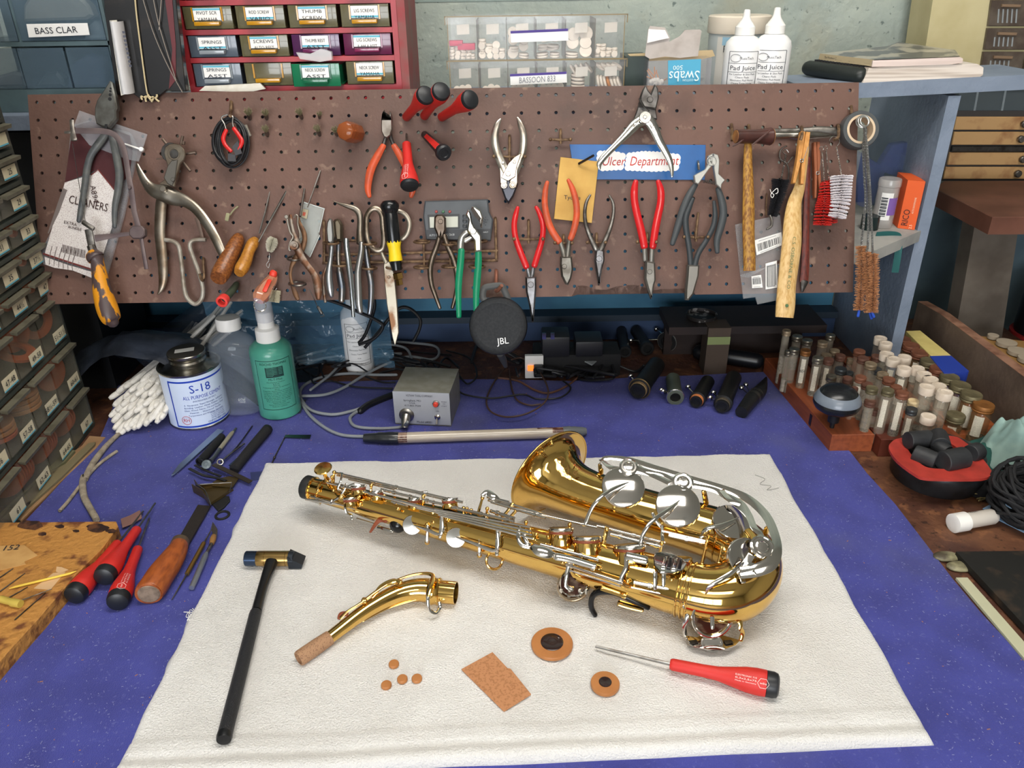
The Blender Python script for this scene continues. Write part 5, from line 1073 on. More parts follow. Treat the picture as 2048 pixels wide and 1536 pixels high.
def nb(q,zs,w,name='octave_key',m=None,flat=.5):
 b=B();s=spline([(*P(p[0],p[1],z),ww)for p,z,ww in zip(zq(*q),zs,w)],6);b.tube([V(v[:3])for v in s],[v[3]/2 for v in s],10,up=V((0,-.3,.95)),flat=flat,rounded=True);return b.build(name,m or nick,nk)
nb([(395,1165),(440,1120),(520,1070),(600,1010),(680,955),(740,925),(850,885),(940,872),(990,880),(1000,905),(985,960),(970,1020)],(.030,.034,.037,.039,.041,.042,.043,.044,.045,.045,.044,.040),(.004,.003,.003,.0035,.0035,.003,.0035,.004,.005,.005,.0045,.0045),m=brass2)
nb([(982,950),(968,1010),(968,1070),(985,1115),(1020,1130),(1045,1095),(1040,1060)],(.044,.040,.032,.024,.020,.020,.024),(.0045,.0045,.004,.004,.004,.004,.004),'octave_ring')
nb([(385,1170),(400,1140),(440,1135)],(.028,.031,.032),(.004,.006,.006),'octave_pad',padl)
nb([(600,1035),(660,960),(740,925),(770,935)],(.036,.040,.043,.042),(.002,.006,.008,.004),'octave_plate',brass2,.25);nb([(770,920),(790,930)],(.045,.045),(.006,.006),'octave_post',brass2);nb([(540,1050),(560,1050)],(.037,.037),(.008,.008),'octave_post',brass2)
nb([(540,1185),(700,1100),(850,1050),(925,1025)],(.018,.020,.022,.024),(.002,.003,.004,.006),'under_brace',brass2)
def zz(ox,oy,s):return Zm(ox,oy,s)
def lie(b,pts,k=5,n=12,flat=1.0,mi=None,rnd=False,up=None,sp=True):
 q=[(*P(x,y,z),d)for x,y,z,d in pts]
 if sp and len(q)>2:q=spline(q,k)
 b.tube([V(v[:3])for v in q],[v[3]/2 for v in q],n,up=up,flat=flat,rounded=rnd,mi=mi);return b
def flat(b,pts,z,th,bev=.0003,mi=None):return b.prism([P(p[0],p[1],z)for p in pts],(0,0,th),bev,mi)
FZ=.0026
t=thing('repair_hammer','small hammer with brass and dark-faced head and long black knurled handle on the towel','hammer',P(545,1120,ZT))
a,c=P(491,1117,ZT+.0105),P(571,1117,ZT+.0105);L=(c-a).length
b=B();M=axisM(a,c);b.lathe([(.0001,0),(.0088,.0003),(.0094,.001),(.0094,L*.30)],M,28);b.build('steel_face',mat('blue_face','3f4e66',.2,.9),t)
b=B();b.lathe([(.0094,L*.30),(.0096,L*.31),(.0096,L*.50),(.0091,L*.505),(.0091,L*.515),(.0096,L*.52),(.0096,L*1.02),(.0091,L*1.025),(.0091,L*1.035),(.0096,L*1.04),(.0096,L*1.1),(.0094,L*1.1)],M,28);b.build('brass_band',mat('hammer_brass','b0915a',.25,1),t)
d=(c-a).normalized();e=c+d*L*.1;w=V((0,0,1));s=d.cross(w)
b=B();b.hexa([e+s*.009-w*.009,e-s*.009-w*.009,e-s*.0085+w*.008,e+s*.0085+w*.008,e+d*.016+s*.009-w*.0085,e+d*.016-s*.009-w*.0085,e+d*.018-s*.0085-w*.003,e+d*.018+s*.0085-w*.003]);b.lathe([(.0093,L*1.1),(.0093,L*1.1+.006)],M,24);b.build('wedge_face',mat('dark_face','2d3239',.35,.5),t)
hb=mat('hammer_black','17181a',.35,.2)
b=B();lie(b,[(543,1125,ZT+.012,.0150),(527,1170,ZT+.0095,.0115),(513,1222,ZT+.0085,.0118)],n=18);b.build('handle',hb,t)
kn=mat('knurled','2a2b2e',.4,.4,bump=.0012,bscale=900)
b=B();lie(b,[(512,1224,ZT+.0085,.0130),(510,1230,ZT+.0085,.0136),(480,1350,ZT+.0085,.0140),(450,1468,ZT+.0085,.0142)],n=20,sp=False);b.build('grip',kn,t)
b=B();lie(b,[(450,1466,ZT+.0085,.0142),(448.5,1474,ZT+.0085,.0150),(447.5,1480,ZT+.0085,.0135)],n=20,sp=False);b.build('end_cap',hb,t)
tan=mat('tan_leather','b07440',.45,0,'a56a38',40);dkp=mat('dark_resonator','2a1a18',.12,coat=.5)
for i,(x,y,lb)in enumerate(((788,1331,'tiny tan pad on the towel, the one set apart above the other three'),(773,1373,'tiny tan pad on the towel, nearest the neck cork of the lower three'),(805,1361,'tiny tan pad on the towel, middle of the lower three'),(834,1360,'tiny tan pad on the towel, nearest the cork sheet'))):
 c=P(x,y,ZT);b=B();b.lathe([(.0050,0),(.0055,.0008),(.0055,.0030),(.0048,.0040),(.0001,.0042)],MX.Translation(c),24);one(b,'small_pad',tan,lb,'pad','tiny tan pads on the towel')
for x,y,r,r2,lb in((1104,1291,.0228,.0124,'large tan leather saxophone pad with dark centre, beside the cork sheet'),(1210,1371,.0149,.0066,'medium tan leather pad with small dark centre near the red screwdriver')):
 t=thing('key_pad',lb,'pad',P(x,y,ZT),'saxophone pads on the towel');M=MX.Translation(P(x,y,ZT))
 b=B();b.lathe([(r*.97,0),(r,.001),(r,.0035),(r*.97,.0047),(r*.6,.0050),(.0001,.0050)],M,48);b.build('leather',tan,t)
 b=B();b.lathe([(r2,.0049),(r2,.0056),(r2*.9,.0061),(r2*.3,.0056),(.0001,.0054)],M,36);b.build('resonator',dkp,t)
b=B();flat(b,[(923,1340),(985,1306),(1015,1338),(1021,1339),(1062,1390),(1008,1424)],ZT+.0004,.0016,.0002);one(b,'cork_sheet',mat('cork_sheet','b57f56',.8,0,'a06d47',420,(.5,.6)),'torn rectangular piece of brown cork sheet on the towel','cork sheet')
a=P(1340,1328,ZT+.0095);c=P(1558,1372,ZT+.0125);M=None
rs2=[(0,.0048),(.01,.0056),(.03,.0062),(.3,.0064),(.45,.0072),(.58,.0098),(.7,.0124),(.8,.0134),(.88,.0132),(.885,.0130)];cs2=[(.885,.0122),(.89,.0130),(.95,.0130),(.985,.0118),(1.0,.009),(1.003,.0001)]
t=reddriver('red handled screwdriver lying on the towel, its shaft pointing to the pads',a,c,(P(1191,1293,ZT+.004),.0018,.0014),'red screwdrivers',rs2,cs2,(0,-.75,.66))
b=B();pts=[P(1650+rx,950+ry,ZT+.001)for rx,ry in((-140,0),(-120,8),(-130,18),(-108,22),(-116,30),(-92,26))];b.tube([V(v)for v in spline([tuple(p)for p in pts],5)],.00035,4)
one(b,'loose_thread',mat('thread_grey','7d7f78',.9),'loose pulled thread at the far corner of the towel','thread')
b=B();rr=random.Random(8)
for i in range(16):
 x,y=385+rr.uniform(-6,14),1232+rr.uniform(-8,16);pts=[P(x+rr.uniform(-14,14),y+rr.uniform(-12,12),ZT*.3+rr.random()*.006)for _ in range(4)];b.tube([V(v)for v in spline([tuple(p)for p in pts],4)],.00045,4)
tag(b.build('frayed_threads',white),'tuft of frayed white threads at the edge of the towel','threads',kind='stuff')
z7=Zm(0,900,3.571);z4=Zm(240,840,4.267);z1b=Zm(0,560,3.84)
for ha,hc,sh,lb in(((845,662),(520,1048),(1022,438),'red screwdriver on the felt with its butt touching the cutting board'),((982,563),(735,915),(1108,380),'red screwdriver on the felt lying over its neighbour, in the middle of the three'),((987,702),(835,1095),(1066,488),'red screwdriver on the felt nearest the wooden-handled file')):
 m=1 if 'over'in lb else 0;a=P(*z7(ha)[0],FZ+.009+m*.004);c=P(*z7(hc)[0],FZ+.0135+m*.006);s=P(*z7(sh)[0],FZ+.004+m*.004)
 reddriver(lb,a,c,(s,.0013),'red screwdrivers',rs2,cs2,(.35,-.45,.8)if 'file'in lb else None)
t=thing('flat_file','flat dark file blade with a thick brown wooden handle on the felt','file',P(340,1120,0))
b=B();q=z7((1415,400),(1505,408),(1345,690),(1325,715),(1265,660));flat(b,q,FZ+.003,.0028,.0006);b.build('blade',mat('file_steel','3c3632',.5,.6,bump=.0004,bscale=1500),t)
b=B();q=z7((1290,652),(1278,690));lie(b,[(*q[0],FZ+.012,.022),(*q[1],FZ+.012,.0235)],n=20,sp=False);b.build('ferrule',mat('dull_ferrule','6b5c4c',.5,.5),t)
b=B();q=z7((1282,675),(1265,720),(1215,800),(1150,890),(1100,970),(1065,1015),(1058,1030));lie(b,[(*p,FZ+.0155,d)for p,d in zip(q,(.0205,.0250,.0300,.0325,.0330,.0320,.0290))],n=24);b.build('handle',mat('file_wood','a25422',.5,0,'7e3d18',220,(.4,.7),stretch=(1,.3,1),coat=.2),t)
b=B();a=P(*z7((1062,1020))[0],FZ+.0155);c=P(*z7((1056,1035))[0],FZ+.0155);b.lathe([(.0001,.0035),(.012,.003),(.0155,0)][::-1],axisM(a,c),20);b.build('end_grain',mat('end_grain','8d7a68',.8,0,'6a5a4c',120),t)
bp_=mat('tool_brass','a8874a',.35,.9);al=mat('aluminium','9aa0a8',.4,.8)
t=thing('scraper_pick','thin double-ended pick with a brass grip beside the file','pick',P(385,1120,0))
b=B();q=z7((1515,560),(1455,665),(1335,885),(1228,1068));lie(b,[(*q[0],FZ+.006,.0014),(*q[1],FZ+.005,.0022)],sp=False);lie(b,[(*q[2],FZ+.005,.0022),(*q[3],FZ+.002,.0013)],sp=False);b.build('points',oldsteel,t)
b=B();lie(b,[(*q[1],FZ+.005,.0056),(*q[2],FZ+.005,.0056)],sp=False,n=14);b.build('grip',bp_,t)
t=thing('hobby_knife','small scalpel with feathered blade and grey metal handle beside the towel edge','knife',P(410,1110,0))
b=B();q=z7((1520,515),(1555,570),(1550,625),(1530,640),(1508,560));flat(b,q,FZ+.004,.001,.0002);b.build('blade',steel,t)
b=B();q=z7((1528,612),(1512,670));lie(b,[(*q[0],FZ+.005,.0060),(*z7((1522,635))[0],FZ+.005,.0082),(*z7((1518,650))[0],FZ+.005,.0075),(*q[1],FZ+.005,.0058)],n=14);b.build('collar',mat('wood_collar','8a6437',.5),t)
b=B();lie(b,[(*z7((1510,672))[0],FZ+.005,.0048),(*z7((1475,735))[0],FZ+.005,.0040)],sp=False);b.build('neck',oldsteel,t)
b=B();lie(b,[(*z7((1475,735))[0],FZ+.005,.0046),(*z7((1465,760))[0],FZ+.005,.0074),(*z7((1385,950))[0],FZ+.005,.0072),(*z7((1368,985))[0],FZ+.005,.0068)],sp=False,n=14);b.build('handle',al,t)
b=B();q=z7((862,495),(930,470),(1000,432),(1015,488),(945,530),(875,558));flat(b,q,FZ+.0045,.0009,.0001);one(b,'sandpaper_strip',mat('sandpaper','7d5c55',.9),'curled mauve-brown strip of sandpaper over the screwdriver shafts','sandpaper')
b=B();c=P(*z7((1588,466))[0],FZ+.001);b.torus(c,(0,0,1),.0088,.0018,28,8);one(b,'rubber_ring',blackm,'small black rubber ring on the felt near the file tip','ring')
b=B();q=z7((1520,400),(1500,360),(1560,330),(1640,340),(1645,370),(1600,420),(1560,445));flat(b,q,FZ,.003,.0008);one(b,'black_felt_scrap',blackm,'black scrap under the bent metal blades on the felt','scrap')
brz=mat('bronze_sheet','6b5a38',.4,.8);sst=mat('spring_steel','4a4640',.35,.9)
def strip(pts,z0,w,name,m,lb,cat,group=None,th=.001):
 b=B();n=len(pts);q=[P(x,y,z)for x,y,z in pts]
 b.tube(q if n<3 else[V(v)for v in spline([tuple(p)for p in q],5)],w/2,4,up=V((0,0,1)),flat=th*2/w);return one(b,name,m,lb,cat,group)
t=thing('bent_metal_guide','folded bronze-coloured metal guides standing on the felt beyond the file','metal guide',P(415,985,0),'bent metal guides')
b=B()
def wallq(b,p,q,z0,z1,th=.0008):a,c=P(*z7(p)[0],z0),P(*z7(q)[0],z0);n=(c-a).cross(V((0,0,1))).normalized()*th;b.hexa([a,c,c+n,a+n,a+V((0,0,z1-z0)),c+V((0,0,z1-z0)),c+n+V((0,0,z1-z0)),a+n+V((0,0,z1-z0))])
flat(b,z7((1400,250),(1670,230),(1640,285),(1505,395),(1470,340)),FZ+.004,.0008,.0002);wallq(b,(1400,255),(1500,395),FZ+.002,FZ+.013);wallq(b,(1385,300),(1470,350),FZ+.001,FZ+.015);wallq(b,(1500,395),(1665,290),FZ+.004,FZ+.008);wallq(b,(1415,275),(1660,240),FZ+.004,FZ+.009);b.build('channel',brz,t)
b=B();lie(b,[(*z7(p)[0],z,.0016)for p,z in(((1400,245),FZ+.014),((1460,285),FZ+.014),((1490,350),FZ+.013),((1505,392),FZ+.012))]);lie(b,[(*z7(p)[0],z,.0014)for p,z in(((1430,245),FZ+.014),((1655,232),FZ+.014),((1640,300),FZ+.012))],sp=False);b.build('bright_edge',steel,t)
b=B();flat(b,z7((1500,250),(1560,205),(1640,190),(1710,200),(1660,270),(1520,260)),FZ+.006,.001,.0002);one(b,'bent_metal_guide',brz,'flat bronze metal strip under the folded guides','metal guide','bent metal guides')
for pts,w,m,lb in(([(590,413,.008),(640,440,.008),(720,475,.008),(830,495,.008),(905,520,.008)],.006,sst,'dark curved steel pick beyond the folded guides'),([(640,385,.006),(740,435,.006),(860,480,.006)],.005,sst,'second dark pointed strip beyond the folded guides'),([(800,380,.011),(960,455,.009),(1115,530,.006)],.0105,mat('riveted_strip','5f554c',.4,.85),'riveted flat steel strip crossing the tool ends'),([(1130,50,.003),(1010,215,.004),(900,330,.006)],.0022,sst,'slim dark needle file among the felt tools'),([(1060,200,.006),(940,290,.007),(860,360,.008)],.0045,oldsteel,'steel pick with a coiled ring end'),([(1190,120,.003),(1080,260,.004),(940,390,.005)],.007,mat('blued_steel','55606a',.25,.95),'flat bluish steel scraper between the picks and the thick black tube')):
 strip([(*z4((x,y))[0],FZ+z)for x,y,z in pts],0,w,'steel_tool',m,lb,'tool','steel picks and scrapers on the felt')
b=B();b.torus(P(*z4((855,358))[0],FZ+.008),(.3,-.8,.6),.0042,.0013,20,8);one(b,'coil_ring',steel,'little coiled ring at the end of a steel pick','ring')
b=B();q=z4((835,78),(888,92),(545,400),(460,470),(438,478),(500,385));flat(b,q,FZ+.004,.0013,.0004);one(b,'tweezers',mat('blue_tweezers','7f8ea6',.3,.8),'long pointed bluish steel scraper blade on the felt, nearest the white swabs','blade')
t=thing('round_file','black tube handle lying beside the bluish blade on the felt','handle',P(420,900,0));b=B();lie(b,[(*z4((690,350))[0],FZ+.007,.0135),(*z4((870,140))[0],FZ+.006,.0115)],sp=False,n=18);b.build('tube',blackm,t)
b=B();a=P(*z4((690,350))[0],FZ+.007);c=P(*z4((670,372))[0],FZ+.007);b.lathe([(.0072,0),(.0072,.003),(.005,.0035),(.0045,0)],axisM(a,c),18);b.build('end',black,t)
t=thing('pin_vise','pale metal pen-like tool with a round knob end on the felt','tool',P(440,890,0))
b=B();lie(b,[(*z4((975,90))[0],FZ+.006,.003),(*z4((950,118))[0],FZ+.006,.0068),(*z4((850,250))[0],FZ+.007,.0068)],sp=False,n=14);b.build('barrel',mat('cream_barrel','a39b86',.4,.3),t)
b=B();lie(b,[(*z4((850,250))[0],FZ+.007,.0064),(*z4((800,320))[0],FZ+.008,.0060),(*z4((770,350))[0],FZ+.009,.0070)],sp=False,n=14);b.build('shaft',mat('grey_shaft','63666a',.35,.7),t);b=B();lie(b,[(*z4((990,72))[0],FZ+.006,.0036),(*z4((960,108))[0],FZ+.006,.0046)],sp=False);b.build('tip',mat('grey_shaft','63666a',.35,.7),t)
b=B();c=P(*z4((740,382))[0],FZ+.009);M=axisM(c,c+V((.1,-.7,.7)));b.lathe([(.0001,-.002),(.0060,-.0015),(.0075,.001),(.0068,.003),(.0035,.0034),(.003,.0024),(.0001,.0022)],M,24);b.build('knob',mat('clear_knob','8d99a0',.15,.7),t)
t=thing('reamer_handle','thick matt black tube handle on the felt in front of the spray bottle','handle',P(510,895,0));b=B();lie(b,[(*z4((975,420))[0],FZ+.008,.0150),(*z4((1100,265))[0],FZ+.009,.0155),(*z4((1262,75))[0],FZ+.009,.0165)],sp=False,n=20,rnd=False);b.build('tube',mat('felted_black','1b1a1c',.8),t)
b=B();a=P(*z4((1255,85))[0],FZ+.009);c=P(*z4((1275,60))[0],FZ+.009);b.lathe([(.0084,-.002),(.0084,.002),(.0060,.003),(.005,0)],axisM(a,c),20);b.build('rim',black,t)
t=thing('feeler_tool','thin steel feeler with angled flat blade lying beyond the towel corner','gauge',P(560,890,0))
b=B();lie(b,[(*z4((1290,385))[0],FZ+.002,.002),(*z4((1318,320))[0],FZ+.002,.0022),(*z4((1405,150))[0],FZ+.002,.0018)],sp=False);b.sphere(P(*z4((1318,320))[0],FZ+.003),.0022,10);b.build('arm',oldsteel,t)
b=B();flat(b,z4((1400,150),(1412,128),(1632,128),(1620,160)),FZ+.002,.0006,.0001);b.build('blade',mat('feeler_blade','5b6262',.2,.95),t)
b=B();flat(b,z4((1112,450),(1225,440),(1205,510),(1120,520)),FZ,.0008,.0001);one(b,'dark_card',mat('dark_card','2f3560',.6),'small dark blue card half under the towel corner','card')
wb=mat('scarred_board','b6803e',.75,0,'6b3d20',42,(.54,.66),bump=.003,bscale=120,detail=8,rough2=.85)
tp=[(-160,1046),(232,1042),(236,1052),(205,1095),(150,1150),(80,1232),(20,1298),(-60,1390),(-160,1400)]
b=B();zc=.0225;b.prism([P(x,y,zc)+V((0,0,-.0205))for x,y in tp],(0,0,.0205),.0012);tag(b.build('cutting_board',wb),'thick scarred and scorched wooden block with papers and pins on it','board')
burn=mat('burn','2a1712',.8,0,'5e3a22',80,(.45,.6))
b=B();rr=random.Random(6)
for cx,cy,r in((195,1056,16),(222,1062,8),(62,1050,18),(120,1053,7),(85,1068,7),(152,1062,5)):
 pts=[(cx+r*(1+.5*rr.random())*cos(a)*1.1,cy+r*.42*(1+.5*rr.random())*sin(a))for a in[2*pi*k/16 for k in range(16)]];flat(b,pts,zc+.0001,.0003,0)
bb=b.build('scorch_marks',burn,bpy.data.objects['cutting_board'])if False else None
o_=bpy.data.objects['cutting_board']
me=b.build('scorch',burn);me.parent=o_
PZ=zc+.0003
paperb=mat('brown_paper','c59a5e',.8,0,'b78a50',50)
b=B();flat(b,z7((-60,690),(175,682),(270,755),(175,800),(185,818),(0,862),(-60,870)),PZ,.0008,.0001);p=P(*z7((75,715))[0],PZ+.0012)
b.text('152',p,V((1,.12,0)).normalized(),V((-.12,1,0)).normalized(),.010,1);one(b,'paper_scrap',[paperb,ink],'torn brown paper scrap with handwritten 152 on the wooden block','paper')
b=B();lie(b,[(*z7((65,990))[0],PZ+.002,.0008),(*z7((110,978))[0],PZ+.002,.0030),(*z7((500,882))[0],PZ+.002,.0030),(*z7((545,865))[0],PZ+.002,.001)],sp=False,n=8);one(b,'toothpick',mat('toothpick','e6c24a',.5),'yellow wooden toothpick across the block','toothpick')
t=thing('corked_pin','pin with a fat yellow plug lying at the edge of the block','pin',P(*z7((80,1080))[0],PZ))
b=B();lie(b,[(*z7((8,1065))[0],PZ+.004,.0085),(*z7((80,1085))[0],PZ+.004,.0080),(*z7((90,1088))[0],PZ+.0045,.0100),(*z7((148,1100))[0],PZ+.0045,.0092)],sp=False,n=14);b.build('plug',mat('yellow_plug','c2a94e',.5),t)
b=B();lie(b,[(*z7((150,1075))[0],PZ+.003,.0016),(*z7((370,992))[0],PZ+.001,.0008)],sp=False);b.build('pin',oldsteel,t)
for i,(p,q)in enumerate((((0,910),(95,845)),((0,1010),(178,880)),((0,1090),(198,978)),((105,1213),(325,1020)))):
 b=B();lie(b,[(*z7(p)[0],PZ+.001,.0016),(*z7(q)[0],PZ+.001,.0010)],sp=False,n=7);one(b,'needle',darksteel,('short dark needle by the brown paper scrap','dark needle between paper scrap and toothpick','dark needle just below the toothpick','dark needle with pale tip, lowest on the block')[i],'needle','needles on the block')
b=B();flat(b,z7((400,870),(405,835),(440,838),(490,858),(430,882)),PZ,.0006,.0001);flat(b,z7((240,990),(380,880),(470,870),(360,1000)),PZ-.0001,.0003,0);one(b,'paper_scrap',mat('pink_paper','d2ac80',.8),'small pale paper scrap beside the toothpick','paper')
fz=mat('fuzzy_cord','a89c88',.95,0,'8d8272',120,bump=.0015,bscale=600)
b=B();lie(b,[(*p,FZ+.0045,d)for p,d in zip(z1b((930,1165),(830,1260),(740,1370),(690,1450),(650,1530))+z7((600,190),(590,240),(600,330),(640,410),(680,480),(690,500)),(.007,.008,.0095,.0095,.0095,.0095,.0095,.0095,.009,.009,.0085))],n=12);one(b,'fuzzy_cord',fz,'thick fuzzy grey-white cord curling from the swabs down to the wooden block','cord')
b=B();lie(b,[(*p,FZ+.003,.0048)for p in z7((425,435),(480,375),(560,270),(640,170),(720,90),(835,8))],n=10);one(b,'fuzzy_cord',fz,'thinner fuzzy cord crossing under the thick one','cord')
sw=mat('cotton','e6e2da',.95,0,'d5d0c6',120,bump=.001,bscale=500)
rr=random.Random(12);ends=[]
e0=[(850,905),(905,860),(960,820),(1010,790),(1090,780),(1160,775),(1210,790),(880,960),(900,1000),(850,1045),(870,1085),(880,1140),(905,1170),(935,1175),(960,1130),(980,1150),(1000,1120),(1030,1140),(1060,1130),(1090,1100),(1120,1110),(1150,1080),(1175,1060),(1205,1090),(1240,1060),(1265,1010),(930,1020),(960,1060),(940,960),(990,990),(1040,1010),(1090,1030),(1060,960),(1010,930),(960,900),(1110,960),(1150,1000),(1190,970),(1230,1000),(1100,900),(1150,880),(1180,900),(1050,880),(1210,870),(1240,940),(1000,850),(1120,830),(1060,830)]
s0=None
t0=None
for i,(x,y)in enumerate(e0):
 px,py=z1b((x,y))[0]
 hz=FZ+.004+max(0,(1175-y))/400*.062+rr.uniform(0,.004)
 e=P(px,py,hz);far=P(430+rr.uniform(-26,34),640+rr.uniform(-30,30),.10+rr.uniform(-.02,.03));d=(far-e);L=d.length
 if i==0:
  t0=thing('cotton_swab','x','swab',(0,0,0),'long cotton swabs in the clear sleeve');
  b=B();b.lathe([(.0001,-.003),(.0030,-.002),(.0044,.002),(.0049,.008),(.0046,.020),(.0034,.030)],n=10);b.build('cotton_tip',sw,t0,local=True)
  b=B();b.lathe([(.0036,.015),(.0030,.235)],n=7);b.build('stick',mat('paper_stick','b9b6b0',.7),t0,local=True)
 M=axisM(e,far);lb='long white cotton swab in the fanned bundle beside the cement can, tips towards the block'
 if i==0:t0.matrix_world=M;t0.matrix_basis=M;t0['label']=lb
 else:dup(t0,M@MX.Rotation(rr.uniform(0,6),4,'Z'),lb)
sleeve=mat('dusty_sleeve','3f4c5e',.3,0,alpha=.42,spec=.7,bump=.003,bscale=40)
t=thing('plastic_sleeve','clear plastic sleeve round the upper half of the long swabs','bag',P(330,800,.03))
b=B();q=[(*P(x,y,z),r)for x,y,z,r in((300,735,.050,.050),(350,690,.075,.050),(400,645,.098,.046),(450,605,.125,.036))];q=spline(q,5);b.tube([V(v[:3])for v in q],[v[3]for v in q],24,flat=.6,caps=False);b.build('film',sleeve,t)
def textband(b,st,M,r,z,ang,h,mi,wid,lift=.0003,align='C'):
 def fn(u,v):a=ang+u/r;return M@V(((r+lift)*cos(a),(r+lift)*sin(a),z+v))
 return b.text(st,(0,0),None,None,h,mi,align,fn=fn,wid=wid)
def band(b,M,r,a0,a1,z0,z1,mi,n=24):
 vs=[M@V((r*cos(a0+(a1-a0)*i/n),r*sin(a0+(a1-a0)*i/n),z))for z in(z0,z1)for i in range(n+1)];b.add(vs,[(i,i+1,n+2+i,n+1+i)for i in range(n)],mi)
cn=P(401,832,FZ);t=thing('cement_can','blue and white printed metal can of cement with a screw cap','can',cn);M=MX.Translation(cn);Rc=.0485;Hc=.099
tin=mat('tin','b3b0a8',.25,1,'8f8b80',30)
b=B();b.lathe([(Rc-.001,0),(Rc+.0008,.0005),(Rc+.0008,.003),(Rc,.004),(Rc,Hc-.003),(Rc+.0012,Hc-.001),(Rc+.0012,Hc+.001),(Rc-.002,Hc+.001),(Rc-.003,Hc-.003),(Rc*.72,Hc-.001),(Rc*.56,Hc+.003),(Rc*.56,Hc+.010)],M,56,caps=False);b.build('body',tin,t)
b=B();b.lathe([(Rc*.54,Hc+.008),(Rc*.60,Hc+.009),(Rc*.56,Hc+.012),(Rc*.60,Hc+.015),(Rc*.62,Hc+.0165),(Rc*.62,Hc+.0225),(Rc*.60,Hc+.0235)],M,56,caps=False);b.lathe([(Rc*.60,Hc+.0235),(Rc*.56,Hc+.024),(.0001,Hc+.0240)],M,48,mi=1)
q=[M@V((x,y,Hc+.0243))for x,y in((-.014,-.012),(.014,-.002),(.010,.012),(-.018,.002))];b.poly(q,2);b.build('cap',[tin,mat('dark_cap','3a3733',.5,.3),white],t)
fa=math.atan2(EYE.y-cn.y,EYE.x-cn.x)+R(9)
b=B();cb=mat('can_white','cfdcf0',.3,coat=.3);cblue=mat('can_blue','1c3fae',.35)
band(b,M,Rc+.0002,fa-1.5,fa+1.9,.004,Hc-.003,0,60);band(b,M,Rc+.0004,fa-1.0,fa+1.9,.0055,.0085,1,50);band(b,M,Rc+.0004,fa-1.0,fa+1.9,Hc-.012,Hc-.009,1,50);band(b,M,Rc+.00045,fa-1.02,fa-.97,.0055,Hc-.009,1,3)
textband(b,'S-18',M,Rc,Hc-.031,fa+.02,.0140,1,.033,.0006);textband(b,'ALL PURPOSE CEMENT',M,Rc,Hc-.042,fa+.10,.0062,1,.066,.0006);textband(b,'(FOR INDUSTRIAL USE ONLY)',M,Rc,Hc-.0475,fa+.10,.0027,2,.038,.0006)
for k,s_ in enumerate(('A  Neoprene  Super-Strength  Adhesive','Bonding  Leather, Metal, Rubber, Cloth','Glass, Wood, Fabric, Tile and Many Other','Materials  -  Waterproof  Flexible','Temperature and Weather Extremes')):textband(b,s_,M,Rc,Hc-.0535-k*.0048,fa+.08,.0027,2,(.066,.066,.068,.052,.058)[k],.0006)
for k,s_ in enumerate(('Manufactured in U.S.A. by','R-H PRODUCTS CO., INC.','ACTON, MASS 01720','(978) 897-9001','www.rhadhesives.com')):textband(b,s_,M,Rc,.0250-k*.0032,fa+.45,.0022,2,.026,.0006)
textband(b,'ONE U.S. PINT (.473L)',M,Rc,.0098,fa+.42,.0032,2,.036,.0006);textband(b,'RH',M,Rc,.0165,fa-.62,.0065,3,.0095,.0006)
ring=[M@V(((Rc+.0006)*cos(fa-.62+.0075/Rc*cos(a)),(Rc+.0006)*sin(fa-.62+.0075/Rc*cos(a)),.0195+.0075*sin(a)))for a in[2*pi*i/24 for i in range(24)]];b.tube(ring,.0004,5,closed=True,up=V((cos(fa),sin(fa),0)),mi=3)
b.build('label',[cb,cblue,mat('can_ink','2a4a8c',.5),mat('can_red','b52a35',.4)],t)
cn=P(486,822,FZ);t=thing('clear_bottle','clear plastic bottle with waisted shoulders and white screw cap, beside the green spray bottle','bottle',cn);M=MX.Translation(cn)@MX.Rotation(R(-4),4,'X')
pet=mat('clear_pet','c9d6e6',.04,0,alpha=.07,spec=1,coat=1)
prof=[(.0001,.003),(.026,.001),(.034,.003),(.0385,.012),(.0390,.030),(.0355,.042),(.0345,.060),(.0345,.080),(.0355,.092),(.0395,.104),(.0400,.118),(.0375,.130),(.028,.139),(.0175,.144),(.0165,.147),(.0165,.156)]
b=B();b.lathe([(r*1.0,z)for r,z in prof],M,48,sx=1.0,sy=.72,caps=False);b.lathe([(max(r-.0012,.0001),z+.0008)for r,z in prof][::-1],M,48,sx=1.0,sy=.72,caps=False);b.build('shell',pet,t)
b=B();b.lathe([(.0185,.149),(.0195,.150),(.0198,.166),(.0188,.169),(.0001,.169)],M,40);b.build('cap',white,t)
cn=P(562,822,FZ);t=thing('spray_bottle','green plastic spray bottle with white pump and printed label','bottle',cn);M=MX.Translation(cn);rg=.0345
grn=mat('green_plastic','4c9884',.3,0,alpha=.97,coat=.2)
b=B();b.lathe([(.0001,0),(.031,0),(rg,.003),(rg,.116),(.0325,.124),(.025,.131),(.018,.134),(.0165,.137)],M,48);b.build('body',grn,t)
b=B();b.lathe([(.0185,.134),(.0195,.135),(.0192,.155),(.0135,.158),(.0125,.176),(.0122,.184)],M,32);b.build('pump',white,t)
b=B();b.lathe([(.0135,.168),(.0142,.172),(.0138,.204),(.0125,.209),(.0001,.209)],M,32);b.build('overcap',mat('frosted','d9dbe0',.3,alpha=.45),t)
fa=math.atan2(EYE.y-cn.y,EYE.x-cn.x);b=B();gi=mat('dark_green_ink','173a35',.5)
band(b,M,rg+.0002,fa-.86,fa+.86,.021,.022,0);band(b,M,rg+.0002,fa-.86,fa+.86,.110,.111,0);band(b,M,rg+.0002,fa-.87,fa-.845,.021,.111,0,2);band(b,M,rg+.0002,fa+.845,fa+.87,.021,.111,0,2)
textband(b,'ROCHE-THOMAS',M,rg,.103,fa,.0042,0,.044);band(b,M,rg+.0002,fa-.42,fa+.42,.081,.099,0,10)
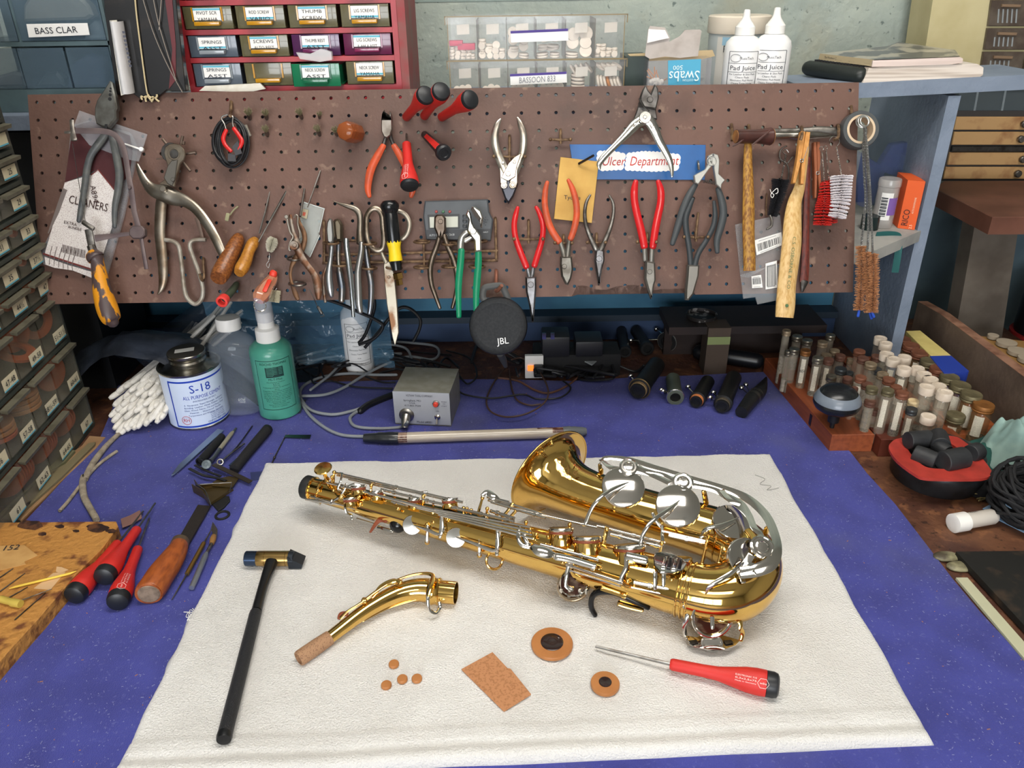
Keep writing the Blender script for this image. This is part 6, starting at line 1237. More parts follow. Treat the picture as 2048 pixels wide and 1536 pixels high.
for k in range(6):
 f=lambda a,z:M@V(((rg+.0006)*cos(a),(rg+.0006)*sin(a),z));y=.083+k*.0026;pts=[f(fa-.36,y+.002),f(fa-.1,y+.001),f(fa-.05,y+.004),f(fa+.36,y+.0035)];b.tube(pts,.0004,4,mi=1)
textband(b,'Mi-T-Mist',M,rg,.0755,fa,.0040,0,.022)
for k,(s_,w)in enumerate((('Mouthpiece Cleanser',.030),('8 fl.oz.',.010),('236.6 mL',.011),('A cleansing antiseptic for mouthpieces',.046),('spray',.008),('Designed for cleaning of brass and woodwind',.048),('mouthpieces. Mist gently into both ends',.048),('and allow to stand for one minute. Rinse',.048),('with water and wipe dry. Safe for rubber,',.048),('plastic and metal when used as directed.',.048),('KEEP OUT OF REACH OF CHILDREN',.042),('For external use only',.04),('MADE IN USA',.020),('Roche-Thomas Corporation',.034),('Redlands, California',.024))):textband(b,s_,M,rg,.0715-k*.0032,fa,.0018,0,w)
b.build('printing',[gi,grn],t)
ca=P(182,857);cu=(P(47,1031)-ca).normalized();cn_=V((-cu.y,cu.x,0));
if cn_.x<0:cn_=-cn_
def Cb(s,h,d=0):return ca+cu*s+cn_*d+V((0,0,h))
t=thing('parts_cabinet','dark grey-green cabinet of clear plastic drawers holding orange leather pads','cabinet',Cb(.15,0,-.08))
fr=mat('cabinet_green_grey','2e3431',.5,0,'41443c',30)
NC,CP=5,.078
rows=[(.0745-.066,.066),(.1545-.068,.068),(.2345-.068,.068)]+[(.2745+.0425*i-.0300,.030)for i in range(8)]
cpl=mat('drawer_plastic','a09a86',.12,0,alpha=.13,spec=.8);lip=mat('dusty_lip','6a6656',.55,0,'575344',60);lab=mat('drawer_label','d9cfae',.7);lbl=mat('label_blue','5fb2c8',.6)
def cbox(b,s0,s1,h0,h1,d0,d1,mi=None):b.hexa([Cb(s0,h0,d0),Cb(s1,h0,d0),Cb(s1,h0,d1),Cb(s0,h0,d1),Cb(s0,h1,d0),Cb(s1,h1,d0),Cb(s1,h1,d1),Cb(s0,h1,d1)],mi)
b=B();HT=.0745+.08*2+.0425*8+.05
cbox(b,-.016,-.008,0,HT,-.16,.001);cbox(b,NC*CP,NC*CP+.01,0,HT,-.16,.001);cbox(b,-.008,NC*CP,0,HT,-.165,-.155);cbox(b,-.016,NC*CP+.01,HT,HT+.006,-.165,.002)
hs=[0,.0785,.1585,.2385]+[.2785+.0425*i for i in range(8)]
for h in hs:cbox(b,-.008,NC*CP,h-.0025 if h else 0,h+.003,-.155,.003)
b.build('case',fr,t)
txt={(3,0):'47',(4,0):'37½',(5,0):'33',(6,0):'29',(7,0):'25',(3,1):'44½',(4,1):'35',(5,1):'31',(2,0):'51-51½',(2,1):'49-50',(2,2):'47-48',(1,0):'60-61',(1,1):'58½-59½',(1,2):'57-58',(1,3):'56',(0,0):'67',(0,1):'64-65',(0,2):'62-63',(0,3):'61'}
og=mat('orange_pad','b0562c',.6,0,'a04c26',30);og2=mat('tan_pad2','b5773f',.6)
rr=random.Random(21)
for ri,(h0,hh)in enumerate(rows):
 for c in range(NC if ri<3 else 3):
  s0=c*CP-.006;s1=s0+CP-.004;big=ri<3
  if ri>8:continue
  dr=B();cbox(dr,s0,s1,h0,h0+hh,.0035,.0050);cbox(dr,s0,s0+.0015,h0,h0+hh*.9,-.14,.0035);cbox(dr,s0+.002,s1,h0,h0+.0012,-.14,.0035)
  d=dr.build('drawer',cpl,t)
  l=B();l.hexa([Cb(s0,h0+hh-.004,.005),Cb(s1-.008,h0+hh-.004,.005),Cb(s1-.008,h0+hh-.006,.013),Cb(s0,h0+hh-.006,.013),Cb(s0,h0+hh,.004),Cb(s1-.008,h0+hh,.004),Cb(s1-.008,h0+hh-.001,.014),Cb(s0,h0+hh-.001,.014)]);l.build('lip',lip,d)
  l=B();e=.0055;lh=.018 if big else.0165;x0,x1=s0+.006,s0+.044
  l.poly([Cb(x0,h0+.003,e),Cb(x1,h0+.003,e),Cb(x1,h0+.003+lh,e),Cb(x0,h0+.003+lh,e)],0);l.poly([Cb(x0,h0+.003,e+.0002),Cb(x1,h0+.003,e+.0002),Cb(x1,h0+.005,e+.0002),Cb(x0,h0+.005,e+.0002)],1)
  st=txt.get((ri,c),'');
  if st:l.text(st,Cb((x0+x1)/2,h0+.008,e+.0003),-cu,V((0,0,1)),.008,2)
  l.build('label',[lab,lbl,ink],d)
pad0=None
def padring(s,h,r,ri_,dirv,dd=-.012,m=og,th=.0045,lb=''):
 c=Cb(s,h,dd);M=axisM(c,c+dirv);b=B()
 if ri_:b.lathe([(ri_,0),(r,0),(r,th),(ri_,th),(ri_,0)],M,36,caps=False)
 else:b.lathe([(r*.97,0),(r,.001),(r,th-.001),(r*.96,th),(.0001,th)],M,36)
 one(b,'leather_pad',m,lb,'pad','leather pads in the drawers')
for s,h,r,ri_,dv,lb in((.022,.204,.028,.016,cn_+cu*.5,'orange leather ring pad standing in the drawer marked 51-51½'),(.095,.186,.028,.015,V((0,0,1))+cn_*.5,'orange ring pad lying flat in the drawer marked 49-50'),(.075,.205,.027,0,cn_+cu*.7,'orange pad standing behind the ring in the drawer marked 49-50'),(.026,.118,.029,0,cn_+cu*.35,'large orange-red pad in the drawer marked 60-61')):
 padring(s,h,r,ri_,dv.normalized(),lb=lb,dd=-.024 if r>.0275 else-.034)
for k in range(4):padring(.105,.1+k*.0075,.029,0,V((0,0,1)),-.036,og2,.006,'tan pad in the flat stack in the drawer marked 58½-59½')
for c0,n in((.028,3),(.095,5),(.172,6)):
 for k in range(n):padring(c0+k*.0065,.040,.0285,0,(cu+cn_*.25).normalized(),-.034,og,.005,'orange-red pad standing in the row in the %s bottom drawer'%{.028:'farthest',.095:'second farthest',.172:'third farthest'}[c0])
for k in range(3):padring(.180,.095+k*.008,.028,0,V((0,0,1)),-.036,og2 if k else og,.006,'flat pad stacked in the drawer marked 57-58')
for s,h,lb in((.03,.262,'47'),(.03,.304,'37½'),(.03,.347,'33'),(.10,.262,'44½')):
 padring(s,h,.012,0,(cn_+V((0,0,.4))).normalized(),-.014,og,.004,'small orange pad in the drawer marked '+lb)
zf=Zm(0,790,5.689)
stm=mat('old_strip','7a6f52',.7,0,'5f543c',20,stretch=(1,.2,1));rws=mat('raw_strip','a3805c',.7,0,'8b6a4a',16)
for pts,z,th,m,nm,lb in((((1020,480),(1205,495),(1100,620),(700,1000),(250,1440),(40,1445),(480,950),(850,650),(930,600)),.0004,.003,rws,'wooden_strip','widest raw wooden strip between the plastic drawers and the felt'),(((1010,570),(1090,555),(1085,580),(700,960),(250,1360),(130,1440),(20,1440),(500,950),(760,800)),.0036,.004,stm,'wooden_strip','narrow grey-green wooden strip with a rounded end lying on the raw strip'),(((780,650),(860,655),(740,790),(480,960),(130,1290),(0,1440),(-60,1440),(480,930)),.0036,.005,mat('drab_strip','6b6a4e',.6),'wooden_strip','drab strip tight along the foot of the plastic drawer cabinet')):
 b=B();flat(b,zf(*pts),z,th,.0006);one(b,nm,m,lb,'wooden strip','wooden strips beside the drawers')
b=B();flat(b,zf((130,1395),(180,1330),(350,1210),(345,1230),(230,1350),(200,1420),(150,1440)),.009,.0015,.0003);one(b,'flat_tweezers',darksteel,'dark metal clip with a hole lying on the wooden strips','tool')
db=mat('dusty_black_bag','3b424f',.4,0,'23272f',12,bump=.004,bscale=30)
b=B();g=[]
for j in range(14):
 for i in range(20):
  u,v=i/19,j/13;x=-.78+.42*u;y=1.16+.2*v;z=(.16*sin(pi*min(1,u*1.1+.05))**.7*(.35+.65*sin(pi*min(v+.25,1))))*(1-.35*u)+.02*nz((x,y,1),14)+.006*nz((x,y,2),60);g.append(V((x,y,max(z,.001))))
b.add(g,[(j*20+i,j*20+i+1,(j+1)*20+i+1,(j+1)*20+i)for j in range(13)for i in range(19)]);one(b,'dark_bag',db,'crumpled dusty black plastic bag filling the corner behind the long swabs','bag')
cf2=mat('crumpled_film','6fa0c0',.15,0,alpha=.30,spec=.9,bump=.008,bscale=35)
b=B();g=[]
for j in range(16):
 for i in range(24):
  u,v=i/23,j/15;x=-.55+.33*u;y=1.30+.02*nz((u*3,v*3,5),1)+.03*v;z=.215-.17*v-.05*u+.012*nz((x,z if i else 0,2),25)+.01*nz((u*9,v*9,1),1);g.append(V((x,y+.018*nz((u*7,v*7,9),1),max(z,.004))))
b.add(g,[(j*24+i,j*24+i+1,(j+1)*24+i+1,(j+1)*24+i)for j in range(15)for i in range(23)]);one(b,'crumpled_film',cf2,'crumpled clear plastic film hanging against the blue panel behind the bottles','plastic film')
rk=mat('rack_wood','8f4a28',.55,0,'7a3b1f',120,stretch=(1,.1,1));rk2=mat('rack_dark','5e2a1a',.5,0,'4a2016',14,stretch=(1,.2,1))
RX=[(.487,.552),(.556,.618),(.622,.680)]
for i,(x0,x1)in enumerate(RX):
 t=thing('vial_rack',('long wooden block rack nearest the felt with a small dark plate on its side','darker wooden vial rack between its two neighbours','wooden vial rack partly behind the red magnetic dish')[i],'rack',(x0,1.02,0),'wooden vial racks')
 b=B();y0_=(1.022,1.007,1.002)[i];b.prism([V((x0,y0_,.0005)),V((x1,y0_,.0005)),V((x1-.022,1.295,.0005)),V((x0-.022,1.295,.0005))],(0,0,.0305),.001)
 b.build('block',rk2 if i==1 else rk,t)
 if i==0:b=B();b.box((x0-.0062,1.09,.006),(x0-.0035,1.13,.026));b.build('plate',mat('bronze_plate','2d2018',.4,.6),t)
b=B();b.box((.690,1.035,.0005),(.762,1.30,.020),b=.0015);one(b,'jar_rack',mat('rack_orange','9a5228',.55,0,'80411f',160,stretch=(.1,1,1)),'wooden rack carrying the jars with wide metal lids','rack')
vg=mat('vial_glass','c2b7a2',.06,0,alpha=.24,spec=1,coat=1);jg=mat('jar_glass','9c7a55',.06,0,alpha=.32,spec=1);vl=mat('vial_label','d9d2c0',.7,0,'c0b8a4',700);
caps={'G':mat('cap_zinc','9a9484',.35,.8,'6e6656',80),'R':mat('cap_brown','6d4a3c',.6,.2,'553629',80),'T':mat('cap_tan','9c8a70',.5,.4,'77654f',80),'D':mat('cap_dark','4c4f50',.4,.7),'W':mat('cap_white','d8cbbb',.6,0,'c5b5a2',60),'B':mat('cap_rust','7d4f3a',.6,.2,'6a3f2c',80),'O':mat('cap_olive','80775a',.5,.5,'5f573f',60),'A':mat('cap_amber','9a6736',.5,.5,'7b4f28',60),'C':mat('cork_cap','d0b98e',.8)}
fills=[mat('fill_dark','2c241f',.6,0,'6b5a44',260),mat('fill_steel','8f8a80',.4,.6,'3c352c',300),mat('fill_amber','7a4a22',.5,0,'3a2415',200),mat('fill_pale','a99f90',.7,0,'7b705f',200)]
protos={}
def vial(px,py,w,ty,zcap,lbl=0,lab_='',zb=.010,kind='vial'):
 c=P(px,py,zcap);r=w*.5*((c-EYE).dot(FW))/FPX
 t=thing('glass_'+kind,lab_,kind,(c.x,c.y,zb),'glass %ss in the racks'%kind);M=MX.Translation((c.x,c.y,zb));hgt=zcap-zb;big=kind=='jar';ch=(.012 if ty=='W'else.009)if not big else.011;rb=r*(.86 if not big else.93)
 b=B();b.lathe([(.0001,0),(rb*.8,0),(rb,.002),(rb,hgt-ch-.004),(rb*.85,hgt-ch)],M,18);b.build('glass',jg if big else vg,t)
 b=B();cr=[(r*.97,hgt-ch),(r,hgt-ch+.001),(r,hgt-ch+.0022),(r*.95,hgt-ch+.003),(r*.95,hgt-ch+.0038),(r,hgt-ch+.0048),(r,hgt-.0015),(r*.94,hgt),(r*.7,hgt-.0004),(.0001,hgt-.0004)]
 if ty=='W':cr=[(r*.98,hgt-ch),(r,hgt-.001),(r*.95,hgt),(r*.6,hgt),(r*.55,hgt-.0008),(.0001,hgt-.0008)]
 b.lathe(cr,M,22);b.build('cap',caps[ty],t)
 rr=random.Random(int(px*7+py));fh=hgt*rr.uniform(.2,.6)
 b=B();b.lathe([(.0001,.001),(rb*.9,.001),(rb*.9,fh),(.0001,fh+.001)],M,12);b.build('contents',rr.choice(fills),t)
 if lbl:
  a=math.atan2(EYE.y-c.y,EYE.x-c.x);b=B();z0=hgt*.35 if not big else hgt*.3;band(b,M,rb+.0003,a-.5,a+.45,z0,hgt-ch-.005,0,8)
  if lbl==2:M2=M;textband(b,'#054',M2,rb,z0+.02,a,.006,1,.008,.0006)
  b.build('label',[vl,ink],t)
 return t
nm={'G':'zinc','R':'dark brown','T':'tan','D':'dark grey','W':'cream white','B':'rust brown','O':'olive','A':'amber','C':'cork'}
zv=Zm(1528,600,3.84)
VL=[(175,232,66,'T',.112,0),(258,275,80,'G',.094,0),(335,305,80,'G',.094,0),(512,266,72,'G',.094,0),(452,320,78,'T',.094,0),(235,372,78,'G',.094,0),(190,388,56,'G',.088,0),(322,384,78,'A',.100,2),(545,384,75,'T',.09,0),(480,418,80,'T',.088,0),(588,423,78,'R',.090,0),(417,440,82,'G',.100,1),(497,452,80,'R',.092,1),(663,450,48,'T',.084,0),(735,388,88,'B',.094,0),(765,442,88,'R',.094,0),(868,428,80,'R',.090,0),(822,486,90,'T',.094,0),(592,524,88,'D',.092,0),(868,526,76,'D',.09,0),(655,553,66,'D',.086,0),(520,580,80,'G',.086,0),(745,588,85,'B',.094,1),(645,594,72,'R',.090,0),(915,563,88,'T',.092,0),(962,603,92,'B',.094,0),(795,640,85,'R',.088,0),(832,672,90,'O',.094,0),(955,688,92,'O',.098,1),(1018,662,88,'B',.088,0),(1065,708,96,'B',.094,1),(818,772,85,'R',.083,0),(1137,833,86,'D',.078,1),(1150,770,82,'C',.080,0),(700,672,50,'R',.086,0),(860,840,70,'R',.060,0),(897,288,95,'W',.098,0),(937,328,98,'W',.098,0),(945,408,105,'W',.098,0),(1083,432,100,'W',.098,0),(997,447,106,'W',.098,1),(1080,518,106,'W',.098,1),(1185,518,96,'W',.098,0),(1232,562,108,'W',.098,0),(1283,600,110,'W',.098,0),(1255,662,115,'W',.100,0),(1345,652,110,'W',.098,0),(1392,702,118,'W',.102,0),(1265,888,112,'W',.074,0)]
for i,(x,y,w,ty,zc_,lb)in enumerate(VL):
 zc_+=.008 if ty=='W'and y<800 else(.006 if w>=80 and y<700 and x>600 else 0);zc_=.104 if(x,y)in((955,688),(1065,708))else zc_
 px,py=zv((x,y))[0];row='nearest the felt'if x<560 else('in the middle rack'if x<880 else('beside the white caps'if ty!='W'else 'in the white-capped row'))
 dep='far end'if y<400 else('halfway'if y<620 else 'near end')
 vial(px,py,w/3.84,ty,zc_,lb,'glass vial with %s cap%s, %s, %s'%(nm[ty],' and label'if lb else '',dep,row))
JL=[(1065,293,122,'B',.078),(1132,343,126,'B',.078),(1200,398,130,'B',.078),(1273,462,136,'O',.078),(1350,521,140,'B',.078),(1428,585,144,'O',.078),(1512,648,150,'O',.078),(1597,718,156,'O',.078),(1690,798,156,'A',.074),(1475,878,142,'O',.050)]
ordn=('farthest','second farthest','third farthest','fourth farthest','fifth farthest','sixth farthest','third nearest','second nearest','nearest','')
for i,(x,y,w,ty,zc_)in enumerate(JL):
 px,py=zv((x,y))[0];vial(px,py,w/3.84,ty,zc_,1,('wide glass jar with %s lid, %s of the jar row'%(nm[ty],ordn[i]))if i<9 else 'short wide jar with olive lid, set apart in front of the row',.002,'jar')
ft=P(1663,858,.028);t=thing('ball_driver','grey and black mushroom-shaped handle tool standing in the first wooden rack','tool',ft);M=MX.Translation(ft)
b=B();b.lathe([(.0035,-.010),(.0035,.012),(.0085,.014),(.0085,.026),(.012,.029),(.020,.033)],M,28);b.build('shank',black,t)
b=B();b.lathe([(.0180,.0315),(.0250,.035)],M,48,caps=False);b.lathe([(.0345,.0515),(.0342,.054),(.0320,.059),(.0290,.0635),(.0275,.065)],M,48,caps=False);b.build('grey_band',mat('ball_grey','6f7883',.35,coat=.2),t)
b=B();b.lathe([(.0250,.035),(.0315,.0395),(.0340,.044),(.0350,.047),(.0348,.0516)],M,48,caps=False);b.lathe([(.0275,.065),(.0230,.0700),(.012,.0735),(.0001,.0742)],M,40,caps=False);b.build('black_shell',mat('ball_black','1d1f21',.25),t)
tc=P(1869,952,0);t=thing('round_tin','dark round tin standing on the bench under the red dish','tin',tc);M=MX.Translation(tc)
b=B();b.lathe([(.0001,0),(.059,0),(.061,.003),(.061,.016),(.0622,.018),(.0625,.030),(.061,.033),(.058,.043),(.055,.044),(.0001,.044)],M,56);b.build('body',mat('tin_dark','3a3a3d',.35,.5,'2e2c2c',40),t)
t=thing('red_dish','red square-rimmed rubber dish full of black plugs on top of the round tin','dish',P(1880,920,.046));red=mat('red_rubber','b23a30',.5,0,'9a3128',40)
o=[(1778,897),(1783,884),(1800,876),(1850,870),(1905,872),(1925,880),(1955,905),(1981,938),(1983,948),(1965,957),(1900,958),(1850,956),(1830,948),(1795,922)]
i_=[(1815,896),(1818,889),(1828,886),(1852,884),(1893,885),(1905,889),(1922,902),(1940,922),(1940,930),(1932,936),(1895,938),(1862,936),(1845,930),(1825,912)]
so=spline(o,3,closed=True);si=spline(i_,3,closed=True);n=len(so);zr=.0505
A=[P(*p,zr)for p in so];I=[P(*p,zr-.001)for p in si];I2=[p+V((0,0,-.010))for p in I];A2=[p+V((0,0,-.004))for p in A];b=B();b.v+=A+I+I2+A2
for k in range(n):
 m=(k+1)%n
 for u,v in((0,1),(1,2),(3,0)):b.f.append([u*n+k,u*n+m,v*n+m,v*n+k]);b.m.append(0)
b.f.append([2*n+k for k in range(n)]);b.m.append(0);bd=b.build('dish',red,t)
pg=mat('black_plug','2d2e30',.55,0,'232426',60);zq_=Zm(1680,850,3.0716)
for p,q,r,z,lb in(((415,95),(545,85),.0125,.062,'black rubber plug lying highest at the racks side of the red dish'),((600,60),(620,130),.0125,.064,'black rubber plug standing tilted at the far rim of the red dish'),((590,120),(660,170),.0100,.060,'small black rubber plug in the middle of the heap'),((455,170),(590,225),.0122,.055,'black rubber plug lying lengthwise along the near left of the dish'),((630,225),(760,200),.0145,.058,'largest black rubber plug at the near rim of the dish'),((800,175),(850,160),.0120,.058,'black rubber plug facing out at the far right end of the dish')):
 a,c=P(*zq_(p)[0],z),P(*zq_(q)[0],z-.002);L=(c-a).length;b=B();b.lathe([(r*.93,0),(r,.001),(r*1.06,L*.4),(r*1.06,L-.001),(r,L)],axisM(a,c),24);one(b,'rubber_plug',pg,lb,'plug','black rubber plugs in the red dish')
a,c=P(1905,1047,.0125),P(1990,1032,.0115);t=thing('lying_vial','white capped labelled tube lying on the brown bench','tube',a);M=axisM(a,c);L=(c-a).length
b=B();b.lathe([(.0001,.0008),(.010,.0002),(.0128,.001),(.0128,L*.30),(.0110,L*.31)],M,28);b.build('cap',white,t)
b=B();b.lathe([(.0105,L*.3),(.0105,L*.92),(.0085,L*.99),(.0001,L)],M,28);b.build('tube',mat('milky','c9c2b8',.3),t)
b=B();w=V((0,0,1));ux=(c-a).normalized();vy=ux.cross(w);f=lambda u,v:a+ux*u+(w*cos(v/.0107+.5)-vy*sin(v/.0107+.5))*.0108
for s_,u,v,h in(('BCON',L*.72,.001,.005),('PADS',L*.5,-.003,.003),('GEN',L*.46,.003,.003)):b.text(s_,(u,v),None,None,h,0,'C',fn=f)
b.build('print',ink,t)
def cloth(name,pts,z,hgt,m,lb,cat,seed,res=26,zp=None):
 xs_=[P(*p,zp or z)for p in pts];x0=min(p.x for p in xs_);x1=max(p.x for p in xs_);y0=min(p.y for p in xs_);y1=max(p.y for p in xs_);b=B();g=[]
 cx,cy=(x0+x1)/2,(y0+y1)/2
 for j in range(res):
  a=j/(res-1)
  for i in range(res*2):
   an=2*pi*i/(res*2);d=V((cos(an),sin(an),0));p=V((cx+(x1-cx)*a*cos(an)*(1+.12*nz((cos(an)*2,sin(an)*2,seed),1)),cy+(y1-cy)*a*sin(an)*(1+.15*nz((cos(an)*2,sin(an)*2,seed+5),1)),0))
   h=hgt*max(0,1-a**2.4)*(1+.5*nz((p.x*1,p.y,seed),28))+hgt*.35*nz((p.x,p.y,seed+2),70)*(1-a**4);p.z=max(z+h,.0015+.001*a);g.append(p)
 n=res*2
 b.add(g,[(j*n+i,j*n+(i+1)%n,(j+1)*n+(i+1)%n,(j+1)*n+i)for j in range(res-1)for i in range(n)]);return one(b,name,m,lb,cat,ang=70)
cloth('green_cloth',[(1925,890),(2050,890),(2050,960),(1925,960)],.002,.035,mat('green_cloth','1f4f47',.85,0,'173a36',30),'crumpled dark green cloth behind the black yarn','cloth',3)
cloth('teal_tissue',[(1985,850),(2072,850),(2072,905),(1985,905)],.002,.075,mat('teal_tissue','8ea8a0',.9,0,'7a958f',30),'pale blue-green crumpled tissue beside the jar row','cloth',8,zp=.05)
cloth('black_cloth',[(1960,960),(2100,960),(2100,1010),(1960,1010)],.002,.022,mat('black_cloth','1c1c1f',.85),'low black cloth under the yarn','cloth',12)
yn=mat('black_yarn','19191b',.8,bump=.0005,bscale=800);rr=random.Random(33);b=B();cx=P(2068,990,.04)
for k in range(34):
 ax_=V((rr.uniform(-.4,.4),rr.uniform(-.6,.2),1)).normalized();R_=.052+rr.uniform(-.010,.004);q=ax_.to_track_quat('Z','Y').to_matrix();off=V((0,0,rr.uniform(-.02,.02)))
 b.tube([cx+off+q@V((R_*cos(a),R_*.72*sin(a),.006*sin(3*a+k)))for a in[2*pi*i/24 for i in range(24)]],.0024,6,closed=True,up=q@V((0,0,1)))
one(b,'yarn_bundle',yn,'thick hank of black yarn at the edge of the bench','yarn')
b=B();rr=random.Random(4)
for k in range(9):b.tube([V(v)for v in spline([tuple(P(1950+rr.uniform(-6,40),975+i*7+rr.uniform(-6,6),.002+rr.random()*.006))for i in range(4)],4)],.0009,5)
tag(b.build('raffia_threads',mat('raffia','9a8a5c',.8)),'loose straw coloured threads beside the round tin','threads',kind='stuff')
b=B();flat(b,[(1965,1018),(1998,1000),(2060,1010),(2160,1060),(2160,1120),(2060,1072),(1995,1040)],.0005,.0015,.0004);one(b,'blue_cloth',mat('light_blue_cloth','8fb0d0',.85),'light blue cloth with pinked edge under the black yarn','cloth')
b=B();q=[P(1822,665,.03),P(1835,661,.03),P(1895,712,.03),P(1938,742,.03),P(1900,748,.03),P(1868,722,.03)]
zc2=.079;t=thing('long_carton','long flat carton, cream then blue, between the jars and the side board','box',P(1880,710,zc2))
b=B();b.prism([P(1812,662,zc2),P(1840,661,zc2),P(1902,711,zc2),P(1862,712,zc2)],(0,0,-.077));b.build('cream_end',mat('cream_card','d1c078',.7,0,'c3b06a',30),t)
b=B();b.prism([P(1860,712,zc2),P(1902,711,zc2),P(1938,742,zc2),P(1932,745,zc2),P(1888,746,zc2)],(0,0,-.077));b.build('blue_end',mat('blue_card','263f9c',.5),t)
b=B();b.prism([P(1912,1103,.011),P(2200,1100,.011),P(2500,1400,.011),P(2085,1290,.011)],(0,0,-.0095),.001);one(b,'steel_plate',mat('bench_block','22211f',.55,.3,'4a3b2f',40,(.55,.75)),'scuffed black steel plate lying at the near corner of the bench','plate')
b=B();b.prism([P(1912,1155,.0045),P(1935,1155,.0045),P(2085,1325,.0045),P(2060,1330,.0045)],(0,0,-.004),.0006);one(b,'pale_strip',mat('pale_strip','b8b79a',.4),'pale greenish plastic strip along the black plate','strip')
for x,y,lb in((1893,1113,'small dark-topped pale putty lump beyond the strip'),(1920,1133,'second pale putty lump touching the strip')):
 b=B();b.sphere(P(x,y,.003),.012,14,M=MX.Diagonal((1.4,.8,.35,1)));one(b,'putty_lump',mat('putty','8f8a6a',.5,0,'4a4234',60),lb,'putty')
sw_=mat('rough_board','6b5a4c',.75,0,'4e4036',12,bump=.001,bscale=80);te=mat('board_edge','97705a',.7,0,'6f4a38',40)
xw=.775
def QX(px,py,x):d=ray(px,py);return EYE+d*(x/d.x)
t=thing('side_board','rough brown board standing on edge along the end of the bench','board',(xw,1.2,0))
o=[QX(1836,603,xw),QX(1880,628,xw),QX(2052,757,xw)]
b=B();pts=[V((xw,1.55,.0)),V((xw,o[0].y,o[0].z)),V((xw,o[1].y,o[1].z)),V((xw,o[2].y,o[2].z)),V((xw,.80,o[2].z+.0)),V((xw,.80,0)),]
pts[0]=V((xw,o[0].y,0));b.prism(pts,(.018,0,0));b.build('board',sw_,t)
b=B()
for p,q in zip(pts[1:4],pts[2:5]):b.hexa([p,q,q+V((.018,0,0)),p+V((.018,0,0)),p+V((0,0,.0006)),q+V((0,0,.0006)),q+V((.018,0,.0006)),p+V((.018,0,.0006))])
b.build('worn_edge',te,t)
bt=mat('brown_table','6a4436',.5,0,'553427',14)
t=thing('corner_table','brown wooden table top on a broad leg beyond the shelf','table',(1.0,1.5,-.5))
zt_=.315;q=[P(1888,362,zt_),P(2300,360,zt_),P(2300,432,zt_),P(1985,434,zt_),P(1868,376,zt_)]
b=B();b.prism([p+V((0,0,-.028))for p in q],(0,0,.028),.001);b.build('top',bt,t)
l0=P(1965,440,zt_-.03);b=B();yl=max(l0.y+.03,1.33)
b.prism([Q(1952,436,yl),Q(2040,436,yl),Q(2000,700,yl),Q(1905,700,yl)],(0,.04,0));b.build('leg',mat('grey_leg','6b6258',.7,0,'51483f',12),t)
t=thing('fire_extinguisher','black cylinder with red band and foot beyond the table leg','cylinder',Q(2035,680,1.45));c=Q(2078,684,1.45);M=MX.Translation(c)
b=B();b.lathe([(.056,0),(.058,.002),(.058,.022)],M,32);b.lathe([(.052,.105),(.053,.108),(.048,.13),(.03,.14)],M,32);b.build('red_band',mat('ext_red','8a1f1f',.5),t)
b=B();b.lathe([(.051,.022),(.052,.03),(.052,.106)],M,32,caps=False);b.build('body',mat('ext_black','0e1014',.4),t)
for i,(x,y,r,lb)in enumerate(((2012,690,.016,'farthest grey felt disc past the side board'),(2035,707,.016,'middle grey felt disc past the side board'),(2056,722,.016,'nearest grey felt disc past the side board'),(1985,676,.009,'smallest grey disc by the black cylinder'))):
 c=P(x,y,.085);b=B();b.lathe([(r,0),(r,.006),(.0001,.0065)],MX.Translation(c),24);one(b,'felt_disc',mat('felt_disc','9c8f7c',.85),lb,'disc','grey felt discs')
b=B();q=[P(1960,672,.083),P(2120,690,.083),P(2160,800,.083),P(2060,780,.083)];b.prism(q,(0,0,-.082));one(b,'wood_crate',mat('ochre_board','8f6b3a',.7),'ochre wooden box beyond the side board with felt discs on it','box')
b=B();b.box((xw+.06,YW-.06,-.3),(2.5,YW-.01,.26));struct('trim_2',b,mat('blue_dado','3a4b55',.7,0,'4d6068',8))
ZS=.482;ZR=.519
def BX(px,py,y):return Q(px,py,y)
t=thing('red_cabinet','red metal cabinet of small coloured plastic drawers on the shelf','cabinet',(-.33,1.27,ZS))
redm=mat('red_metal','a83238',.4,0,'962b32',20);yf=1.262
x0=Q(386,60,yf).x-.015;x1=Q(790,60,yf).x;dk2=mat('drawer_hole','2b2622',.7)
X0=Q(375,90,yf).x;X1=Q(787,90,yf).x;zz_=lambda py:Q(600,py,yf).z
b=B();fr_t=.006;ztop=zz_(-90)
hb_=[zz_(178),zz_(118),zz_(62),zz_(3),zz_(-50)]
b.box((X0-.008,yf,ZS),(X0,yf+.15,ztop));b.box((X1,yf,ZS),(X1+.008,yf+.15,ztop));b.box((X0,yf+.145,ZS),(X1,yf+.15,ztop));b.box((X0,yf,ztop),(X1,yf+.15,ztop+.004));b.box((X0,yf,ZS),(X1,yf+.15,zz_(171)))
for k,h in enumerate(hb_[1:]):b.box((X0,yf-.001,h-.0035),(X1,yf+.12,h+.0035))
b.build('case',redm,t)
b=B();b.box((X1+.008,yf+.002,ZS),(X1+.020,yf+.15,ztop));b.build('side_strip',mat('rusty_side','7a5a52',.6,0,'8f3a3c',20),t)
cols={'s':('6a6448','c08a1c'),'g':('5c6672','8e959a'),'p':('4a1f4a','6a2450'),'m':('5e1840','7d1f4c'),'e':('12704a','0f6040')}
lay=[['g','s','e','s'],['g','s','p','m'],['s','s','s','s'],['s','s','s','s']]
tx=[['','',('NECK SCREW','ASST'),('NECK SCREW','YAMAHA')],['',('SCREWS','ALTO REST'),('THUMB REST','ASST'),('LIG SCREWS','A-444 A.ASST')],[('PIVOT SCR','YAMAHA'),('ROD SCREW','VARIO'),('THUMB','SCREW'),('LIG SCREWS','YAMAHA')],['','','','']]
cw=(X1-X0)/4
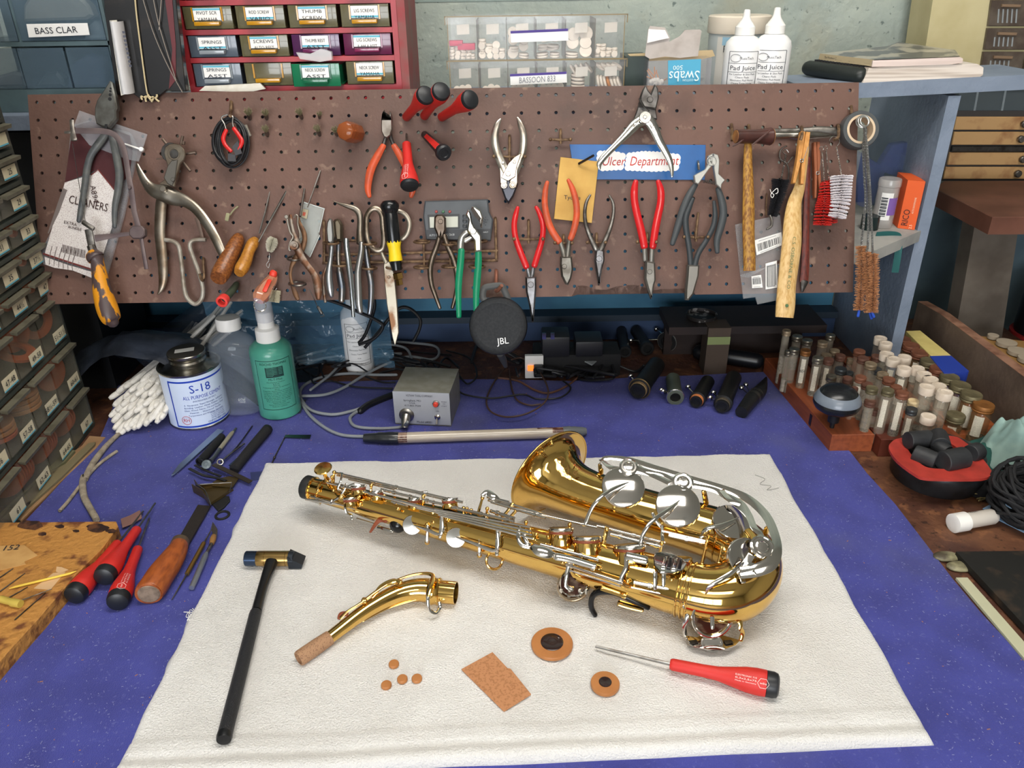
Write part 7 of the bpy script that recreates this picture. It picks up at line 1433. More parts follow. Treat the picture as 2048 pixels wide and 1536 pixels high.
for r in range(4):
 for c in range(4):
  k=lay[r][c];z0=(hb_[r]+.0045 if r else zz_(171)+.001);z1=hb_[r+1]-.0045;a0=X0+c*cw+.003;a1=a0+cw-.006;pull=.022 if k=='e'else.0
  m=mat('drawer_'+k,cols[k][0],.2,0,alpha=.75 if k in 'sg'else.92,coat=.4);mh=mat('handle_'+k,cols[k][1],.2,0,alpha=.9,coat=.5)
  d=B();d.box((a0,yf-.002-pull,z0),(a1,yf+.001-pull,z1),b=.0008);d.box((a0+.001,yf-pull,z0),(a0+.003,yf+.12-pull,z1-.004));d.box((a1-.003,yf-pull,z0),(a1-.001,yf+.12-pull,z1-.004));d.box((a0,yf-pull,z0),(a1,yf+.12-pull,z0+.002));d=d.build('drawer',m,t)
  h=B();mx=(a0+a1)/2;w=(a1-a0);hh=z1-z0;h.box((mx-w*.26,yf-.013-pull,z0+hh*.16),(mx+w*.26,yf-.002-pull,z0+hh*.34),b=.001);h.box((mx-w*.32,yf-.0045-pull,z0+hh*.34),(mx-w*.29,yf-.002-pull,z1-.001));h.box((mx+w*.29,yf-.0045-pull,z0+hh*.34),(mx+w*.32,yf-.002-pull,z1-.001));h.build('handle',mh,d)
  if not(r==0 and c==1):
   l=B();y_=yf-.0048-pull;l.poly([V((mx-w*.28,y_,z0+hh*.40)),V((mx+w*.28,y_,z0+hh*.40)),V((mx+w*.28,y_,z1-.002)),V((mx-w*.28,y_,z1-.002))]);by=z0+hh*.42 if(r+c)%2 else z1-.005
   l.poly([V((mx-w*.28,y_-.0002,by)),V((mx+w*.28,y_-.0002,by)),V((mx+w*.28,y_-.0002,by+.0025)),V((mx-w*.28,y_-.0002,by+.0025))],1)
   for j,s_ in enumerate(tx[r][c]or('SPRINGS','ASST')):l.text(s_,V((mx,y_-.0002,z1-.0105-j*.0085)),V((1,0,0)),V((0,0,1)),.0045,2,wid=w*.42)
   l.build('label',[white,lbl,ink],d)
b=B();q=[(600,118),(592,105),(620,108),(640,98),(662,104),(664,120),(640,124)];b.prism([Q(x,y,yf-.03)for x,y in q],(0,.012,0),.001);one(b,'plastic_bag',mat('bag_clear','c9c4c0',.15,0,alpha=.4,spec=.9),'scrap of clear bag sticking out over the green drawer','bag')
b=B();b.prism([Q(x,y,yf-.012)for x,y in((398,182),(410,172),(500,168),(520,166),(530,178),(500,184))],(0,.006,0),.0005);one(b,'paper_slip',paper,'crumpled pale slip at the foot of the red cabinet','paper')
t=thing('clear_drawer_unit','grey-framed unit of large clear drawers, one labelled BASS CLAR','cabinet',(-.7,1.28,ZS));yg=1.27
gf=mat('grey_teal_frame','55696e',.5,0,'47585c',20);cd=mat('clear_drawer','6f8594',.08,0,alpha=.28,spec=.9)
gx=lambda px,py:Q(px,py,yg).x;gz=lambda py:Q(110,py,yg).z;xl=gx(-110,60);xr=gx(228,110)
b=B();b.box((xl,yg,ZS),(xr,yg+.16,gz(178)));b.box((xl,yg,gz(92)-.0),(xr,yg+.14,gz(83)));b.box((xl,yg+.155,ZS),(xr,yg+.16,gz(-100)));b.box((xr-.005,yg,ZS),(xr,yg+.16,gz(-100)));b.box((xl,yg,gz(-100)),(xr,yg+.16,gz(-108)));b.box((gx(27,40),yg,gz(83)),(gx(27,40)+.005,yg+.15,gz(-100)))
b.build('frame',gf,t)
for(a,c,z0,z1)in((gx(32,40),xr-.006,gz(82),gz(-98)),(xl,gx(25,40),gz(82),gz(-98)),(xl+.02,gx(40,130),gz(177),gz(94)),(gx(43,130),gx(134,130),gz(177),gz(94)),(gx(139,130),xr-.006,gz(177),gz(94))):
 d=B();d.box((a,yg-.001,z0+.001),(c,yg+.001,z1-.001));d.box((a,yg,z0),(a+.0015,yg+.14,z1-.006));d.box((c-.0015,yg,z0),(c,yg+.14,z1-.006));d.box((a,yg,z0),(c,yg+.14,z0+.001));d.build('drawer',cd,t)
b=B();P0=[Q(x,y,yg-.004)for x,y in((53,48),(175,46),(180,70),(58,75))];b.prism(P0,(0,-.0008,0),.0002);b.text('BASS CLAR',Q(114,66.5,yg-.0052),V((1,0,.02)),V((0,0,1)),.0085,1,wid=.062);b.build('label',[white,ink],t)
for pts,m,lb in(([(60,10),(80,-20),(150,-30),(190,10),(198,30),(185,38),(60,42)],mat('pale_film','a8a89c',.3,0,alpha=.55,bump=.004,bscale=40),'crumpled pale film bag inside the BASS CLAR drawer'),([(180,80),(183,55),(200,40),(222,60),(222,78)],mat('glass_scrap','8fa0a8',.15,0,alpha=.5,bump=.004,bscale=50),'shiny film bundle at the end of the BASS CLAR drawer'),([(145,172),(150,130),(185,105),(215,110),(222,172)],mat('blue_film','4a5a72',.15,0,alpha=.6,bump=.006,bscale=45),'crinkled bag in the lower drawer by the rolled papers'),([(85,170),(100,145),(125,140),(138,155),(140,170)],mat('dark_bag_in','2f3a40',.4,bump=.004,bscale=40),'dark bag in the middle lower drawer'),([(0,172),(5,150),(40,140),(60,145),(66,170)],mat('pale_bag_in','8a9096',.25,0,alpha=.6,bump=.004,bscale=40),'pale bag in the first lower drawer')):
 b=B();b.prism([Q(x,y,yg+.03)for x,y in pts],(0,-.02,0),.004);one(b,'parts_bag',m,lb,'bag','bags inside the clear drawers')
t=thing('black_folder','scuffed black folder beside the red cabinet, its corner tied with string','folder',Q(270,180,1.2));bkf=mat('scuffed_black','1b1a1a',.3,0,'3a302a',30,(.55,.8),coat=.3)
b=B();q=[(212,-60),(216,20),(240,188),(272,185),(288,196),(310,202),(340,178),(350,181),(378,181),(352,-60)];b.prism([Q(x,y,1.225)for x,y in q],(0,-.012,0),.001)  # cover stretched sideways so its black fills the dark gap before the cabinet
b.build('cover',bkf,t);b=B();b.prism([Q(x,y,1.2125)for x,y in((322,-60),(340,-60),(352,90),(352,160),(338,178),(345,100))],(0,-.0008,0));b.build('red_edge',mat('folder_red','5e2024',.4),t)
b=B();pts=[Q(x,y,1.209)for x,y in((268,-40),(272,20),(282,100),(293,180),(298,190))];b.tube([V(v)for v in spline([tuple(p)for p in pts],5)],.0011,6)
for k in range(5):rr=random.Random(k);b.tube([V(v)for v in spline([tuple(Q(283+k*8+rr.uniform(-4,4),192+i*3+rr.uniform(-4,4),1.208))for i in range(4)],4)],.0014,6)
b.build('string',mat('string','c5b48c',.8),t)
b=B()
for q in(((275,-40),(305,60),(335,130),(365,185)),((300,-40),(318,50),(352,160)),((325,-30),(318,60))):b.tube([V(v)for v in spline([tuple(Q(x,y,1.207))for x,y in q],5)],.0007,5)
one(b,'loose_wire',mat('wire_grey','8f8478',.4,.6),'thin pale wires hanging over the black folder','wire')
b=B();a,c=Q(233,42,1.203),Q(257,186,1.203);L=(c-a).length;r=.0145;M=axisM(a,c);b.lathe([(r,0),(r,L)],M,28,sx=1,sy=.5,caps=False);b.lathe([(r*.93,L),(r*.93,0)],M,28,sx=1,sy=.5,caps=False);t=thing('rolled_papers','rolled sheets of white paper in front of the black folder','papers',c);b.build('roll',mat('glossy_paper','c9c7c6',.35),t)
b=B();b.prism([Q(x,y,1.204)for x,y in((220,41),(234,40),(262,185),(243,191))],(0,-.0015,0));b.build('sheet_edge',paper,t)
b=B();
for k in range(9):q=Q(247+k*1.7,64+k*8.4,1.1945);b.box((q.x-.0018,q.y,q.z-.0018),(q.x+.0018,q.y+.0004,q.z+.0012))
b.build('print',mat('grey_print','4b4d58',.6),t)
pbx=mat('styrene','c9c6c8',.08,0,alpha=.07,spec=1);edg=mat('yellowed_edge','8c7a55',.3,0,alpha=.75);dv=mat('divider','6f6458',.4,0,alpha=.55)
wp=mat('white_pad','e2d8cb',.7,0,'d2c5b4',50);yb=1.30
padp=None
def padbox(name,lb,x0p,x1p,ytop,ybot,dz,z0,lab2,txt2=None):
 global padp
 X0,X1=Q(x0p,(ytop+ybot)/2,yb).x,Q(x1p,(ytop+ybot)/2,yb).x;Z1=Q(1070,ytop,yb).z;t=thing(name,lb,'box',((X0+X1)/2,yb,z0),'clear compartment boxes');D=.085
 b=B();b.box((X0,yb,z0),(X1,yb+.0015,Z1));b.box((X0,yb+D,z0),(X1,yb+D+.0015,Z1));b.box((X0,yb,z0),(X0+.0015,yb+D,Z1));b.box((X1-.0015,yb,z0),(X1,yb+D,Z1));b.build('tray',pbx,t)
 b=B();b.box((X0-.003,yb-.0025,Z1-.009),(X1+.003,yb-.001,Z1+.001));b.box((X0-.003,yb-.001,Z1),(X1+.003,yb+D+.003,Z1+.001));b.build('lid',pbx,t)
 b=B();b.box((X0-.0035,yb-.003,Z1+.0005),(X1+.0035,yb-.001,Z1+.0022));b.box((X0-.0035,yb-.003,Z1-.010),(X0-.002,yb,Z1+.002));b.box((X1+.002,yb-.003,Z1-.010),(X1+.0035,yb,Z1+.002));b.box((X0,yb-.0005,z0),(X1,yb+.001,z0+.002));b.box((X0,yb-.0005,z0),(X0+.0015,yb,Z1));b.box((X1-.0015,yb-.0005,z0),(X1,yb,Z1));b.build('edges',edg,t)
 w=(X1-X0)/6
 for k in range(1,6):b=B();b.box((X0+k*w-.0007,yb+.0015,z0),(X0+k*w+.0007,yb+D,Z1-.004));b.build('divider',dv,t)
 for k in range(6):
  b=B();mx=X0+(k+.52)*w;hh=.013;b.poly([V((mx-.009,yb+.0025,Z1-.024)),V((mx+.010,yb+.0025,Z1-.023)),V((mx+.010,yb+.0025,Z1-.009)),V((mx-.009,yb+.0025,Z1-.010))]);b.build('slip',mat('slip','cfc8bc',.7),t)
 b=B();q=[Q(x,y,yb-.0035)for x,y in lab2];b.prism(q,(0,-.0006,0));a=[q[0],q[1],q[1]+V((0,0,-.0035)),q[0]+V((0,0,-.0035))];b.poly([p+V((0,-.0009,0))for p in a],1)
 if txt2:b.text(txt2,(q[0]+q[2])/2+V((-.002,-.001,-.0055)),V((1,0,.04)),V((0,0,1)),.0085,2,wid=.056)
 b.build('front_label',[white,mat('purple_band','4b3a86',.6),mat('pencil','8a8a90',.7)],t);return X0,X1,Z1,w
mid_z=Q(1070,121,yb).z
X0,X1,Z1,w=padbox('pad_box','upper clear six-compartment box of round white pads on the shelf',895,1249,33,117,0,mid_z,((1021,62),(1136,57),(1137,81),(1022,85)))
sizes=[.0042,.0055,.0078,.0090,.0095,.0045];rr=random.Random(77);npad=0
def putpad(c,ax,r,h,m,lb,grp='white pads in the clear boxes'):
 global padp
 M=axisM(c,c+V(ax))
 if padp is None:
  padp=thing('round_pad',lb,'pad',(0,0,0),grp);b=B();b.lathe([(.92,0),(1,.12),(1,.88),(.92,1),(.0001,1.02)],n=18);b.build('disc',wp,padp,local=True);M=M@MX.Diagonal((r,r,h,1));padp.matrix_world=M;padp.matrix_basis=M;return
 dup(padp,M@MX.Diagonal((r,r,h,1)),lb,grp,None if m is wp else{wp:m})
nmc=('first','second','third','fourth','fifth','sixth')
for k in range(6):
 r=sizes[k];n=(16,12,7,6,6,10)[k];cx0=X0+k*w+.001;levels=0;x=cx0+r;z=mid_z+.002;cnt=0;row=0
 while cnt<n:
  fr_=rr.random()<.62;rh=r*rr.uniform(.85,1.1)
  if x+rh>cx0+w-.003:row+=1;x=cx0+rh+rr.uniform(0,.003);z+=r*1.25
  if fr_:putpad(V((x,yb+.006+rr.uniform(0,.006)+row*.002,z+rh)),(rr.uniform(-.2,.2),-1,rr.uniform(-.1,.35)),rh,.0034,wp,'round white pad in the %s compartment of the upper clear box'%nmc[k])
  else:
   for q in range(2):putpad(V((x,yb+.010+rh*.5,z+.0008+q*.0038)),(rr.uniform(-.15,.15),-.1,1),rh,.0034,wp,'round white pad in the %s compartment of the upper clear box'%nmc[k])
  x+=rh*2.02;cnt+=1
for(x,y,x2,y2,lb)in((898,82,925,92,'pink foam strip lying highest in the first compartment'),(915,88,950,100,'pink foam strip lying lowest in the first compartment')):
 a=Q(x,y,yb+.006);c=Q(x2,y2,yb+.004);b=B();b.box((a.x,a.y,c.z),(c.x,a.y+.02,a.z),b=.0008);one(b,'pink_strip',mat('pink_foam','c23a58',.6),lb,'foam strip','pink strips in the clear box')
X0,X1,Z1,w=padbox('pad_box','lower clear six-compartment box labelled BASSOON 833',899,1249,122,178,0,ZS,((1020,148),(1133,143),(1134,165),(1021,170)),'BASSOON 833')
zbv=Q(1000,176,yb).z
for k,n in((0,3),(1,3),(2,4),(3,4)):
 for q in range(n):putpad(V((X0+k*w+.010+q*.009,yb+.008,zbv-.003+rr.uniform(-.001,.003))),(rr.uniform(-.2,.2),-1,.3),.0055,.0034,wp,'round white pad low in the %s compartment of the lower clear box'%nmc[k])
for q in range(4):putpad(V((X0+4.42*w,yb+.014,zbv-.002+q*.0052)),(0.05,-.08,1),.0110,.0042,wp,'white pad in the flat stack of the fifth compartment, lower box')
for q in range(4):putpad(V((X0+(4.25+q*.17)*w,yb+.016,zbv+.022+.001*q)),(.75,-.2,.6),.0095,.0036,wp,'white pad leaning over the flat stack, lower box')
ob=mat('orange_rim','c07a3a',.6)
for q in range(7):putpad(V((X0+(5.12+q*.12)*w,yb+.014,zbv+.004-.0004*q)),(1,-.25,.25+.04*q),.0115,.0042,ob if q==3 else wp,('orange pad'if q==3 else 'white pad')+' standing in the row of the sixth compartment, lower box')
for q in range(4):putpad(V((X0+(5.2+q*.18)*w,yb+.016,zbv+.026)),(.4,-.3,.8),.0095,.0036,wp,'white pad lying on the standing row in the sixth compartment, lower box')
t=thing('swab_box','clear plastic box of cotton swabs with an upside-down blue label reading Swabs 500','box',Q(1370,165,1.28));yq=1.275
f=lambda x,y,d=0:Q(x,y,yq+d);b=B();A=[f(1296,122),f(1424,116),f(1420,172),f(1292,174)];bk=[p+V((0,.08,.0))for p in A]
b.hexa([A[3],A[2],A[2]+V((0,.08,0)),A[3]+V((0,.08,0)),A[0],A[1],A[1]+V((0,.08,0)),A[0]+V((0,.08,0))]);b.build('shell',mat('petg','b9b4b8',.1,0,alpha=.30,spec=1),t)
b=B();b.prism([f(1336,121,-.001),f(1402,118,-.001),f(1400,172,-.001),f(1336,174,-.001)],(0,-.0006,0));mxs=V((-1,0,-.01));dn=V((0,0,-1))
b.text('Swabs',f(1369,142,-.0028)+V((0,0,0)),mxs,dn,.0150,1,wid=.046);b.text('500',f(1356,131,-.0028),mxs,dn,.0062,1,wid=.0145);b.text('COTTON',f(1376,158,-.0028),mxs,dn,.0032,1,wid=.016);b.build('label',[mat('swab_blue','4fa4c4',.45),mat('swab_print','dff0ea',.5)],t)
b=B();wc=mat('grey_card','b8afa8',.8,0,'a89e96',40)
for q in(((1290,112),(1296,60),(1300,52),(1330,55),(1340,75),(1338,84),(1360,72),(1370,60),(1400,59),(1403,62),(1396,112),(1360,116),(1330,113),(1300,118)),):b.prism([f(x,y,.010)for x,y in q],(0,.0012,0))
b.build('card_flap',wc,t);b=B();b.prism([f(x,y,.008)for x,y in((1294,86),(1297,58),(1330,60),(1338,76),(1320,80))],(0,-.0006,0));b.build('white_flap',white,t)
b=B();b.prism([f(x,y,.04)for x,y in((1255,108),(1425,100),(1430,112),(1400,120),(1300,122),(1262,114))],(0,.002,0));b.build('torn_edge',mat('kraft','b8a27c',.8),t)
b=B();b.box((Q(1250,150,yq+.03).x,yq+.03,ZS),(Q(1296,150,yq+.03).x,yq+.10,Q(1270,113,yq+.03).z));one(b,'dark_green_box',mat('green_black_box','23302c',.4,0,'2e3a34',20),'dark green box between the clear pad boxes and the swab box','box')
rr=random.Random(9)
for k in range(9):
 c=f(1302+rr.uniform(0,30),160+rr.uniform(0,8),.008);b=B();b.sphere(c,.0042,10);b.tube([c,c+V((rr.uniform(-.02,.02),.01,rr.uniform(.0,.02)))],.001,5,mi=1);one(b,'short_swab',[sw,mat('swab_stick','b5763a',.6)],'cotton swab in the clear swab box','swab','short swabs in the clear box')
tb_=Q(1490,168,1.36);t=thing('plastic_tub','wide white-lidded plastic tub behind the two white bottles','tub',(tb_.x-.005,1.38,ZS));M=MX.Translation((Q(1473,100,1.38).x,1.38,ZS));rt=(Q(1532,60,1.38).x-Q(1412,60,1.38).x)/2;zl=Q(1470,33,1.33).z-ZS
b=B();b.lathe([(rt*.93,0),(rt*.96,zl-.024)],M,48,caps=False);b.build('body',mat('tub_body','b9bfbd',.4,0,alpha=.9),t)
b=B();b.lathe([(rt,zl-.026),(rt*1.02,zl-.024),(rt*1.02,zl-.002),(rt*.98,zl),(.0001,zl)],M,48);b.build('lid',mat('tub_lid','d9cdbb',.5),t)
b=B();fa=math.atan2(-1.38,-.4);band(b,M,rt*.965,fa-.7,fa+1.2,.005,zl-.030,0,24);band(b,M,rt*.967,fa-.5,fa+.9,zl-.042,zl-.030,1,20);textband(b,'PADS',M,rt*.967,zl-.052,fa-.1,.010,2,.03,.001);b.build('label',[mat('tub_label','c9c5bc',.6),mat('tub_blue','8fb4c8',.6),ink],t)
def juice(cx,yy,zb,topy,lb,w,sc=1.0,rot=0):
 px,py=cx;base=Q(px,py,yy);base.z=zb;t=thing('squeeze_bottle',lb,'bottle',base,'white squeeze bottles');M=MX.Translation(base);Hb=Q(topy[0],topy[1],yy).z-zb;r=w;k=Hb
 b=B();b.lathe([(.0001,0),(r*.95,0),(r,.003),(r,k*.60),(r*.93,k*.66),(r*.7,k*.71),(r*.45,k*.735),(r*.45,k*.75)],M,40);b.build('body',mat('bottle_white','e6e5e3',.35),t)
 b=B();b.lathe([(r*.53,k*.735),(r*.53,k*.82),(r*.45,k*.84),(r*.24,k*.90),(r*.20,k*.93),(r*.17,k*.99),(r*.12,k),(.0001,k)],M,32);b.build('nozzle_cap',white,t)
 b=B();fa=math.atan2(EYE.y-base.y,EYE.x-base.x)+rot;g=k*.55;z1=k*.57;z0=k*.10
 A=.85
 for zz1,th in((z1,.0006),(z1-.016,.0005),(z1-.028,.0005),(z0+.009,.0005),(z0,.0006)):band(b,M,r+.0003,fa-A,fa+A,zz1,zz1+th,0,14)
 for s_ in(-A,A):band(b,M,r+.0003,fa+s_-.02,fa+s_+.02,z0,z1,0,2)
 textband(b,'MusicTech',M,r,z1-.0105,fa+.15,.0036,0,r*.75);textband(b,'Pad Juice',M,r,z1-.0250,fa,.0062,0,r*1.42)
 q=[M@V(((r+.0005)*cos(fa-.45+.3*cos(a)),(r+.0005)*sin(fa-.45+.3*cos(a)),z1-.0085+.0052*sin(a)))for a in[2*pi*i/20 for i in range(20)]];b.tube(q,.0003,4,closed=True,up=V((cos(fa),sin(fa),0)))
 st_=(z1-.028-z0-.009)/5.6
 for i,s_ in enumerate(('For Leather & Skin Pads','Cleans Pads','Eliminates Pad Noise','Cleans Tone Holes','4 oz.')):textband(b,s_,M,r,z1-.028-st_*(i+.95),fa,.0026,0,r*(1.45,.75,1.3,1.15,.25)[i])
 textband(b,'musictech.biz@gmail.com',M,r,z0+.003,fa,.0024,0,r*1.4);b.build('printing',ink,t)
juice((1478,168),1.265,ZS,(1483,19),'white squeeze bottle of Pad Juice nearer the swab box on the shelf',.0268,rot=.12)
juice((1536,168),1.262,ZS,(1541,15),'white squeeze bottle of Pad Juice nearer the books on the shelf',.0268)
pgs=mat('book_pages','ddd2c6',.8,0,'b9aa9c',260,(.45,.6),stretch=(.02,.02,1));cov=mat('grey_cover','b4ab98',.6)
t=thing('binder','thick paperbound book with a black spiral spine lying on the shelf','book',Q(1780,165,1.25));y0=1.24
def hx(b,q,d,mi=None):b.prism([Q(x,y,y0)for x,y in q],(0,d,0),0,mi)
b=B();hx(b,((1722,172),(1738,136),(1800,131),(1955,128),(1967,135),(1966,150),(1950,160),(1850,166)),.14);b.build('pages',pgs,t)
b=B();a,c=Q(1618,136,y0+.10),Q(1722,152,y0+.012);b.tube([a,c],[.0125,.0135],20,flat=.9,rounded=True)
b.build('spine',mat('black_spine','1f2422',.45),t)
b=B()
for i in range(16):
 p=a.lerp(c,.08+i*.057)+V((0,0,.0125));b.box((p.x+.001,p.y-.001,p.z-.003),(p.x+.0085,p.y+.001,p.z+.0008))
b.build('spiral',blackm,t)
t=thing('magazine','softbound journal with a grey photo cover lying open-cornered on the thick book','magazine',Q(1750,130,1.26));y0=1.238
b=B();hx(b,((1744,134),(1746,121),(1800,119),(1920,114),(1926,117),(1925,126),(1900,129)),.12);b.build('pages',mat('pink_pages','e0cfc6',.8,0,'cdb9ae',200,stretch=(.02,.02,1)),t)
zt2=Q(1745,119,y0).z;zb2=Q(1745,132,y0).z
sp_=[V((Q(1637,108,y0+.09).x,y0+.09,zb2)),Q(1745,133,y0)];b=B();u0=Q(1637,119,y0+.10);u1=Q(1746,133,y0);u2=Q(1748,119.5,y0);u3=Q(1640,107,y0+.10)
b.poly([u0,u1,u2,u3]);b.poly([u3,u2,Q(1920,113,y0),Q(1910,100,y0+.05),Q(1850,92,y0+.13),Q(1797,84,y0+.15),Q(1775,92,y0+.15)],1)
dx_=(u1-u0).normalized();uz=(u3-u0).normalized()
for s_,k in(('The Woodwind Quarterly',.27),('May 1993',.60),('Issue 1',.90)):b.text(s_,u0.lerp(u1,k)+uz*.0028,dx_,uz,.0034,2,wid=(u1-u0).length*(.33 if k<.5 else.13))
b.build('cover',[mat('tan_spine','a89878',.6),mat('photo_cover','a59f90',.35,0,'4e5053',22,(.47,.53),detail=6,coat=.3),ink],t)
t=thing('cream_cabinet','cream metal cabinet with small smoky drawers at the far corner','cabinet',(.95,1.45,.45));yc=1.52;cm=mat('cream_metal','c4b98f',.5,0,'b8ac80',14)
def cz(py,x=1950):return Q(x,py,yc).z
b=B();b.prism([Q(1851,95,yc),Q(1875,-60,yc),Q(1990,-60,yc),Q(1957,152,yc),Q(1845,150,yc)],(0,.08,0));b.prism([Q(1957,152,yc),Q(1990,-60,yc),Q(2300,-60,yc),Q(2300,152,yc)],(0,.08,0));b.build('case',cm,t)
sm_=mat('smoky_drawer','4a3f37',.25,0,'5f554b',40,coat=.3)
for r,(ya,yb_)in enumerate(((-52,-4),(0,52),(56,99),(103,146))):
 for c in range(3):
  o1=-(r-1)*8;x=1982+o1+c*86;b=B();b.prism([Q(x-2,ya,yc-.001),Q(x+80,ya,yc-.001),Q(x+74,yb_,yc-.001),Q(x-9,yb_,yc-.001)],(0,-.006,0),.001);d=b.build('drawer',sm_,t)
  b=B();b.prism([Q(x+20,ya+8,yc-.007),Q(x+58,ya+9,yc-.007),Q(x+56,ya+15,yc-.007),Q(x+19,ya+14,yc-.007)],(0,-.005,0),.0008);b.build('pull',mat('drawer_pull','7d6650',.5),d)
  b=B();rr=random.Random(r*3+c)
  for k in range(5):xx=x+14+k*9;b.prism([Q(xx,ya+18,yc-.0075),Q(xx+3,ya+18,yc-.0075),Q(xx+1,yb_-6,yc-.0075),Q(xx-2,yb_-6,yc-.0075)],(0,-.0005,0))
  b.build('stripes',mat('grey_stripe','8a8f90',.5),d)
t=thing('clear_rail_box','dusty smoky plastic box under the cream cabinet','box',(.95,1.4,.4));b=B();b.prism([Q(1930,166,1.50),Q(2300,166,1.50),Q(2300,178,1.50),Q(1928,178,1.50)],(0,.1,0));b.build('lid',mat('dusty_lid','7a7f82',.4),t)
b=B();b.prism([Q(1920,178,1.505),Q(2300,178,1.505),Q(2300,222,1.505),Q(1912,222,1.505)],(0,.09,0));b.build('body',mat('smoky_box','3f474b',.25,coat=.3),t)
b=B()
for x in(1955,2010,2060):b.prism([Q(x,178,1.503),Q(x+4,178,1.503),Q(x-4,222,1.503),Q(x-8,222,1.503)],(0,.002,0))
b.build('ribs',mat('rib','6b7478',.4),t)
t=thing('wooden_chest','flat file chest of worn tan metal drawers with round knobs at the far corner','chest',(.95,1.4,.35));yd=1.50
b=B();b.prism([Q(1905,222,yd),Q(2300,222,yd),Q(2300,362,yd),Q(1880,362,yd)],(0,.1,0));b.build('case',mat('dark_case','33302f',.5),t)
tnm=mat('worn_tan_drawer','a9865a',.55,0,'7b4f30',22,(.52,.68),detail=6)
for i,(ya,yb_,xl_,kx)in enumerate(((233,259,1911,2045),(263,289,1907,2038),(304,329,1898,2042),(333,357,1890,2032))):
 b=B();b.prism([Q(xl_,ya,yd-.001),Q(2300,ya,yd-.001),Q(2300,yb_,yd-.001),Q(xl_-5,yb_,yd-.001)],(0,-.005,0),.001);d=b.build('drawer',tnm,t);c=Q(kx,(ya+yb_)/2+1,yd-.006)
 b=B();b.lathe([(.004,0),(.004,.003),(.0065,.005),(.0065,.009),(.005,.011),(.0001,.011)],axisM(c,c+V((0,-1,0))),18);b.build('knob',oldsteel,d)
b=B();b.prism([Q(1902,292,yd-.001),Q(2300,292,yd-.001),Q(2300,302,yd-.001),Q(1900,302,yd-.001)],(0,-.007,0),.001);b.build('rail',darksteel,t)
t=thing('reed_box','orange reed carton with black RICO lettering on the middle shelf','box',P(1805,455,.283));oc=mat('orange_card','dd5a1e',.5);zr_=.2835
f0,f1=P(1795,456,zr_),P(1829,460,zr_);g0=P(1776,437,zr_);up=V((0,0,.078));
b=B();g1=f1+(g0-f0);b.hexa([f0,f1,g1,g0,f0+up,f1+up,g1+up,g0+up]);ux=(f1-f0).normalized();nn=ux.cross(V((0,0,1)))
b.text('RICO',f0+(f1-f0)*.52+up*.24+nn*.0006,V((0,0,1)),-ux,.0095,1,wid=.026);b.text('ALTO SAXOPHONE',f0+(f1-f0)*.72+up*.50+nn*.0006,V((0,0,1)),-ux,.0028,2,wid=.026);b.text('2.5',f0+(f1-f0)*.8+up*.06+nn*.0006,V((0,0,1)),-ux,.004,2)
b.build('carton',[oc,mat('rico_black','2a1712',.5),mat('rico_print','f0d8b8',.5)],t)
c=P(1762,452,.2835);t=thing('clear_tube','clear capped plastic tube with barcode and purple label beside the orange carton','tube',c);M=MX.Translation(c);r=.0165
b=B();b.lathe([(.0001,0),(r,.0005),(r,.066),(r*1.06,.067),(r*1.06,.076),(r,.078),(.0001,.078)],M,32);b.build('shell',mat('tube_clear','cfcbc6',.1,0,alpha=.42,spec=1),t);fa=math.atan2(-c.y,-c.x)
b=B();band(b,M,r+.0003,fa-.5,fa+.6,.014,.058,0,10);band(b,M,r+.0005,fa+.25,fa+1.2,.022,.050,1,10)
for k in range(12):band(b,M,r+.0006,fa-.45,fa+.15,.020+k*.0026,.0212+k*.0026+.0008*(k%2),2,4)
b.build('label',[white,mat('purple','7a5aa0',.5),ink],t)
cyl=P(1741,475,.27);b=B();b.lathe([(.0001,-.03),(.014,-.03),(.014,.02),(.0001,.02)],MX.Translation(P(1738,455,.285)),28);one(b,'dark_jar',mat('dark_green_jar','1d2a2a',.25),'dark glass jar behind the striped corded brushes','jar')
b=B();s_=spline([tuple(p)for p in(P(1752,470,.285),P(1775,468,.286),P(1793,470,.284),P(1797,478,.278),Q(1797,500,1.20),Q(1790,545,1.20))],5);b.tube([V(p)for p in s_],.006,6,flat=.12,up=V((.3,1,.3)));one(b,'green_ribbon',mat('green_ribbon','1f5a58',.7),'dark green ribbon hanging over the edge of the middle shelf','ribbon')
bf=mat('blue_bag','5262a0',.2,0,alpha=.2,bump=.006,bscale=40);b=B();b.prism([Q(x,y,1.33)for x,y in((1715,410),(1715,300),(1760,330),(1785,290),(1815,285),(1806,350),(1790,352),(1770,345),(1740,420))],(0,.02,0),.004);one(b,'blue_bag',bf,'crumpled translucent blue bag in the shelf opening behind the brushes','bag')
z3=Zm(560,580,3.303);zc4=Zm(1140,580,3.938)
t=thing('heater_box','grey metal power box with red button, switch and cable socket on the felt','box',P(850,848,FZ));gm=mat('brushed_grey','7f7d70',.4,.15,'8d8b80',60)
f0,f1=P(791,849,FZ),P(902,854,FZ);ux=(f1-f0).normalized();nb_=V((-ux.y,ux.x,0));Hh=.061;dp=.092;up=V((0,0,1))
b=B();W=(f1-f0).length;b.hexa([f0+nb_*.002,f1+nb_*.002,f1+nb_*dp,f0+nb_*dp,f0+up*Hh+nb_*.002,f1+up*Hh+nb_*.002,f1+up*Hh+nb_*dp,f0+up*Hh+nb_*dp]);b.build('cover',gm,t)
b=B();b.hexa([f0+up*.003,f1+up*.003,f1+up*.003+nb_*.002,f0+up*.003+nb_*.002,f0+up*(Hh+.001),f1+up*(Hh+.001),f1+up*(Hh+.001)+nb_*.002,f0+up*(Hh+.001)+nb_*.002]);b.build('front_panel',mat('panel_grey','a8abb2',.4,.1),t)
fp_=lambda u,v,d=0:f0+ux*(W*u)+up*(Hh*v)-nb_*d
b=B()
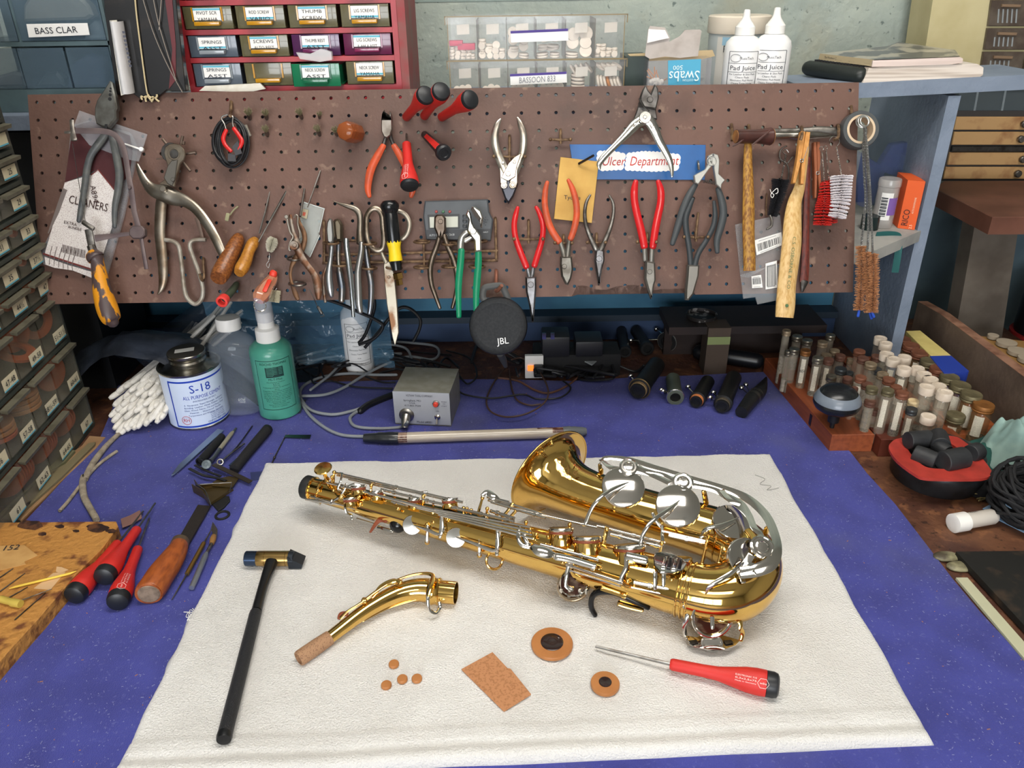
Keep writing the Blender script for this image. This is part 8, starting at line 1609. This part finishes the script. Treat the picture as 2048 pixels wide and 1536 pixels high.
for s_,u,v,h,w in(('VOTAW TOOL COMPANY',.47,.89,.0038,.044),('Springfield, MO',.34,.745,.0032,.029),('U.S.A.',.34,.67,.003,.010),('417-865-7509',.34,.59,.003,.027),('Model #8001',.53,.09,.0040,.025),('PUSH',.90,.75,.002,.008),('TO',.90,.69,.002,.004),('START',.90,.62,.002,.009),('ON',.775,.46,.002,.005)):b.text(s_,fp_(u,v,.0003),ux,up,h,0,'C',wid=w)
b.build('lettering',ink,t)
b=B();c=fp_(.76,.71);b.lathe([(.0062,0),(.0062,.002),(.0045,.0025)],axisM(c,c-nb_),6);b.lathe([(.0042,.0024),(.0042,.006),(.003,.0072),(.0001,.0074)],axisM(c,c-nb_),18,mi=1);b.build('button',[steel,mat('red_button','d0402f',.35)],t)
b=B();c=fp_(.77,.30);b.lathe([(.005,0),(.005,.002),(.003,.003),(.003,.006)],axisM(c,c-nb_),12);b.tube([c-nb_*.005,c-nb_*.012-up*.008],[.0013,.0019],8);b.build('toggle_switch',chrome,t)
b=B();c=fp_(.22,.32);e=c-nb_*.020-up*.014;b.lathe([(.0125,0),(.0125,.002),(.0095,.004),(.0095,.006)],axisM(c,c-nb_),24);b.tube([c-nb_*.003,c-nb_*.012-up*.006,e],[.0078,.0070,.0055],16);b.build('socket',steel,t)
gc=mat('grey_cable','85898c',.5)
def cab(pts,z,r,m,name,lb,cat='cable',group=None,k=8):
 q=[(*P(p[0],p[1],p[2]if len(p)>2 else z),)for p in pts];b=B();b.tube([V(v)for v in spline(q,k)],r,8,rounded=True);return one(b,name,m,lb,cat,group)
h_=FZ+.004
e3=z3((842,872))[0]
cab([(e3[0],e3[1],.030)]+[(*p,h_)for p in z3((800,905),(640,915),(500,900),(462,850),(490,815),(540,790))],h_,.0026,gc,'grey_cable','grey cable curling from the socket of the power box to a black joint',group='grey cables on the felt')
cab([(*p,h_)for p in z3((560,968),(400,955),(270,890),(170,790),(110,640),(90,560),(105,480),(200,465),(420,455),(700,425),(800,420))],h_,.0026,gc,'grey_cable','grey cable running from the heater tube behind the green bottle',group='grey cables on the felt')
cab([(*p,h_+.001)for p in z3((575,765),(470,800),(340,822),(200,790),(135,700),(160,630),(280,575),(450,552),(620,560),(770,560))],h_,.0026,gc,'grey_cable','wide loop of grey cable beside the green bottle',group='grey cables on the felt')
cab([(*p,h_+.006)for p in z3((150,700),(300,690),(430,640),(560,560),(700,490),(850,440),(1000,460),(1050,420),(1020,370),(870,350),(700,345),(450,375),(250,410),(110,450))],h_,.0026,gc,'grey_cable','grey cable crossing the loops towards the back of the bench',group='grey cables on the felt')
cab([(*p,h_+.012)for p in z3((200,660),(330,560),(430,460),(560,385),(700,360),(820,380),(860,430),(840,460),(600,430),(350,440),(130,490))],h_,.0024,gc,'grey_cable','upper grey cable loop behind the power box',group='grey cables on the felt')
cab([(*p,h_)for p in z3((530,800),(575,765),(640,735),(690,715),(745,695))],h_,.0062,black,'cable_joint','thick black taped cable joint beside the power box','cable')
for i,q in enumerate((((120,430),(250,400),(420,500),(640,600),(760,610)),((130,520),(300,480),(500,500),(700,390),(900,410),(1130,430)),((200,560),(230,620),(330,600),(500,640),(740,650)),((1160,640),(1220,690),(1400,715),(1600,690),(1700,720),(1850,710),(1920,650),(1870,600)),((1100,400),(1250,450),(1300,560),(1240,620),(1180,560)))):
 cab([(*p,.006+.003*i)for p in z3(*q)],h_,.0017,mat('black_cable','1b1b1e',.5),'black_cable',('black cable nearest the green bottle in the tangle','black cable running behind the power box','black cable under the grey loops','thin black cable snaking from the power box to the adapters','short black cable loop between power box and speaker')[i],group='black cables on the bench')
brn=mat('brown_cable','4a352c',.5)
cab([(*p,FZ+.003+.002*i)for i,p in enumerate(z3((1500,505),(1420,600),(1365,720),(1390,800),(1490,838),(1620,820),(1730,760),(1772,690),(1750,600),(1680,500),(1600,450),(1530,460)))],h_,.0016,brn,'speaker_cable','dark cable loop lying on the felt below the round speaker')
cab([(*p,FZ+.005)for p in z3((1515,520),(1525,620),(1560,720),(1640,760),(1720,755))],h_,.0017,brn,'speaker_cable','second strand of the speaker cable on the felt')
cab([(*p,.006)for p in z3((1440,580),(1570,600),(1680,660),(1780,680),(1900,630),(2010,540))],h_,.002,mat('tan_cable','6b4a3c',.5),'brown_cable','brown cable running from the adapters across the felt edge')
b=B();b.tube([Q(1000,707,1.12),Q(1006,718,1.14),Q(1011,732,1.16)],[.0060,.0058,.0035],12);one(b,'cable_plug',mat('plug_grey','3a3b3b',.5),'dark plug entering the underside of the round speaker','plug')
for q,yy,lb in(((300,60),(420,100),(530,150),(620,190),(680,240),(620,320),(520,360)),1.25,'thick black cable hanging from behind the bulbous end cutters'),(((620,40),(625,110),(600,200),(560,300),(520,350)),1.27,'black cable hanging beside the squeeze bottle'),(((560,380),(650,280),(710,200),(790,120),(860,125),(925,190),(920,260),(880,340)),1.26,'black cable arching behind the long shears'):
 b=B();b.tube([V(v)for v in spline([tuple(Q(p[0],p[1],yy))for p in z3(*q)],6)],.0030,8);one(b,'hanging_cable',black,lb,'cable','hanging black cables')
juice((716,690),1.335,.002,(716,560),'squeeze bottle of Pad Juice standing in the shade under the board',.0265)
t=thing('heater_tube','cream glass tube heater with scorched ends and taped black fittings','heater',P(950,872,FZ));a,c=P(792,876,FZ+.0095),P(1128,865,FZ+.0095);M=axisM(a,c);L=(c-a).length
b=B();b.lathe([(.0088,0),(.0088,L)],M,28);b.build('tube',mat('cream_tube','b5aa9a',.25,0,'a3988a',8,coat=.5),t)
b=B()
for k,(u,v,w_)in enumerate(((.02,.0,.030),(.80,.002,.05),(.93,.003,.03))):
 ring=[M@V((.00895*cos(a_),.00895*sin(a_),L*u+w_*.5+w_*.5*sin(a_*2+k)*.4))for a_ in[0]]
 p0=0
band2=lambda z0,z1,a0,a1,mi:b.add([M@V((.00895*cos(a0+(a1-a0)*i/6),.00895*sin(a0+(a1-a0)*i/6),z))for z in(z0,z1)for i in range(7)],[(i,i+1,8+i,7+i)for i in range(6)],mi)
for z0,z1,a0,a1 in((.001,.018,1.2,3.8),(L*.78,L*.90,.8,1.3),(L*.84,L*.99,1.3,1.7),(L*.93,L*.999,1.6,2.6)):band2(z0,z1,a0,a1,0)
b.build('scorch',mat('scorch_brown','4a2418',.4,0,'8f6f5a',90,(.45,.6)),t)
b=B();a2=P(728,876,FZ+.0085);b.lathe([(.0068,0),(.0078,.012),(.0082,.02),(.0096,.024),(.0092,.034),(.0098,.040),(.0098,.054),(.0093,.056)],axisM(a2,a),24);b.build('taped_end',mat('black_tape','24272a',.3,coat=.4),t)
b=B();c2=P(1168,863,FZ+.0085);b.lathe([(.0094,-.002),(.0098,.010),(.0090,.012),(.0092,.018),(.0085,.020),(.0075,.030),(.0060,.036)],axisM(c,c2),24);b.build('end_fitting',mat('grey_fit','5e6264',.4),t)
ebony=mat('ebonite','17181a',.45,0,'232323',30);bore=mat('bore','050505',.8)
def joint(lb,p,q,r,zc,cork=None,ring=None,m=None,keys=(),name='clarinet_joint',L_=None):
 a,c=P(*zc4(p)[0],zc),P(*zc4(q)[0],zc);d=(c-a).normalized();L=L_ or(c-a).length;M=axisM(a,a+d);t=thing(name,lb,'instrument joint',a,'black woodwind joints at the back of the bench')
 s=.010 if cork else.0;pr=[(r*.55,.003),(r*.55,0),(r*.72,0),(r*.74,.004),(r*.74,s)]if cork else[(r*.62,.004),(r*.62,0),(r*.95,0)]
 b=B();b.lathe(pr+[(r,s+.001),(r,s+.010),(r*.88,s+.013),(r*.86,L),(.0001,L+.001)],M,28);b.lathe([(.0001,.004),(r*.62,.0035)],M,20,mi=1,caps=False);b.build('body',[m or ebony,bore],t)
 if cork:b=B();b.lathe([(r*.75,.004),(r*.80,.005),(r*.80,s+.001)],M,28,caps=False);b.build('cork',cork,t)
 if ring:b=B();b.torus(a+d*(s+.002),d,r*1.0,.0012,32,8);b.build('metal_ring',ring,t)
 for k in keys:b=B();o_=P(*zc4(k)[0],zc+.004);b.sphere(o_,.0048,12,M=MX.Diagonal((1,.6,1,1)));b.tube([o_,a+d*.016],.0012,6);b.build('key',chrome,t)
ck=mat('tenon_cork','a86f42',.75);ck2=mat('tan_ring','8d7450',.6)
joint('widest black joint with tan cork ring at the felt edge, nearest the adapters',(530,800),(680,590),.0185,.0205,ck2,mat('old_brass','8a744c',.4,.7),keys=((478,680),))
joint('short grey-green barrel with silver rings, second in the front row',(830,850),(810,700),.0145,.0155,None,chrome,mat('grey_green','5f665a',.4),((735,800),(720,790)))
joint('black joint with bright orange cork, third in the front row',(990,885),(1085,720),.0140,.0150,mat('orange_cork','c07340',.7),None,keys=((930,765),))
joint('black joint with wide dark tenon, fourth in the front row',(1195,920),(1290,690),.0158,.0168,mat('dark_cork','4a4236',.7),None,keys=((1105,850),(1130,810)))
joint('slim black joint, first in the dim back row',(435,490),(405,320),.0120,.020);joint('black joint, second in the dim back row',(610,465),(520,320),.0135,.022);joint('black joint with a pale ring, last in the dim back row',(760,410),(850,330),.0190,.024,None,mat('pale_ring','8d8c88',.35,.7),keys=((480,400),(680,310)))
t=thing('mouthpiece','black mouthpiece with metal ligature leaning at the end of the front row','mouthpiece',P(*zc4((1370,950))[0],0));q=zc4((1350,965),(1400,900),(1440,850),(1500,790),(1545,690))
b=B();lie(b,[(*p,z,d)for p,z,d in zip(q,(.0125,.0135,.014,.015,.020),(.0210,.0235,.025,.022,.004))],n=22,rnd=False);b.lathe([(.0001,-.0005),(.008,-.0005)],axisM(P(*q[0],.0125),P(*q[0],.0125)+(P(*q[0],.0125)-P(*q[1],.0135))),20,mi=1,caps=False);b.build('body',[ebony,bore],t)
b=B();a,c=P(*q[2],.014),P(*q[3],.015);b.lathe([(.0126,-.002),(.0128,0),(.0122,.008),(.0126,.016),(.0118,.018)],axisM(a,c),28,caps=False);b.build('ligature',mat('dull_silver','6f6c66',.35,.9),t)
b=B();
for p in((1350,770),(1385,745)):b.sphere(P(*zc4(p)[0],.022),.0042,12);b.tube([P(*zc4(p)[0],.022),a],.0009,5)
b.build('screws',chrome,t)
b=B();a,c=P(1398,704,.016),P(1514,722,.016);b.tube([a,c],.0150,24,rounded=True);one(b,'black_tube',mat('satin_black','111216',.35),'long black round-ended case lying at the back of the bench','case')
b=B();b.box((.285,1.30,.077),(.57,1.40,.092));b.box((.295,1.38,0),(.56,1.395,.077));one(b,'dark_bench_hook',mat('dark_plank','2a1d19',.6,0,'1e1513',12),'dark wooden step shelf at the back of the bench under the hammer handle','shelf')
c=Q(1405,614,1.345);c.z=.0925;b=B();b.lathe([(.028,0),(.0285,.007),(.0265,.0072),(.0262,.001),(.0001,.001)],MX.Translation(c),40);one(b,'tin_lid',mat('lid_dark','2f2b2a',.5,.4,'8f8b88',90,(.55,.6)),'round dark paint-flecked lid on the dark step shelf','lid')
t=thing('small_carton','little brown carton with a pale green label under the dark step shelf','box',P(1440,690,0));a=Q(1414,689,1.29);c=Q(1463,656,1.29);b=B();b.box((a.x,1.29,.0),(c.x,1.33,c.z));b.build('carton',mat('brown_carton','4a3d33',.7),t);b=B();q_=Q(1440,674,1.289);b.box((a.x,1.2885,a.z),(c.x,1.29,q_.z));b.build('label',mat('lime_label','7f8a5a',.6),t)
t=thing('power_strip','black power strip and adapters behind the round speaker','power strip',P(1110,740,0))
b=B();a=P(1062,745,0);b.box((.04,1.29,0),(.20,1.35,.045),b=.004);b.build('strip',blackm,t)
for x0_,x1_,h in((.055,.105,.085),(.115,.165,.075)):b=B();b.box((x0_,1.28,.045),(x1_,1.33,h),b=.004);b.build('adapter',mat('adapter','1a1a1e',.45),t)
b=B();b.box((.055,1.278,.082),(.062,1.281,.094));b.box((.07,1.278,.082),(.077,1.281,.094));b.build('prong',chrome,t)
t=thing('white_switch','white outlet plate with a glowing orange rocker switch behind the speaker cable','switch',P(1068,755,0));a=Q(1050,757,1.275);c=Q(1087,712,1.275)
b=B();b.box((a.x,1.275,max(a.z,.0)),(c.x,1.285,c.z),b=.0015);b.build('plate',white,t);b=B();m=Q(1062,736,1.274);b.box((m.x-.006,1.272,m.z-.005),(m.x+.006,1.275,m.z+.005));b.build('rocker',mat('orange_glow','ff7a30',emit=1.6),t)
b=B();m=Q(1076,742,1.27);b.box((m.x-.008,1.262,m.z-.010),(m.x+.010,1.276,m.z+.012),b=.003);b.build('plug',black,t)
b=B();q=z3((1840,425),(1880,405),(2090,412),(2098,470),(2060,500),(1960,450),(1880,445));b.prism([P(*p,.03)for p in q],(0,0,.002),.0005);one(b,'grey_strip',mat('grey_fabric','8f9496',.7),'pale grey folded strip lying behind the adapters','strip')
rr=random.Random(41);places=('nearest the green bottle','behind the power box','under the board','by the adapters','towards the woodwind joints')
for i in range(16):
 x=610+rr.random()*560;y=700+rr.random()*45;pts=[]
 for k in range(7):pts.append((x+rr.uniform(-30,30)+k*rr.uniform(8,26)*(1 if i%2 else-1)*(1 if x<900 else-1),min(757,max(692,y+rr.uniform(-16,18))),.004+rr.random()*.03))
 xm=sum(p[0]for p in pts)/7;pl=places[0]if xm<680 else places[1]if xm<880 else places[2]if xm<1000 else places[3]if xm<1130 else places[4]
 cab(pts,0,rr.choice((.0016,.0022,.0028)),mat('black_cable','1b1b1e',.5),'black_cable','dusty black cable in the dark tangle at the back, '+pl,group='black cables in the dark tangle',k=6)
